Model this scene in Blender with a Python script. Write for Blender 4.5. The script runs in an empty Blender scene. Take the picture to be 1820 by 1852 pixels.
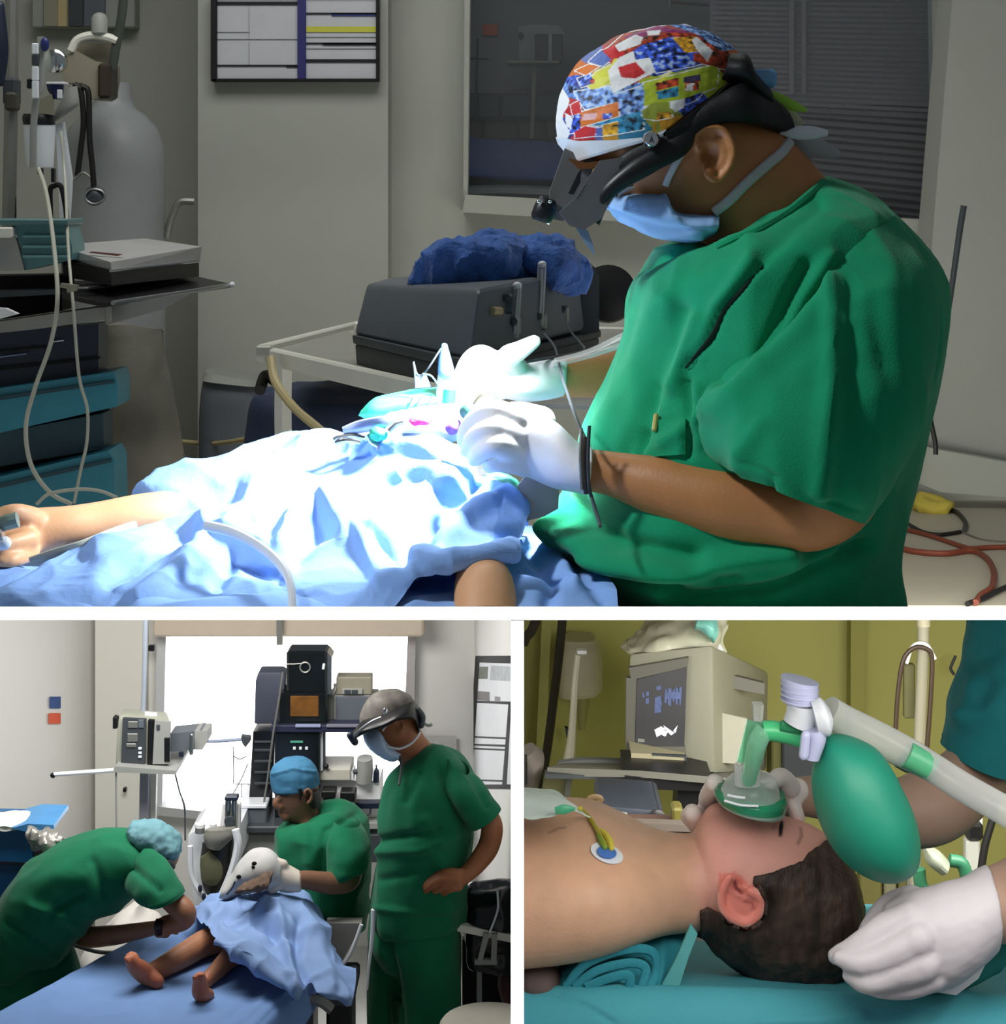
import bpy, bmesh, math, random
import numpy as np
from mathutils import Vector, Matrix, noise
random.seed(7)

# ------------------------------------------------------------------ camera, world, lights, exposure
F, CX, CY, CZ = 3600.0, 936.0, 350.0, 0.84      # focal length in px, principal point, eye height above the upper floor
SC = bpy.context.scene
COL = SC.collection
cam_d = bpy.data.cameras.new('camera')
cam_d.sensor_fit = 'VERTICAL'
cam_d.sensor_height = 24.0
cam_d.sensor_width = 24.0
cam_d.lens = F / 1852 * 24.0
cam_d.shift_x = -(CX - 910) / 1852
cam_d.shift_y = -(926 - CY) / 1852
cam_d.clip_start = 0.05
cam_d.clip_end = 60
cam = bpy.data.objects.new('camera', cam_d)
COL.objects.link(cam)
cam.location = (0, 0, CZ)
cam.rotation_euler = (math.pi / 2, 0, 0)
SC.camera = cam

SC.view_settings.view_transform = 'Standard'
SC.view_settings.look = 'None'
SC.view_settings.gamma = 1.0
SC.view_settings.exposure = 0.0
SC.view_settings.use_curve_mapping = False

world = bpy.data.worlds.new('world')
SC.world = world
world.use_nodes = True
bgn = world.node_tree.nodes['Background']
bgn.inputs[0].default_value = (0.82, 0.92, 1.0, 1)
bgn.inputs[1].default_value = 0.13


def area(name, loc, rot, size, sy, power, col=(1, 1, 1)):
    d = bpy.data.lights.new(name, 'AREA')
    d.shape = 'RECTANGLE'
    d.size, d.size_y, d.energy, d.color = size, sy, power, col
    o = bpy.data.objects.new(name, d)
    COL.objects.link(o)
    o.location, o.rotation_euler = loc, rot
    return o


R = math.radians
# upper operating room: one weak ceiling panel and the surgeon's headlight
area('ceiling_light_upper', (-0.5, 4.1, 2.35), (R(12), 0, 0), 1.6, 1.0, 23, (1.0, 0.99, 0.95))
# lower operating room: the big bright window lights it, plus a ceiling panel
area('ceiling_light_lower', (-1.35, 7.5, -0.35), (R(25), 0, 0), 1.2, 0.8, 42, (1.0, 0.97, 0.93))
# recovery room: unseen panels, one moved forward as fill, one added for the wall
area('recovery_fill', (0.6, 2.08, 0.325), (R(30), 0, 0), 0.9, 0.2, 4.2, (1.0, 0.96, 0.9))
area('recovery_fill', (0.8, 3.5, 0.05), (R(42), 0, 0), 1.1, 0.5, 30.0, (1.0, 0.96, 0.88))
sp = bpy.data.lights.new('headlight_beam', 'SPOT')
sp.energy, sp.spot_size, sp.spot_blend, sp.shadow_soft_size = 105, R(92), 1.0, 0.03
sp.color = (0.86, 0.94, 1.0)
headlight_beam = bpy.data.objects.new('headlight_beam', sp)
COL.objects.link(headlight_beam)


def W(px, py, D):
    return Vector(((px - CX) / F * D, D, CZ - (py - CY) / F * D))


def aim(o, a, b):
    o.location = a
    o.rotation_euler = (Vector(b) - Vector(a)).to_track_quat('-Z', 'Y').to_euler()


aim(headlight_beam, W(968, 400, 2.36), W(770, 790, 2.40))
so = bpy.data.lights.new('theatre_lamp', 'SPOT')
so.energy, so.spot_size, so.spot_blend, so.shadow_soft_size = 85, R(46), 0.8, 0.1
so.color = (0.9, 0.96, 1.0)
theatre_lamp = bpy.data.objects.new('theatre_lamp', so)
COL.objects.link(theatre_lamp)
aim(theatre_lamp, (-1.1, 1.95, 1.8), (0.0, 2.4, .62))


def strip(name, loc, w, h, e):
    # added collimated light, unseen, that whitens only the white divider's front edge
    o = area(name, loc, (R(90), 0, 0), w, h, e * w * h)
    o.data.spread = 0
    return o


zb = CZ - (1109.2 - CY) / F * 1.95
strip('divider_light', (0, -.4, zb), 2.6, 24.5 / F * 1.95, 3.4)
strip('divider_light', (0, -.4, zb - .25), 24.2 / F * 1.95, .5 - 26 / F * 1.95, 3.4)

# ------------------------------------------------------------------ helpers: geometry
WL = {}


def crom(P, n):
    """Catmull-Rom resample of a list of tuples to n rows."""
    P = np.array(P, float)
    m = len(P)
    if m == 2:
        t = np.linspace(0, 1, n)[:, None]
        return P[0] * (1 - t) + P[1] * t
    t = np.linspace(0, m - 1, n)
    i = np.minimum(t.astype(int), m - 2)
    u = (t - i)[:, None]
    Q = np.vstack([2 * P[0] - P[1], P, 2 * P[-1] - P[-2]])
    p0, p1, p2, p3 = Q[i], Q[i + 1], Q[i + 2], Q[i + 3]
    return 0.5 * (2 * p1 + (p2 - p0) * u + (2 * p0 - 5 * p1 + 4 * p2 - p3) * u**2 + (3 * p1 - p0 - 3 * p2 + p3) * u**3)


def to_world(a):
    a = np.asarray(a, float)
    px, py, D = a[..., 0], a[..., 1], a[..., 2]
    return np.stack([(px - CX) / F * D, D, CZ - (py - CY) / F * D], -1)


def to_px(v):
    D = np.maximum(v[:, 1], .05)
    return np.stack([CX + v[:, 0] * F / D, CY + (CZ - v[:, 2]) * F / D], -1)


class G:
    """collects shapes in world space; mk() links them as one mesh object"""

    def __init__(s):
        s.v, s.f, s.n = [], [], 0

    def add(s, v, f):
        v = np.asarray(v, float).reshape(-1, 3)
        s.v.append(v)
        k = s.n
        s.f += [tuple(i + k for i in q) for q in f]
        s.n += len(v)
        return s

    def V(s):
        return np.vstack(s.v)

    def box(s, c, d, bev=0.0, rz=0.0, rx=0.0, ry=0.0):
        h = np.array(d, float) / 2
        b = min(bev, h.min() * .45)
        if b <= 0:
            v = [(x * h[0], y * h[1], z * h[2]) for x in (-1, 1) for y in (-1, 1) for z in (-1, 1)]
            f = [(0, 1, 3, 2), (4, 6, 7, 5), (0, 4, 5, 1), (2, 3, 7, 6), (0, 2, 6, 4), (1, 5, 7, 3)]
        else:
            v, ix = [], {}
            for x in (-1, 1):
                for y in (-1, 1):
                    for z in (-1, 1):
                        for k in range(3):
                            p = [x * (h[0] - b), y * (h[1] - b), z * (h[2] - b)]
                            p[k] = (x, y, z)[k] * h[k]
                            ix[(x, y, z, k)] = len(v)
                            v.append(p)
            f = []
            for k in range(3):
                a, c2 = [(1, 2), (0, 2), (0, 1)][k]
                for sg in (-1, 1):
                    q = []
                    for (i, j) in ((-1, -1), (1, -1), (1, 1), (-1, 1)):
                        t = [0, 0, 0]
                        t[k], t[a], t[c2] = sg, i, j
                        q.append(ix[(*t, k)])
                    f.append(tuple(q))
                for i in (-1, 1):          # edges parallel to axis k
                    for j in (-1, 1):
                        q = []
                        for sg in (-1, 1):
                            t = [0, 0, 0]
                            t[k], t[a], t[c2] = sg, i, j
                            q.append((ix[(*t, a)], ix[(*t, c2)]))
                        f.append((q[0][0], q[0][1], q[1][1], q[1][0]))
            for x in (-1, 1):
                for y in (-1, 1):
                    for z in (-1, 1):
                        f.append(tuple(ix[(x, y, z, k)] for k in range(3)))
        M = Matrix.Translation(Vector(c)) @ Matrix.Rotation(rz, 4, 'Z') @ Matrix.Rotation(ry, 4, 'Y') @ Matrix.Rotation(rx, 4, 'X')
        return s.add([M @ Vector(p) for p in v], f)

    def pbox(s, x0, y0, x1, y1, D, depth, bev=0.004, rz=0.0):
        """box whose front face (at distance D) spans the given rectangle; depth goes back"""
        a, b = W(x0, y0, D), W(x1, y1, D)
        d = (abs(b.x - a.x), depth, abs(a.z - b.z))
        c = Vector(((a.x + b.x) / 2, D + depth / 2, (a.z + b.z) / 2))
        return s.box(c, d, bev, rz)

    def prism(s, pts, D, depth, D2=None):
        """polygon (px,py) at distance D (or each point with its own D), extruded straight back"""
        P = [W(p[0], p[1], p[2] if len(p) > 2 else D) for p in pts]
        n = len(P)
        v = P + [p + Vector((0, depth, 0)) for p in P]
        f = [tuple(range(n)), tuple(range(2 * n - 1, n - 1, -1))]
        f += [(i, i + n, (i + 1) % n + n, (i + 1) % n) for i in range(n)]
        return s.add(v, f)

    def rings(s, Rg, cap=True, close=True):
        """Rg: list of rings (k,3)"""
        m, k = len(Rg), len(Rg[0])
        v = np.vstack(Rg)
        f = []
        for i in range(m - 1):
            for j in range(k if close else k - 1):
                j2 = (j + 1) % k
                f.append((i * k + j, i * k + j2, (i + 1) * k + j2, (i + 1) * k + j))
        if cap and close:
            v = np.vstack([v, Rg[0].mean(0)[None], Rg[-1].mean(0)[None]])
            for j in range(k):
                j2 = (j + 1) % k
                f.append((m * k, j2, j))
                f.append((m * k + 1, (m - 1) * k + j, (m - 1) * k + j2))
        return s.add(v, f)

    def loft(s, secs, m=40, k=32, cap=True, e=2.0):
        """secs: (xa,ya, xb,yb, D, t): silhouette points a,b at distance D, half depth t"""
        S = crom(secs, m)
        th = np.linspace(0, 2 * math.pi, k, endpoint=False)
        c, si = np.cos(th), np.sin(th)
        c = np.sign(c) * np.abs(c) ** (2 / e)
        si = np.sign(si) * np.abs(si) ** (2 / e)
        Rg = []
        for r in S:
            a = np.array(W(r[0], r[1], r[4]))
            b = np.array(W(r[2], r[3], r[4]))
            mid, ha = (a + b) / 2, (b - a) / 2
            Rg.append(mid + np.outer(c, ha) + np.outer(si, np.array([0, r[5], 0])))
        return s.rings(Rg, cap)

    def tube(s, P, r, m=None, k=8, round_=False, world=False, flat=None):
        """tapered tube through (px,py,D[,r_m]) points; r in metres"""
        P = [tuple(p) for p in P]
        if len(P[0]) == 3:
            rr = r if isinstance(r, (list, tuple)) else [r] * len(P)
            P = [p + (q,) for p, q in zip(P, rr)]
        A = np.array(P, float)
        if not world:
            A = np.hstack([to_world(A[:, :3]), A[:, 3:4]])
        m = m or max(2, (len(A) - 1) * 6 + 1)
        S = crom(A, m) if len(A) > 2 or m > 2 else A
        Q, rad = S[:, :3], np.maximum(S[:, 3], 1e-5)
        T = np.gradient(Q, axis=0)
        T /= np.linalg.norm(T, axis=1)[:, None] + 1e-12
        if round_:
            h0 = [(math.cos(a), math.sin(a)) for a in (R(80), R(55), R(28))]
            pre = [(Q[0] - T[0] * rad[0] * sn, rad[0] * cs, T[0]) for cs, sn in h0]
            post = [(Q[-1] + T[-1] * rad[-1] * sn, rad[-1] * cs, T[-1]) for cs, sn in reversed(h0)]
            L = pre + [(Q[i], rad[i], T[i]) for i in range(len(Q))] + post
            Q = np.array([l[0] for l in L]); rad = np.array([l[1] for l in L]); T = np.array([l[2] for l in L])
        ref = np.array([0, 1.0, 0]) if abs(T[0][1]) < .9 else np.array([1.0, 0, 0])
        u = np.cross(T[0], ref); u /= np.linalg.norm(u)
        th = np.linspace(0, 2 * math.pi, k, endpoint=False)
        Rg = []
        for i in range(len(Q)):
            u = u - T[i] * np.dot(u, T[i])
            u /= np.linalg.norm(u) + 1e-12
            w = np.cross(T[i], u)
            fl = flat or 1.0
            Rg.append(Q[i] + rad[i] * (np.outer(np.cos(th), u) + fl * np.outer(np.sin(th), w)))
        return s.rings(Rg)

    def limb(s, P, m=None, k=16):
        """round ended limb through (px,py,D,r_px)"""
        return s.tube([(p[0], p[1], p[2], p[3] * p[2] / F) for p in P], 0, m, k, True)

    def lathe(s, prof, c, k=24, M=None, cap=True):
        th = np.linspace(0, 2 * math.pi, k, endpoint=False)
        Rg = [np.stack([r * np.cos(th), r * np.sin(th), np.full(k, z)], 1) for r, z in prof]
        if M is not None:
            m3 = np.array(M.to_3x3())
            Rg = [q @ m3.T for q in Rg]
        return s.rings([q + np.array(c) for q in Rg], cap)

    def ball(s, c, r, k=16, m=10):
        r = np.array(r if hasattr(r, '__len__') else (r, r, r), float)
        Rg = []
        for i in range(m):
            a = math.pi * (i + .5) / m
            th = np.linspace(0, 2 * math.pi, k, endpoint=False)
            Rg.append(np.stack([np.cos(th) * math.sin(a), np.sin(th) * math.sin(a), np.full(k, math.cos(a))], 1) * r + np.array(c))
        return s.rings(Rg)

    def patch(s, curves, nu=60, nv=60, th=0.0):
        """surface through several (px,py,D) curves (rows), optional thickness downwards/backwards"""
        C = np.array([crom(c, nu) for c in curves])
        S = np.array([crom(C[:, j], nv) for j in range(nu)]).transpose(1, 0, 2)
        P = to_world(S)
        v = P.reshape(-1, 3)
        f = [(i * nu + j, i * nu + j + 1, (i + 1) * nu + j + 1, (i + 1) * nu + j) for i in range(nv - 1) for j in range(nu - 1)]
        return s.add(v, f)


def mesh_of(g, name='m'):
    me = bpy.data.meshes.new(name)
    me.from_pydata(g.V().tolist(), [], g.f)
    b = bmesh.new()
    b.from_mesh(me)
    bmesh.ops.remove_doubles(b, verts=b.verts, dist=1e-6)
    bmesh.ops.recalc_face_normals(b, faces=b.faces)
    b.to_mesh(me)
    b.free()
    return me


def mv(me):
    a = np.zeros(len(me.vertices) * 3)
    me.vertices.foreach_get('co', a)
    return a.reshape(-1, 3)


def mn(me):
    a = np.zeros(len(me.vertices) * 3)
    me.vertices.foreach_get('normal', a)
    return a.reshape(-1, 3)


def setv(me, v):
    me.vertices.foreach_set('co', np.asarray(v, float).ravel())
    me.update()


def seg_dist(P, line):
    """distance of px points to a polyline, also the side-free parameter"""
    L = np.array(line, float)[:, :2]
    best = np.full(len(P), 1e9)
    for a, b in zip(L[:-1], L[1:]):
        d = b - a
        t = np.clip(((P - a) @ d) / (d @ d + 1e-9), 0, 1)
        best = np.minimum(best, np.linalg.norm(P - (a + t[:, None] * d), axis=1))
    return best


def fbm(v, scale, seed=0.0, oct=3, stretch=(1, 1, 1)):
    o = np.zeros(len(v))
    sx, sy, sz = (scale * q for q in stretch)
    for i, p in enumerate(v):
        o[i] = noise.fractal((p[0] * sx + seed, p[1] * sy + seed * 1.7, p[2] * sz - seed), 1.0, 2.0, oct)
    return o


def wrinkle(me, folds=(), amp=0.0, scale=8, seed=0.0, stretch=(1, 1, 1), ridged=0.0, front=True):
    """push cloth along its normals: explicit folds (polyline px, metres, px width) and noise"""
    v, n = mv(me), mn(me)
    P = to_px(v)
    d = np.zeros(len(v))
    fr = np.clip(-n[:, 1] * 3 + .6, 0, 1) if front else np.ones(len(v))
    for line, a, w in folds:
        d += a * np.exp(-(seg_dist(P, line) / w) ** 2) * fr
    if amp:
        d += amp * fbm(v, scale, seed, 3, stretch)
    if ridged:
        q = fbm(v, scale, seed + 9, 1, stretch)
        q2 = fbm(v, scale * 1.9, seed + 21, 1, stretch)
        d += ridged * ((1 - np.minimum(np.abs(q) * 3, 1)) ** 1.4 + .5 * (1 - np.minimum(np.abs(q2) * 3, 1)) ** 1.4)
    setv(me, v + n * d[:, None])
    return me


def inside(P, poly):
    x, y = P[:, 0], P[:, 1]
    Q = np.array(poly, float)
    c = np.zeros(len(P), bool)
    j = len(Q) - 1
    for i in range(len(Q)):
        xi, yi, xj, yj = *Q[i], *Q[j]
        if yi != yj:
            hit = ((yi > y) != (yj > y)) & (x < (xj - xi) * (y - yi) / (yj - yi) + xi)
            c ^= hit
        j = i
    return c


def cut(me, co, no):
    """keep the side of the plane the normal points to, and close the cut"""
    b = bmesh.new()
    b.from_mesh(me)
    r = bmesh.ops.bisect_plane(b, geom=b.verts[:] + b.edges[:] + b.faces[:], plane_co=co, plane_no=no, clear_inner=True)
    ed = [e for e in r['geom_cut'] if isinstance(e, bmesh.types.BMEdge)]
    if ed:
        try:
            bmesh.ops.holes_fill(b, edges=ed, sides=0)
        except Exception:
            pass
    b.to_mesh(me)
    b.free()
    return me


LEDGE_N = Vector((0, (1097 - CY) / F, 1)).normalized()     # the sloped top of the divider shelf


def cut_ledge(me):
    return cut(me, (0, 0, CZ), LEDGE_N)


def remesh(g, voxel=.004, smooth=3, name='m'):
    me = mesh_of(g) if isinstance(g, G) else g
    o = bpy.data.objects.new('tmp', me)
    COL.objects.link(o)
    a = o.modifiers.new('r', 'REMESH')
    a.mode, a.voxel_size = 'VOXEL', voxel
    if smooth:
        c = o.modifiers.new('s', 'SMOOTH')
        c.iterations, c.factor = smooth, .5
    dg = bpy.context.evaluated_depsgraph_get()
    out = bpy.data.meshes.new_from_object(o.evaluated_get(dg))
    bpy.data.objects.remove(o)
    return out


def shell(me, poly, off, side=0, wob=0.0, name='m', snap=4, inner=.001):
    """thick skin lifted off the faces of a mesh whose centres project inside poly; side -1 near faces only"""
    v = mv(me)
    n = mn(me)
    P = to_px(v)
    fs = [p for p in me.polygons]
    c = np.array([P[list(p.vertices)].mean(0) for p in fs])
    ok = inside(c, poly)
    if side:
        ny = np.array([p.normal.y for p in fs])
        ok &= (ny < .15) if side < 0 else (ny > -.15)
    used = {}
    F2 = []
    for p, o in zip(fs, ok):
        if o:
            q = []
            for i in p.vertices:
                if i not in used:
                    used[i] = len(used)
                q.append(used[i])
            F2.append(tuple(q))
    idx = np.array(list(used.keys()))
    if len(idx) == 0:
        return G()
    vv, nn = v[idx], n[idx]
    ec = {}
    for q in F2:
        for a, b in zip(q, q[1:] + q[:1]):
            k = (min(a, b), max(a, b))
            ec[k] = ec.get(k, 0) + 1
    rim = [k for k, cnt in ec.items() if cnt == 1]
    rv = sorted({i for k in rim for i in k})
    if rv and snap:
        Q = P[idx][rv]
        L = np.array(list(poly) + [poly[0]], float)
        best = np.full(len(Q), 1e9)
        tgt = Q.copy()
        for a, b in zip(L[:-1], L[1:]):
            d = b - a
            t = np.clip(((Q - a) @ d) / (d @ d + 1e-9), 0, 1)
            X = a + t[:, None] * d
            e = np.linalg.norm(Q - X, axis=1)
            m = e < best
            best[m] = e[m]
            tgt[m] = X[m]
        for i, r in enumerate(rv):
            if best[i] < snap:
                vv[r] = to_world(np.array([tgt[i][0], tgt[i][1], vv[r][1]]))
    o = np.full(len(vv), off)
    if wob:
        o = o + wob * fbm(vv, 30, 3.3, 3)
    g = G()
    N = len(vv)
    V2 = np.vstack([vv + nn * o[:, None], vv + nn * inner])
    Fq = list(F2) + [tuple(i + N for i in reversed(q)) for q in F2]
    rs = set(rim)
    for q in F2:
        for a, b in zip(q, q[1:] + q[:1]):
            if (min(a, b), max(a, b)) in rs:
                Fq.append((b, a, a + N, b + N))
    return g.add(V2, Fq)


def paint(me, fn):
    """vertex colours (own colours, with some painted glare and shade) from fn(px Nx2, co, normal) -> N x 3 sRGB"""
    v, n = mv(me), mn(me)
    c = np.asarray(fn(to_px(v), v, n), float)
    c = np.where(c <= .04045, c / 12.92, ((c + .055) / 1.055) ** 2.4)
    at = me.color_attributes.new('Col', 'FLOAT_COLOR', 'POINT')
    at.data.foreach_set('color', np.hstack([c, np.ones((len(c), 1))]).ravel())
    return me


# ------------------------------------------------------------------ helpers: objects
def tag(o, label=None, cat=None, group=None, kind=None):
    if label: o['label'] = label
    if cat: o['category'] = cat
    if group: o['group'] = group
    if kind: o['kind'] = kind
    return o


def thing(name, loc, label, cat, group=None):
    o = bpy.data.objects.new(name, None)
    o.empty_display_size = .05
    COL.objects.link(o)
    o.location = loc
    WL[o.name] = Vector(loc)
    return tag(o, label, cat, group)


def mk(name, g, mat, parent=None, label=None, cat=None, group=None, kind=None, sharp=35):
    me = mesh_of(g) if isinstance(g, G) else g
    v = mv(me)
    if len(v) == 0:
        return None
    lo, hi = v.min(0), v.max(0)
    base = Vector(((lo[0] + hi[0]) / 2, (lo[1] + hi[1]) / 2, lo[2]))
    setv(me, v - np.array(base))
    me.name = name
    me.polygons.foreach_set('use_smooth', [True] * len(me.polygons))
    me.set_sharp_from_angle(angle=R(sharp))
    for m in (mat if isinstance(mat, (list, tuple)) else [mat]):
        me.materials.append(m)
    o = bpy.data.objects.new(name, me)
    COL.objects.link(o)
    if parent is not None:
        o.parent = parent
        o.location = base - WL[parent.name]
    else:
        o.location = base
    WL[o.name] = base
    return tag(o, label, cat, group, kind)


def struct(name, g, mat, parent=None):
    return mk(name, g, mat, parent, kind='structure')


# ------------------------------------------------------------------ helpers: materials
def lin(c):
    return tuple(x / 12.92 if x <= .04045 else ((x + .055) / 1.055) ** 2.4 for x in c)


def rgb(*c):
    return lin(tuple(x / 255 for x in c))


def mat(name, c, rough=.6, metal=0.0, var=.08, scale=12, bump=0.0, bscale=60, spec=.5, alpha=1.0, trans=0.0, ior=1.45,
        sheen=0.0, sss=0.0, emit=None, es=0.0, vcol=False, stretch=None, coat=0.0):
    m = bpy.data.materials.new(name)
    m.use_nodes = True
    nt = m.node_tree
    N, L = nt.nodes, nt.links
    b = N['Principled BSDF']
    b.inputs['Roughness'].default_value = rough
    b.inputs['Metallic'].default_value = metal
    b.inputs['Specular IOR Level'].default_value = spec
    b.inputs['IOR'].default_value = ior
    b.inputs['Alpha'].default_value = alpha
    b.inputs['Transmission Weight'].default_value = trans
    b.inputs['Coat Weight'].default_value = coat
    if sheen:
        b.inputs['Sheen Weight'].default_value = sheen
    if sss:
        b.inputs['Subsurface Weight'].default_value = sss
        b.inputs['Subsurface Radius'].default_value = (.012, .005, .003)
        b.inputs['Subsurface Scale'].default_value = .5
    tc = N.new('ShaderNodeTexCoord')
    mp = N.new('ShaderNodeMapping')
    if stretch: mp.inputs['Scale'].default_value = stretch
    L.new(tc.outputs['Object'], mp.inputs['Vector'])
    nz = N.new('ShaderNodeTexNoise')
    nz.inputs['Scale'].default_value = scale
    nz.inputs['Detail'].default_value = 4
    L.new(mp.outputs['Vector'], nz.inputs['Vector'])
    mx = N.new('ShaderNodeMixRGB')
    mx.blend_type = 'MULTIPLY'
    mx.inputs['Fac'].default_value = 1
    rp = N.new('ShaderNodeMapRange')
    rp.inputs['From Min'].default_value, rp.inputs['From Max'].default_value = .25, .75
    rp.inputs['To Min'].default_value, rp.inputs['To Max'].default_value = 1 - var, 1 + var
    L.new(nz.outputs['Fac'], rp.inputs['Value'])
    if vcol:
        at = N.new('ShaderNodeAttribute')
        at.attribute_name = 'Col'
        L.new(at.outputs['Color'], mx.inputs['Color1'])
    else:
        mx.inputs['Color1'].default_value = (*c, 1)
    L.new(rp.outputs['Result'], mx.inputs['Color2'])
    L.new(mx.outputs['Color'], b.inputs['Base Color'])
    if bump:
        n2 = N.new('ShaderNodeTexNoise')
        n2.inputs['Scale'].default_value = bscale
        n2.inputs['Detail'].default_value = 5
        L.new(mp.outputs['Vector'], n2.inputs['Vector'])
        bp = N.new('ShaderNodeBump')
        bp.inputs['Strength'].default_value = bump
        bp.inputs['Distance'].default_value = .004
        L.new(n2.outputs['Fac'], bp.inputs['Height'])
        L.new(bp.outputs['Normal'], b.inputs['Normal'])
    if emit:
        b.inputs['Emission Color'].default_value = (*emit, 1)
        b.inputs['Emission Strength'].default_value = es
    return m


def glass(name, c=(1, 1, 1), rough=.03, mix=.2):
    """thin clear plastic or pane: mostly see-through with a gloss"""
    m = bpy.data.materials.new(name)
    m.use_nodes = True
    nt = m.node_tree
    N, L = nt.nodes, nt.links
    N.remove(N['Principled BSDF'])
    t = N.new('ShaderNodeBsdfTransparent')
    t.inputs[0].default_value = (*c, 1)
    p = N.new('ShaderNodeBsdfPrincipled')
    p.inputs['Base Color'].default_value = (*c, 1)
    p.inputs['Roughness'].default_value = rough
    fr = N.new('ShaderNodeLayerWeight')
    fr.inputs['Blend'].default_value = .35
    mr = N.new('ShaderNodeMapRange')
    mr.inputs['To Min'].default_value, mr.inputs['To Max'].default_value = mix, min(1, mix + .5)
    L.new(fr.outputs['Facing'], mr.inputs['Value'])
    x = N.new('ShaderNodeMixShader')
    L.new(mr.outputs['Result'], x.inputs[0])
    L.new(t.outputs[0], x.inputs[1])
    L.new(p.outputs[0], x.inputs[2])
    L.new(x.outputs[0], N['Material Output'].inputs[0])
    return m


M = {}
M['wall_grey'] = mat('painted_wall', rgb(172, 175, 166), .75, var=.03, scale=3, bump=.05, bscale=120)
M['wall_dim'] = mat('painted_wall_reflected', rgb(120, 120, 120), .8, var=.04, scale=3)
M['divider'] = mat('white_gloss_divider', rgb(250, 250, 250), .5, var=.01, emit=None)
M['floor'] = mat('vinyl_floor', rgb(176, 170, 152), .45, var=.06, scale=4)
M['white_paint'] = mat('white_enamel', rgb(225, 224, 214), .4, var=.04)
M['white_plastic'] = mat('white_plastic', rgb(226, 230, 236), .4, var=.03)
M['grey_plastic'] = mat('grey_plastic', rgb(150, 152, 148), .5, var=.05)
M['dgrey_plastic'] = mat('dark_grey_plastic', rgb(92, 98, 106), .45, var=.06)
M['charcoal'] = mat('charcoal_plastic', rgb(60, 65, 70), .5, var=.08)
M['black'] = mat('black_plastic', rgb(20, 20, 22), .4, var=.1)
M['blackm'] = mat('black_matte', rgb(14, 14, 15), .8, var=.1)
M['steel'] = mat('brushed_steel', rgb(180, 182, 184), .3, 1.0, var=.06)
M['steel_dull'] = mat('dull_steel', rgb(150, 150, 145), .45, .7, var=.08)
M['chrome'] = mat('chrome', rgb(225, 228, 230), .12, 1.0, var=.02)
M['beige_metal'] = mat('beige_metal', rgb(150, 145, 128), .5, .2, var=.08)
M['navy_plastic'] = mat('navy_plastic', rgb(26, 36, 56), .4, var=.08)
M['teal_plastic'] = mat('teal_plastic', rgb(50, 134, 156), .4, var=.05)
M['dteal_plastic'] = mat('dark_teal_plastic', rgb(38, 72, 84), .45, var=.06)
M['cable_white'] = mat('white_tubing', rgb(182, 183, 170), .35, var=.05)
M['cable_black'] = mat('black_cable', rgb(18, 17, 17), .5, var=.05)
M['cable_brown'] = mat('brown_cable', rgb(110, 52, 34), .5, var=.08)
M['cable_yellow'] = mat('yellowed_hose', rgb(185, 170, 125), .5, var=.12)
M['scrub'] = mat('green_scrub_cloth', rgb(14, 148, 102), .85, var=.07, scale=25, bump=.22, bscale=420, sheen=.12, spec=.2)
M['drape'] = mat('blue_disposable_drape', rgb(140, 178, 238), .75, var=.06, scale=14, bump=.18, bscale=160, spec=.3)
M['bluetowel'] = mat('blue_terry_towel', rgb(66, 104, 176), .95, var=.2, scale=50, bump=.9, bscale=130, sheen=.2, spec=.1)
M['mask'] = mat('pale_blue_mask', rgb(150, 190, 236), .8, var=.04, bump=.1, bscale=300)
M['glove'] = mat('white_latex_glove', rgb(236, 234, 236), .5, var=.04, bump=.12, bscale=90, sss=.1)
M['skin'] = mat('brown_skin', rgb(176, 118, 72), .5, var=.09, scale=26, bump=.1, bscale=220, sss=.12)
M['skin_pt'] = mat('tan_skin', rgb(214, 160, 118), .5, var=.06, scale=22, bump=.06, bscale=220, sss=.12)
M['hair'] = mat('black_hair', rgb(20, 16, 14), .6, var=.3, scale=80, bump=.6, bscale=260, stretch=(1, 1, .2))
M['clear'] = glass('clear_plastic', (.95, .97, .97), .05, .18)
M['pane'] = glass('window_glass', (.9, .93, .96), .02, .04)
M['paper'] = mat('white_paper', rgb(222, 224, 228), .8, var=.03)
M['gauze'] = mat('white_gauze', rgb(240, 240, 240), .9, var=.04, bump=.5, bscale=200)

# ------------------------------------------------------------------ the building: white divider shelf and partition, upper floor
g = G()
pr = [(1.95, 1097.0), (1.95, 1121.5), (4.06, 1118), (4.06, 1099.5)]
P = [(y, CZ - (p - CY) / F * y) for y, p in pr]
v = [(x, y, z) for x in (-1.75, 1.75) for y, z in P]
g.add(v, [(0, 1, 2, 3), (7, 6, 5, 4)] + [(i, (i + 1) % 4, (i + 1) % 4 + 4, i + 4) for i in range(4)])
struct('trim_1', g, M['divider'])
hw = 12.0 / F * 1.95
g = G()
y0, y1 = 1.95, 9.9
za = CZ - (1121 - CY) / F * y0
g.add([(-hw, y0, za), (hw, y0, za), (hw, y0, -3.0), (-hw, y0, -3.0),
       (-hw, 4.06, -.03), (hw, 4.06, -.03), (hw, 4.06, -3.0), (-hw, 4.06, -3.0)],
      [(0, 1, 2, 3), (7, 6, 5, 4), (0, 4, 5, 1), (3, 2, 6, 7), (0, 3, 7, 4), (1, 5, 6, 2)])
g.box((0, (4.06 + y1) / 2, -1.515), (2 * hw, y1 - 4.06, 2.97))
struct('trim_2', g, M['divider'])

g = G().box((0, 5.9, -.015), (6, 3.68, .03))
floor_u = struct('floor', g, M['floor'])


def wallpoly(name, pts, D, depth, m=None, parent=None):
    return struct(name, G().prism(pts, D, depth), m or M['wall_grey'], parent)


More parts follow.
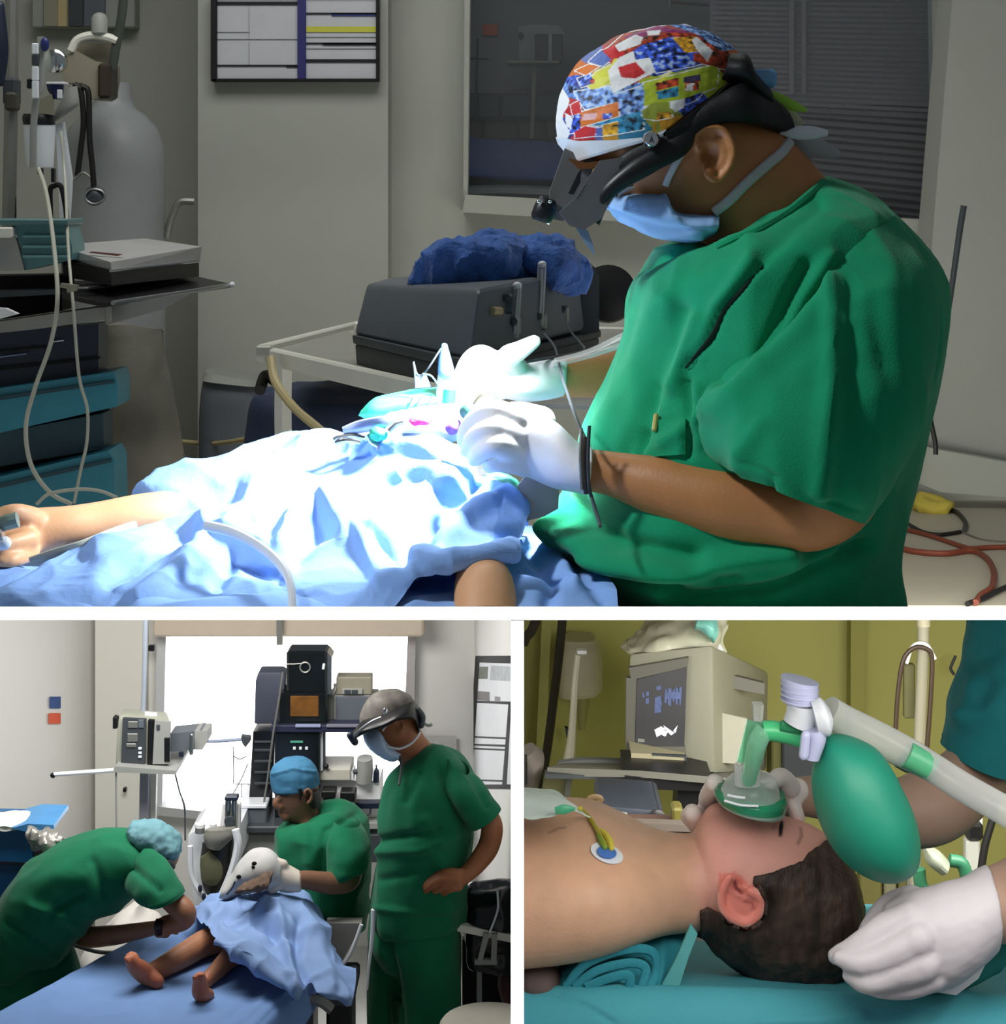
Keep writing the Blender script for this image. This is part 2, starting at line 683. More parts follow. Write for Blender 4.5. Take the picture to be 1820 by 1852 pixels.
# back wall of the upper room around the window opening
wallpoly('wall_back', [(690, -260), (847, -260), (841, 384), (1700, 432), (1690, -260), (1900, -260), (1900, 871), (690, 871)], 5.8, .12)
g = G().prism([(358, -260), (702, -260), (702, 884), (358, 884)], 5.65, .3)
struct('wall_pier', g, M['wall_grey'])
wallpoly('wall_recess', [(-260, -220), (420, -220), (420, 842), (-260, 842)], 6.2, .1)
g = G().box((-1.95, 4.6, 1.2), (.1, 4.0, 2.46))
struct('wall_left', g, M['wall_grey'])
# the lighter wall leaf by the window, its edge leaning a little
g = G().prism([(1748, -300), (2200, -300), (2200, 905), (1652, 905), (1690, 392)], 5.45, .2)
struct('wall_right', g, M['wall_grey'])
g = G().box((0, 4.9, 2.5), (6, 5.5, .08))
struct('ceiling', g, M['wall_grey'])
g = G().box((0, 4.9, 2.54), (6, 5.5, .02))
# window sill, frame, pane
w = struct('window_1', G().prism([(836, 384), (842, 352), (1695, 398), (1700, 434)], 5.66, .14), M['wall_grey'])
struct('window_frame', G().prism([(842, -260), (853, -260), (846, 356), (838, 360)], 5.70, .14), M['wall_grey'], w)
struct('pane', G().prism([(850, -260), (1752, -260), (1702, 400), (844, 356)], 5.86, .006), M['pane'], w)

# the pane's reflection, built as a dim room behind the glass
wallpoly('wall_reflected', [(700, -200), (1900, -200), (1900, 600), (700, 600)], 8.2, .1, M['wall_dim'])
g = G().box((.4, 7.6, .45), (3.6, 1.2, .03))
struct('floor_reflected', g, M['wall_dim'])
fl = (CZ - .465)          # drop to the reflected floor

# ------------------------------------------------------------------ upper room: reflection in the window, built behind it
g = G().prism([(846, 168), (1300, 168), (1300, 216), (846, 216)], 8.0, .18)
cab = thing('low_cabinet', (W(1070, 216, 8.0)), 'long dark low cabinet reflected in the window glass behind the blue bed', 'cabinet')
mk('body', g, M['black'], cab)
for i, x in enumerate((846, 905, 965, 1024, 1084, 1144, 1204, 1264)):
    mk('door', G().pbox(x + 2, 172, x + 56, 212, 7.985, .016), M['charcoal'], cab)
t = thing('skirting_board', W(1070, 250, 8.1), 'brownish grey ledge under the dark cabinet reflected in the window', 'ledge')
mk('board', G().pbox(846, 216, 1300, 252, 8.05, .08), mat('brown_ledge', rgb(92, 80, 74), .7), t)
for x in (870, 935, 985, 1050): mk('bracket', G().pbox(x, 216, x + 5, 252, 8.04, .012), M['black'], t)
bedf = thing('hospital_bed', W(950, 350, 7.2), 'blue covered bed reflected in the window glass', 'bed')
g = G()
g.patch([[(800, 247, 7.7), (900, 250, 7.7), (1020, 262, 7.7), (1120, 272, 7.7)], [(800, 252, 7.55), (900, 255, 7.55), (1020, 268, 7.55), (1120, 276, 7.55)],
         [(800, 290, 7.2), (920, 290, 7.2), (1020, 292, 7.2), (1120, 296, 7.2)], [(800, 312, 7.1), (920, 318, 7.1), (1020, 322, 7.1), (1120, 326, 7.1)],
         [(800, 318, 7.12), (920, 324, 7.12), (1020, 328, 7.12), (1120, 332, 7.12)]], 40, 24)
me = wrinkle(mesh_of(g), amp=.012, scale=4)
mk('blue_cover', me, mat('blue_bed_cover', rgb(58, 86, 158), .8, var=.12), bedf)
mk('mattress_base', G().pbox(800, 316, 1120, 340, 7.14, .5, .02), M['blackm'], bedf)
mk('bed_rail', G().tube([(830, 352, 7.05), (930, 350, 7.05), (1120, 360, 7.05)], .03), M['steel_dull'], bedf)
for x in (850, 1000, 1110): mk('leg', G().box((W(x, 350, 7.25).x, 7.25, .665), (.05, .05, .4)), M['steel_dull'], bedf)
stand = thing('monitor_stand', W(965, 262, 7.8), 'thin pole with a small grey monitor on a shelf reflected in the window', 'monitor')
mk('pole', G().tube([(967, 112, 7.8), (965, 180, 7.8), (962, 250, 7.8)], .008), M['beige_metal'], stand)
mk('shelf', G().pbox(918, 109, 1012, 114, 7.7, .25, .003), M['beige_metal'], stand)
mb = mk('monitor_housing', G().prism([(938, 48), (962, 44), (1010, 46), (1022, 60), (1018, 112), (940, 110)], 7.72, .2), mat('pale_grey_case', rgb(140, 142, 140), .6), stand)
mk('monitor_screen', G().pbox(968, 62, 1018, 111, 7.70, .01), M['black'], mb)
mk('pale_strip', G().pbox(992, 62, 999, 111, 7.695, .01), M['grey_plastic'], mb)
mk('alarm_box', G().pbox(938, 58, 946, 68, 7.69, .02), M['black'], mb)
tag(mk('wall_card', G().pbox(874, 44, 900, 64, 8.17, .02, .001), mat('orange_card', rgb(190, 86, 52), .8, var=.03)), 'orange card stuck on the wall reflected in the window', 'card')
t = thing('drip_stand', W(880, 215, 8.0), 'thin wire stand beside the orange card reflected in the window', 'stand')
mk('post', G().tube([(864, 70, 7.95), (862, 150, 7.95), (862, 214, 7.95)], .005), M['charcoal'], t)
mk('rail', G().tube([(848, 106, 7.95), (884, 107, 7.95)], .004), M['charcoal'], t)
t = thing('wall_rail', W(1250, 0, 8.0), 'thin metal rail high on the wall reflected in the window', 'rail')
mk('bar', G().tube([(1212, 4, 8.0), (1286, 10, 8.0)], .006), mat('copper_bar', rgb(86, 52, 44), .5, .3), t)
mk('bracket', G().tube([(1211, -12, 8.0), (1211, 14, 8.0)], .007), M['steel_dull'], t)

# venetian blind: every slat its own part
bl = thing('venetian_blind', W(1500, 390, 5.95), 'dark grey venetian blind half open in the window behind the surgeon', 'blind')
M['slat'] = mat('blind_slat', rgb(112, 106, 108), .55, .1, var=.06)
n = 0
y = -14.0
while y < 392:
    k = y / 392
    step = 9.5 if y < 190 else 13.0
    tilt = R(64) if y < 190 else R(48 - 16 * k)
    dpx = (0.62 if y < 190 else .62 + .12 * math.sin(n * 2.1)) * step
    n += 1
    xl = 1288 if y < 120 else (1330 if y < 200 else 1420)
    sl = 4 + 26 * max(k, 0)
    a, b = W(xl, y - sl * .2, 5.98), W(1748 - 52 * max(k, 0), y + sl, 5.98)
    dv = b - a
    hz = dpx / F * 5.98
    nx = Vector((0, math.cos(tilt), math.sin(tilt))).normalized() * hz / max(math.sin(tilt), .4)
    g = G()
    q = [a - nx * .5, b - nx * .5, b + nx * .5, a + nx * .5]
    th = Vector((0, .0012, -.0012))
    g.add(q + [p + th for p in q], [(0, 1, 2, 3), (7, 6, 5, 4), (0, 4, 5, 1), (1, 5, 6, 2), (2, 6, 7, 3), (3, 7, 4, 0)])
    mk('slat', g, M['slat'], bl)
    y += step
mk('gap_shade_sheet', G().prism([(1330, 190), (1726, 190), (1700, 396), (1400, 380)], 6.03, .004), M['blackm'], bl)  # added black sheet standing in for the dark between the slats
for xx in (1428, 1450):
    mk('ladder_tape', G().pbox(xx, -20, xx + 8, 170, 5.955, .003, 0), M['slat'], bl)
mk('side_slat_panel', G().pbox(1284, -20, 1322, 128, 6.02, .004, 0), M['slat'], bl)
t = thing('wall_notice', W(1705, 78, 5.92), 'small yellowish notice holder hanging at the top edge of the dark blind', 'sign')
mk('back_plate', G().pbox(1702, 36, 1730, 56, 5.93, .006, .001), mat('yellowed_card', rgb(150, 148, 122), .8), t)
mk('front_card', G().pbox(1685, 54, 1728, 78, 5.92, .008, .001), mat('yellowed_card2', rgb(165, 160, 130), .8), t)
mk('dark_edge', G().prism([(1689, 64), (1694, 64), (1694, 77), (1727, 77), (1727, 80), (1689, 80)], 5.915, .004), M['black'], t)

# framed duty board on the pier
bd = thing('notice_board', W(533, 146, 5.6), 'framed chart board with a yellow stripe and a dark blue middle bar', 'board')
mk('backing', G().pbox(386, -12, 684, 144, 5.61, .03, .002), mat('board_paper', rgb(196, 198, 204), .8, var=.04), bd)
for nm, q in (('frame_side', (381, -14, 392, 147)), ('frame_side', (680, -14, 686, 146)), ('frame_bottom', (383, 142, 686, 147)), ('frame_top', (383, -14, 686, -6))):
    mk(nm, G().pbox(*q, 5.595, .045, .002), M['black'], bd)
mk('middle_bar', G().pbox(538, -10, 553, 143, 5.598, .02, .001), mat('dark_blue_bar', rgb(44, 42, 110), .5), bd)
ink = mat('black_ink', rgb(26, 26, 32), .7)
blu = mat('blue_ink', rgb(44, 54, 110), .7)
yel = mat('yellow_marker', rgb(200, 200, 74), .7)
pale = mat('pale_rule', rgb(176, 178, 184), .8)
for q, m in (((393, 3, 538, 9), ink), ((393, 117, 538, 120), ink), ((518, 119, 538, 122), ink), ((554, 23, 680, 26), ink), ((600, 24, 680, 29), blu),
             ((554, 77, 680, 80), ink), ((584, 78, 680, 82), ink), ((554, 107, 680, 113), ink), ((554, 48, 680, 58), yel), ((393, 57, 452, 58), pale), ((450, 10, 451, 117), pale),
             ((393, 70, 538, 71), pale), ((554, 87, 680, 88), pale), ((554, 66, 680, 67), pale)):
    mk('printed_rule', G().pbox(*q, 5.606, .003, 0), m, bd)

# ------------------------------------------------------------------ upper room: left side equipment
gl = W(205, 800, 5.4)
cyl = thing('gas_cylinder', (gl.x, gl.y, 0.0), 'tall pale grey gas cylinder with a round shoulder behind the equipment cart', 'gas cylinder')
r0 = 93 / F * 5.4
zt = lambda p, D: CZ - (p - CY) / F * D
prof = [(r0 * .97, 0), (r0, .02), (r0, zt(300, 5.4)), (r0 * .97, zt(262, 5.4)), (r0 * .85, zt(232, 5.4)), (r0 * .62, zt(208, 5.4)), (r0 * .42, zt(195, 5.4)), (r0 * .36, zt(180, 5.4)), (r0 * .34, zt(150, 5.4))]
mk('tank', G().lathe(prof, (gl.x, gl.y, 0), 40), mat('pale_cylinder_paint', rgb(150, 154, 156), .45, var=.05, bump=.05), cyl)
rg = mk('regulator_body', G().prism([(112, 102), (138, 92), (170, 110), (200, 116), (201, 140), (195, 168), (186, 180), (160, 178), (150, 150), (118, 150), (104, 118)], 5.05, .12), M['beige_metal'], cyl)
mk('valve_block', G().pbox(176, 114, 200, 178, 5.03, .1, .01), mat('dark_bronze', rgb(70, 62, 52), .45, .4), rg)
mk('yoke', G().tube([(128, 92, 5.05), (140, 72, 5.05), (166, 64, 5.05), (196, 68, 5.05), (212, 74, 5.05)], .011), M['white_paint'], rg)
mk('hand_wheel', G().lathe([(.016, 0), (.0205, .006), (.0205, .044), (.014, .054), (.005, .058)], W(180, 64, 5.05), 20), M['grey_plastic'], rg)
mk('strap', G().tube([(226, -30, 5.05), (220, 30, 5.05), (212, 72, 5.05), (203, 126, 5.05)], .012, flat=.4), mat('dark_green_strap', rgb(60, 66, 60), .7), rg)
mk('gauge', G().lathe([(.028, 0), (.03, .004), (.03, .03), (.024, .034)], W(102, 112, 5.0), 22, Matrix.Rotation(R(90), 3, 'X')), M['chrome'], rg)
mk('grey_plate', G().prism([(132, 78), (205, 78), (196, 116), (172, 112), (140, 96), (126, 94)], 5.1, .02), mat('drab_plate', rgb(122, 118, 100), .6), rg)
ho = thing('wall_outlet_panel', W(150, 50, 6.15), 'grey outlet panel high on the wall behind the cylinder valve', 'panel')
mk('panel', G().pbox(57, -20, 244, 50, 6.12, .08, .004), M['grey_plastic'], ho)
for x0, x1, m in ((78, 104, 'beige_metal'), (104, 121, 'cable_yellow'), (124, 150, 'charcoal'), (152, 190, 'dgrey_plastic')):
    mk('slot', G().pbox(x0, -20, x1, 48, 6.11, .02, .002), M[m], ho)

st = thing('stethoscope', W(150, 365, 5.04), 'black stethoscope hanging from the cylinder valve', 'stethoscope')
mk('tube', G().tube([(134, 152, 5.04), (146, 164, 5.04), (151, 220, 5.04), (146, 270, 5.04), (140, 318, 5.04)], .0075), M['cable_black'], st)
mk('tube', G().tube([(150, 156, 5.035), (160, 170, 5.035), (162, 250, 5.035), (167, 300, 5.035), (170, 340, 5.035)], .0075), M['cable_black'], st)
mk('ear_tube', G().tube([(126, 318, 5.035), (134, 324, 5.035), (150, 312, 5.035), (166, 322, 5.035)], .003), M['steel_dull'], st)
q = mk('chest_piece', G().lathe([(.006, -.01), (.022, -.008), (.027, 0), (.025, .01), (.012, .016), (.005, .02)], W(172, 354, 5.035), 24, Matrix.Rotation(R(70), 3, 'X')), M['charcoal'], st)
a = np.linspace(0, 2 * math.pi, 20)
mk('rim', G().tube([(172 + 18 * math.cos(x), 355 + 13 * math.sin(x), 5.02) for x in a], .0035), M['steel'], q)

pole = thing('drip_pole', W(16, 560, 4.55), 'thick grey drip pole with a clamp and black cable at the picture edge', 'pole')
mk('upright', G().tube([(22, -40, 4.6), (20, 200, 4.6), (16, 400, 4.6), (14, 470, 4.6)], .016), M['steel_dull'], pole)
mk('cable', G().tube([(30, -40, 4.6), (28, 100, 4.6), (25, 250, 4.6), (26, 395, 4.6)], .005), M['cable_black'], pole)
mk('clamp', G().pbox(4, 140, 29, 190, 4.55, .05, .006), M['charcoal'], pole)
mk('collar', G().pbox(7, 166, 28, 200, 4.54, .05, .008), mat('bronze_collar', rgb(80, 76, 66), .45, .4), pole)
mk('dark_bag', G().tube([(0, 10, 4.5), (-2, 90, 4.5), (2, 150, 4.5)], [.01, .022, .008], round_=True), M['navy_plastic'], pole)

sb = thing('suction_bottle', W(72, 305, 4.5), 'white suction bottle with a black lid hung on a vertical bar', 'bottle')
mk('jar', G().loft([(43, 226, 100, 226, 4.5, .036), (44, 250, 99, 250, 4.5, .036), (47, 290, 97, 290, 4.5, .034), (49, 303, 96, 303, 4.5, .032)], 12, 24), M['white_plastic'], sb)
mk('lid', G().loft([(43, 206, 97, 208, 4.5, .034), (41, 214, 98, 216, 4.5, .038), (43, 226, 100, 227, 4.5, .037)], 8, 24), M['black'], sb)
mk('bracket', G().prism([(76, 178), (92, 170), (96, 206), (64, 206), (70, 180)], 4.47, .02), M['beige_metal'], sb)
mk('foot_clip', G().pbox(67, 304, 76, 316, 4.48, .02), M['black'], sb)
mk('foot_clip', G().pbox(92, 304, 98, 330, 4.48, .02), M['black'], sb)
hb = thing('hanging_bar', W(72, 300, 4.4), 'slim grey vertical bar with white clips beside the suction bottle', 'bar')
mk('bar', G().tube([(73, 66, 4.42), (74, 150, 4.42), (66, 180, 4.42), (61, 225, 4.42), (60, 303, 4.42)], .008, flat=.5), M['grey_plastic'], hb)
mk('blue_knob', G().ball(W(81, 80, 4.41), (.01, .008, .016)), mat('blue_knob', rgb(40, 52, 110), .3), hb)
for y0, y1, m in ((78, 98, 'white_plastic'), (98, 118, 'charcoal'), (120, 146, 'white_plastic'), (146, 178, 'white_plastic')):
    mk('clip', G().pbox(57, y0, 69, y1, 4.4, .012, .002), M[m], hb)
mk('hook', G().pbox(48, 142, 58, 160, 4.41, .012, .002), M['black'], hb)
bj = thing('blue_connector', W(103, 185, 4.5), 'dark blue plastic connector cup above the suction bottle', 'connector')
mk('cup', G().loft([(84, 150, 116, 149, 4.5, .02), (87, 164, 115, 164, 4.5, .019), (98, 180, 112, 179, 4.5, .015)], 10, 20), mat('deep_blue_plastic', rgb(36, 44, 96), .2), bj)
mk('rim', G().pbox(83, 148, 117, 152, 4.47, .04, .003), M['white_plastic'], bj)
mk('white_tag', G().pbox(103, 162, 112, 178, 4.46, .006, .001), M['paper'], bj)
mk('grey_hose', G().loft([(118, 160, 140, 156, 4.55, .015), (108, 185, 143, 180, 4.55, .018), (97, 208, 140, 192, 4.55, .018), (96, 222, 120, 206, 4.55, .012)], 14, 16), M['grey_plastic'], bj)
wt = thing('white_chute', W(110, 400, 4.55), 'narrow white plastic chute hanging beside the suction bottle', 'chute')
mk('chute', G().prism([(100, 225), (112, 220), (127, 320), (126, 345), (122, 408), (108, 408), (104, 300)], 4.56, .03), M['white_plastic'], wt)
mk('handle', G().tube([(92, 400, 4.52), (91, 345, 4.52), (97, 337, 4.52), (110, 337, 4.52), (118, 372, 4.52), (122, 410, 4.52)], .006), M['cable_black'], wt)

# teal box
tb = thing('teal_crate', W(65, 490, 4.15), 'murky teal plastic crate at the top of the equipment cart', 'crate')
mk('crate_body', G().prism([(22, 408), (120, 405), (131, 448), (130, 470), (44, 489), (36, 440)], 4.2, .12), mat('murky_teal', rgb(96, 142, 144), .3, var=.15), tb)
mk('rim', G().pbox(-20, 396, 122, 407, 4.18, .16, .004), mat('murky_teal2', rgb(84, 120, 122), .3), tb)
mk('front_panel', G().prism([(-20, 426), (28, 430), (44, 489), (-20, 490)], 4.19, .02), M['grey_plastic'], tb)
mk('label_strip', G().pbox(-20, 411, 22, 430, 4.17, .03, .003), M['white_paint'], tb)
for y in (425, 444, 462): mk('ridge', G().pbox(40, y, 126, y + 5, 4.188, .01, .002), mat('teal_ridge', rgb(110, 156, 158), .3), tb)

# equipment cart
ct = thing('equipment_cart', W(90, 960, 4.2), 'stacked equipment cart with dark navy and teal drawers', 'cart')
ct_rz = R(-6)
def slab(x0, y0, x1, y1, D, dep, m, nm, bev=.004, par=ct, skew=0):
    return mk(nm, G().prism([(x0, y0 + skew), (x1, y0), (x1, y1), (x0, y1 + skew)], D, dep), M[m], par)
mk('top_shelf', G().prism([(-40, 588), (180, 556), (190, 556), (190, 578), (60, 596), (-40, 606)], 4.15, .14), M['steel_dull'], ct)
mk('under_shelf', G().prism([(-40, 500), (112, 497), (112, 562), (-40, 584)], 4.3, .12), M['blackm'], ct)
mk('shelf_lip', G().prism([(-40, 528), (100, 524), (112, 532), (-40, 540)], 4.2, .12), M['charcoal'], ct)
mk('keyboard_sheet', G().prism([(-30, 555), (10, 558), (32, 568), (-30, 585)], 4.13, .02), M['paper'], ct)
mk('navy_case', G().prism([(-40, 604), (178, 586), (178, 690), (-40, 706)], 4.25, .10), M['navy_plastic'], ct)
mk('slot_line', G().prism([(-40, 638), (80, 626), (82, 629), (-40, 642)], 4.24, .02), M['blackm'], ct)
mk('slot_line', G().prism([(-40, 668), (178, 645), (178, 650), (-40, 674)], 4.24, .02), M['blackm'], ct)
mk('bright_strip', G().prism([(92, 618), (114, 615), (114, 617), (92, 620)], 4.235, .01), M['paper'], ct)
mk('bright_strip', G().prism([(0, 645), (48, 639), (48, 641), (0, 647)], 4.235, .01), mat('bluish_strip', rgb(120, 140, 180), .4), ct)
mk('gap_panel', G().prism([(-40, 690), (182, 678), (182, 920), (-40, 950)], 4.34, .10), M['blackm'], ct)
d = mk('drawer', G().prism([(-40, 708), (206, 672), (212, 690), (212, 735), (-40, 792)], 4.2, .14), M['teal_plastic'], ct)
mk('drawer_grip', G().prism([(-40, 722), (206, 688), (206, 693), (-40, 730)], 4.19, .02), M['dteal_plastic'], d)
mk('drawer', G().prism([(-40, 790), (186, 748), (188, 812), (-40, 850)], 4.27, .1), M['dteal_plastic'], ct)
d = mk('drawer', G().prism([(-40, 872), (196, 815), (206, 832), (208, 930), (-40, 990)], 4.2, .14), M['teal_plastic'], ct)
mk('drawer_grip', G().prism([(-40, 884), (200, 830), (200, 836), (-40, 892)], 4.19, .02), M['dteal_plastic'], d)

lp = thing('flatbed_machine', W(240, 520, 4.3), 'grey flat machine with a white lid on the cart tray', 'machine')
mk('lid', G().add([W(132, 441, 4.45), W(262, 431, 4.75), W(365, 446, 4.6), W(200, 474, 4.1), W(128, 452, 4.3),
                   W(132, 462, 4.45), W(262, 462, 4.75), W(362, 470, 4.6), W(202, 490, 4.1), W(126, 468, 4.3)],
                  [(0, 1, 2, 3, 4), (9, 8, 7, 6, 5), (0, 5, 6, 1), (1, 6, 7, 2), (2, 7, 8, 3), (3, 8, 9, 4), (4, 9, 5, 0)]), mat('pale_lid', rgb(176, 176, 176), .4), lp, sharp=20)
mk('base', G().add([W(112, 470, 4.3), W(262, 460, 4.75), W(360, 468, 4.6), W(200, 488, 4.1), W(114, 500, 4.3), W(262, 492, 4.75), W(360, 500, 4.6), W(202, 516, 4.1)],
                   [(0, 1, 2, 3), (7, 6, 5, 4), (0, 4, 5, 1), (1, 5, 6, 2), (2, 6, 7, 3), (3, 7, 4, 0)]), M['black'], lp, sharp=20)
mk('lid_edge', G().tube([(200, 490, 4.09), (360, 473, 4.58)], .003), M['chrome'], lp)
mk('brown_strip', G().prism([(166, 455), (222, 460), (212, 463), (160, 457)], 4.2, .01), mat('brown_print', rgb(120, 82, 66), .6), lp)
tr = thing('cart_tray', W(260, 560, 4.1), 'black tray shelf with a bright steel edge sticking out from the cart', 'tray')
mk('tray_top', G().add([W(112, 510, 4.4), W(330, 494, 4.75), W(420, 514, 4.6), W(190, 548, 4.0), W(112, 532, 4.1)] + [W(112, 520, 4.4), W(330, 500, 4.75), W(418, 520, 4.6), W(190, 556, 4.0), W(112, 540, 4.1)],
                       [(0, 1, 2, 3, 4), (9, 8, 7, 6, 5), (0, 5, 6, 1), (1, 6, 7, 2), (2, 7, 8, 3), (3, 8, 9, 4), (4, 9, 5, 0)]), M['black'], tr, sharp=20)
mk('edge_rail', G().tube([(204, 548, 4.0), (340, 528, 4.3), (418, 515, 4.6)], .005), M['steel'], tr)
mk('rail_end', G().ball(W(420, 515, 4.58), .007), M['white_plastic'], tr)
mk('inner_rail', G().tube([(140, 522, 4.1), (180, 519, 4.15), (316, 499, 4.6), (350, 494, 4.7)], .004), M['steel'], tr)
mk('skirt', G().prism([(190, 556), (350, 528), (300, 558), (192, 588)], 4.1, .03), M['steel_dull'], tr)
mk('bracket', G().pbox(189, 548, 202, 586, 4.05, .02), M['steel_dull'], tr)

hoses = [('white_tube', [(70, 305, 4.4), (84, 350, 4.3), (97, 440, 4.1), (104, 540, 4.0), (92, 620, 4.0), (64, 700, 4.0), (47, 770, 4.0), (56, 840, 4.0), (90, 890, 4.0), (130, 912, 4.0)], .0046, 'long white tube looping down in front of the teal drawers'),
         ('white_tube', [(110, 238, 4.45), (118, 330, 4.4), (124, 455, 4.1), (133, 560, 4.0), (143, 680, 4.0), (158, 740, 4.0), (157, 800, 4.0), (146, 850, 4.0), (134, 910, 4.0)], .0034, 'thinner white tube hanging beside the long looping tube'),
         ('white_tube', [(66, 912, 3.95), (90, 893, 3.95), (140, 885, 3.95), (180, 888, 3.95), (212, 900, 3.95)], .0036, 'short white tube arching just above the patient wrist')]
for nm, p, r, lb in hoses:
    mk(nm, G().tube(p, r, (len(p) - 1) * 10), M['cable_white'], None, lb, 'tube', 'white tubes by the cart')
tag(mk('tube_clamp', G().prism([(110, 512), (140, 516), (138, 526), (122, 530), (120, 522), (108, 520)], 3.98, .015), M['beige_metal']), 'small beige clip on the thin white tube', 'clip')
tag(mk('flex_lamp', G().tube([(302, 430, 5.4), (306, 408, 5.4), (314, 385, 5.4), (326, 365, 5.4), (352, 364, 5.4)], .01), M['steel_dull']), 'thin bent metal arm standing by the pier corner', 'arm')
g = G().loft([(196, 590, 304, 590, 5.0, .1), (200, 680, 308, 680, 5.0, .12), (190, 780, 316, 780, 5.0, .15), (170, 860, 330, 860, 5.0, .18), (160, 960, 340, 960, 5.0, .2)], 50, 40)
me = wrinkle(mesh_of(g), amp=.03, scale=5, stretch=(1, 1, .5))
tag(mk('dust_cover', me, mat('grey_cover_cloth', rgb(128, 126, 116), .9, var=.12, bump=.3)), 'grey cloth cover draped on the floor behind the cart', 'cloth')

# ------------------------------------------------------------------ upper room: white trolley with case and towels
tw = thing('instrument_trolley', W(620, 900, 4.0), 'white painted steel trolley carrying the dark grey case', 'trolley')
def beam(a, b, w, h, nm, par=tw, m='white_paint'):
    A, B = W(*a), W(*b)
    d = B - A
    L = math.hypot(d.x, d.y)
    o = mk(nm, G().box(((A + B) / 2), (L, w, h), .004, math.atan2(d.y, d.x), 0, -math.atan2(d.z, L)), M[m], par)
    return o
zt0 = W(470, 637, 4.0)
mk('shelf', G().add([W(474, 634, 4.03), W(640, 589, 4.8), W(1150, 600, 4.6), W(1120, 735, 3.0), W(860, 727, 3.06)] + [W(474, 640, 4.03), W(640, 594, 4.8), W(1150, 606, 4.6), W(1120, 743, 3.0), W(860, 735, 3.06)],
                    [(0, 1, 2, 3, 4), (9, 8, 7, 6, 5), (0, 5, 6, 1), (1, 6, 7, 2), (2, 7, 8, 3), (3, 8, 9, 4), (4, 9, 5, 0)]), mat('worn_shelf', rgb(150, 150, 142), .5, var=.1), tw, sharp=20)
beam((470, 640, 4.01), (864, 731, 3.04), .022, .034, 'front_rail')
beam((474, 632, 4.02), (650, 588, 4.80), .02, .02, 'side_rail')
beam((640, 590, 4.56), (1140, 600, 4.6), .02, .02, 'back_rail')
mk('leg', G().tube([(513, 652, 3.9), (512, 760, 3.9), (515, 870, 3.9)], .0168, k=4), M['white_paint'], tw)
mk('leg', G().tube([(640, 600, 4.56), (640, 870, 4.56)], .012, k=4), M['white_paint'], tw)
mk('corner_cap', G().pbox(462, 625, 492, 646, 3.92, .03, .004), M['cable_white'], tw)
tag(mk('yellow_hose', G().tube([(490, 648, 3.85), (498, 690, 3.8), (530, 735, 3.7), (570, 770, 3.5), (600, 795, 3.4)], .0085), M['cable_yellow']), 'yellowed hose hanging from the corner of the white trolley', 'hose')
tag(mk('wall_hose', G().tube([(300, 796, 5.3), (380, 802, 5.2), (440, 795, 5.0), (500, 780, 4.9)], .006), M['cable_yellow']), 'pale hose sagging between the pier and the trolley', 'hose')
bg_ = thing('storage_bag', W(560, 870, 4.2), 'dark navy bag standing under the white trolley', 'bag')
g = G().loft([(470, 700, 640, 690, 4.4, .1), (460, 720, 760, 715, 4.4, .2), (455, 780, 790, 780, 4.4, .22), (450, 870, 800, 870, 4.4, .22)], 40, 40, e=3)
mk('bag', wrinkle(mesh_of(g), amp=.02, scale=5), mat('navy_bag', rgb(44, 56, 84), .6, var=.2, bump=.3), bg_)
mk('strap', G().tube([(470, 706, 4.0), (480, 680, 4.05), (500, 690, 4.0)], .012), M['black'], bg_)
bp = thing('grey_bin', W(400, 860, 5.2), 'grey rounded bin standing by the wall below the pier', 'bin')
mk('bin_body', G().loft([(372, 680, 480, 690, 5.3, .1), (366, 740, 482, 740, 5.3, .12), (364, 880, 480, 880, 5.3, .12)], 12, 24, e=4), M['dgrey_plastic'], bp)
mk('lid', G().loft([(376, 668, 476, 684, 5.3, .1), (370, 682, 482, 694, 5.3, .12)], 6, 24, e=4), M['grey_plastic'], bp)

cs = thing('equipment_case', W(830, 680, 4.0), 'dark grey hard case with a ridged lid lying on the white trolley', 'case')
def hexa(t, b):
    return G().add([W(*p) for p in t] + [W(*p) for p in b], [(0, 1, 2, 3), (7, 6, 5, 4), (0, 4, 5, 1), (1, 5, 6, 2), (2, 6, 7, 3), (3, 7, 4, 0)])
def bevel(g, off, seg=3):
    me = mesh_of(g)
    b = bmesh.new(); b.from_mesh(me)
    bmesh.ops.bevel(b, geom=b.edges[:], offset=off, segments=seg, affect='EDGES', profile=.6)
    b.to_mesh(me); b.free()
    return me
mk('lid', bevel(hexa([(664, 512, 3.75), (700, 502, 4.05), (1075, 482, 3.95), (868, 522, 3.18)], [(640, 606, 3.72), (690, 585, 4.1), (1088, 590, 3.95), (850, 652, 3.14)]), .014), M['dgrey_plastic'], cs)
mk('lid_lip', bevel(hexa([(637, 606, 3.71), (690, 590, 4.1), (1088, 596, 3.96), (846, 652, 3.13)], [(639, 622, 3.71), (690, 600, 4.1), (1088, 610, 3.96), (846, 672, 3.13)]), .004, 2), M['charcoal'], cs)
mk('base', bevel(hexa([(642, 622, 3.72), (690, 610, 4.1), (1085, 610, 3.95), (845, 670, 3.14)], [(645, 660, 3.72), (690, 640, 4.1), (1082, 650, 3.95), (843, 722, 3.14)]), .006, 2), M['charcoal'], cs)
mk('latch', G().pbox(705, 648, 727, 678, 3.53, .03, .003), M['black'], cs)
mk('latch', G().pbox(782, 664, 802, 690, 3.3, .03, .003), M['black'], cs)
mk('side_box', G().prism([(1040, 486), (1075, 482), (1084, 500), (1084, 600), (1040, 610)], 3.82, .2), M['charcoal'], cs)
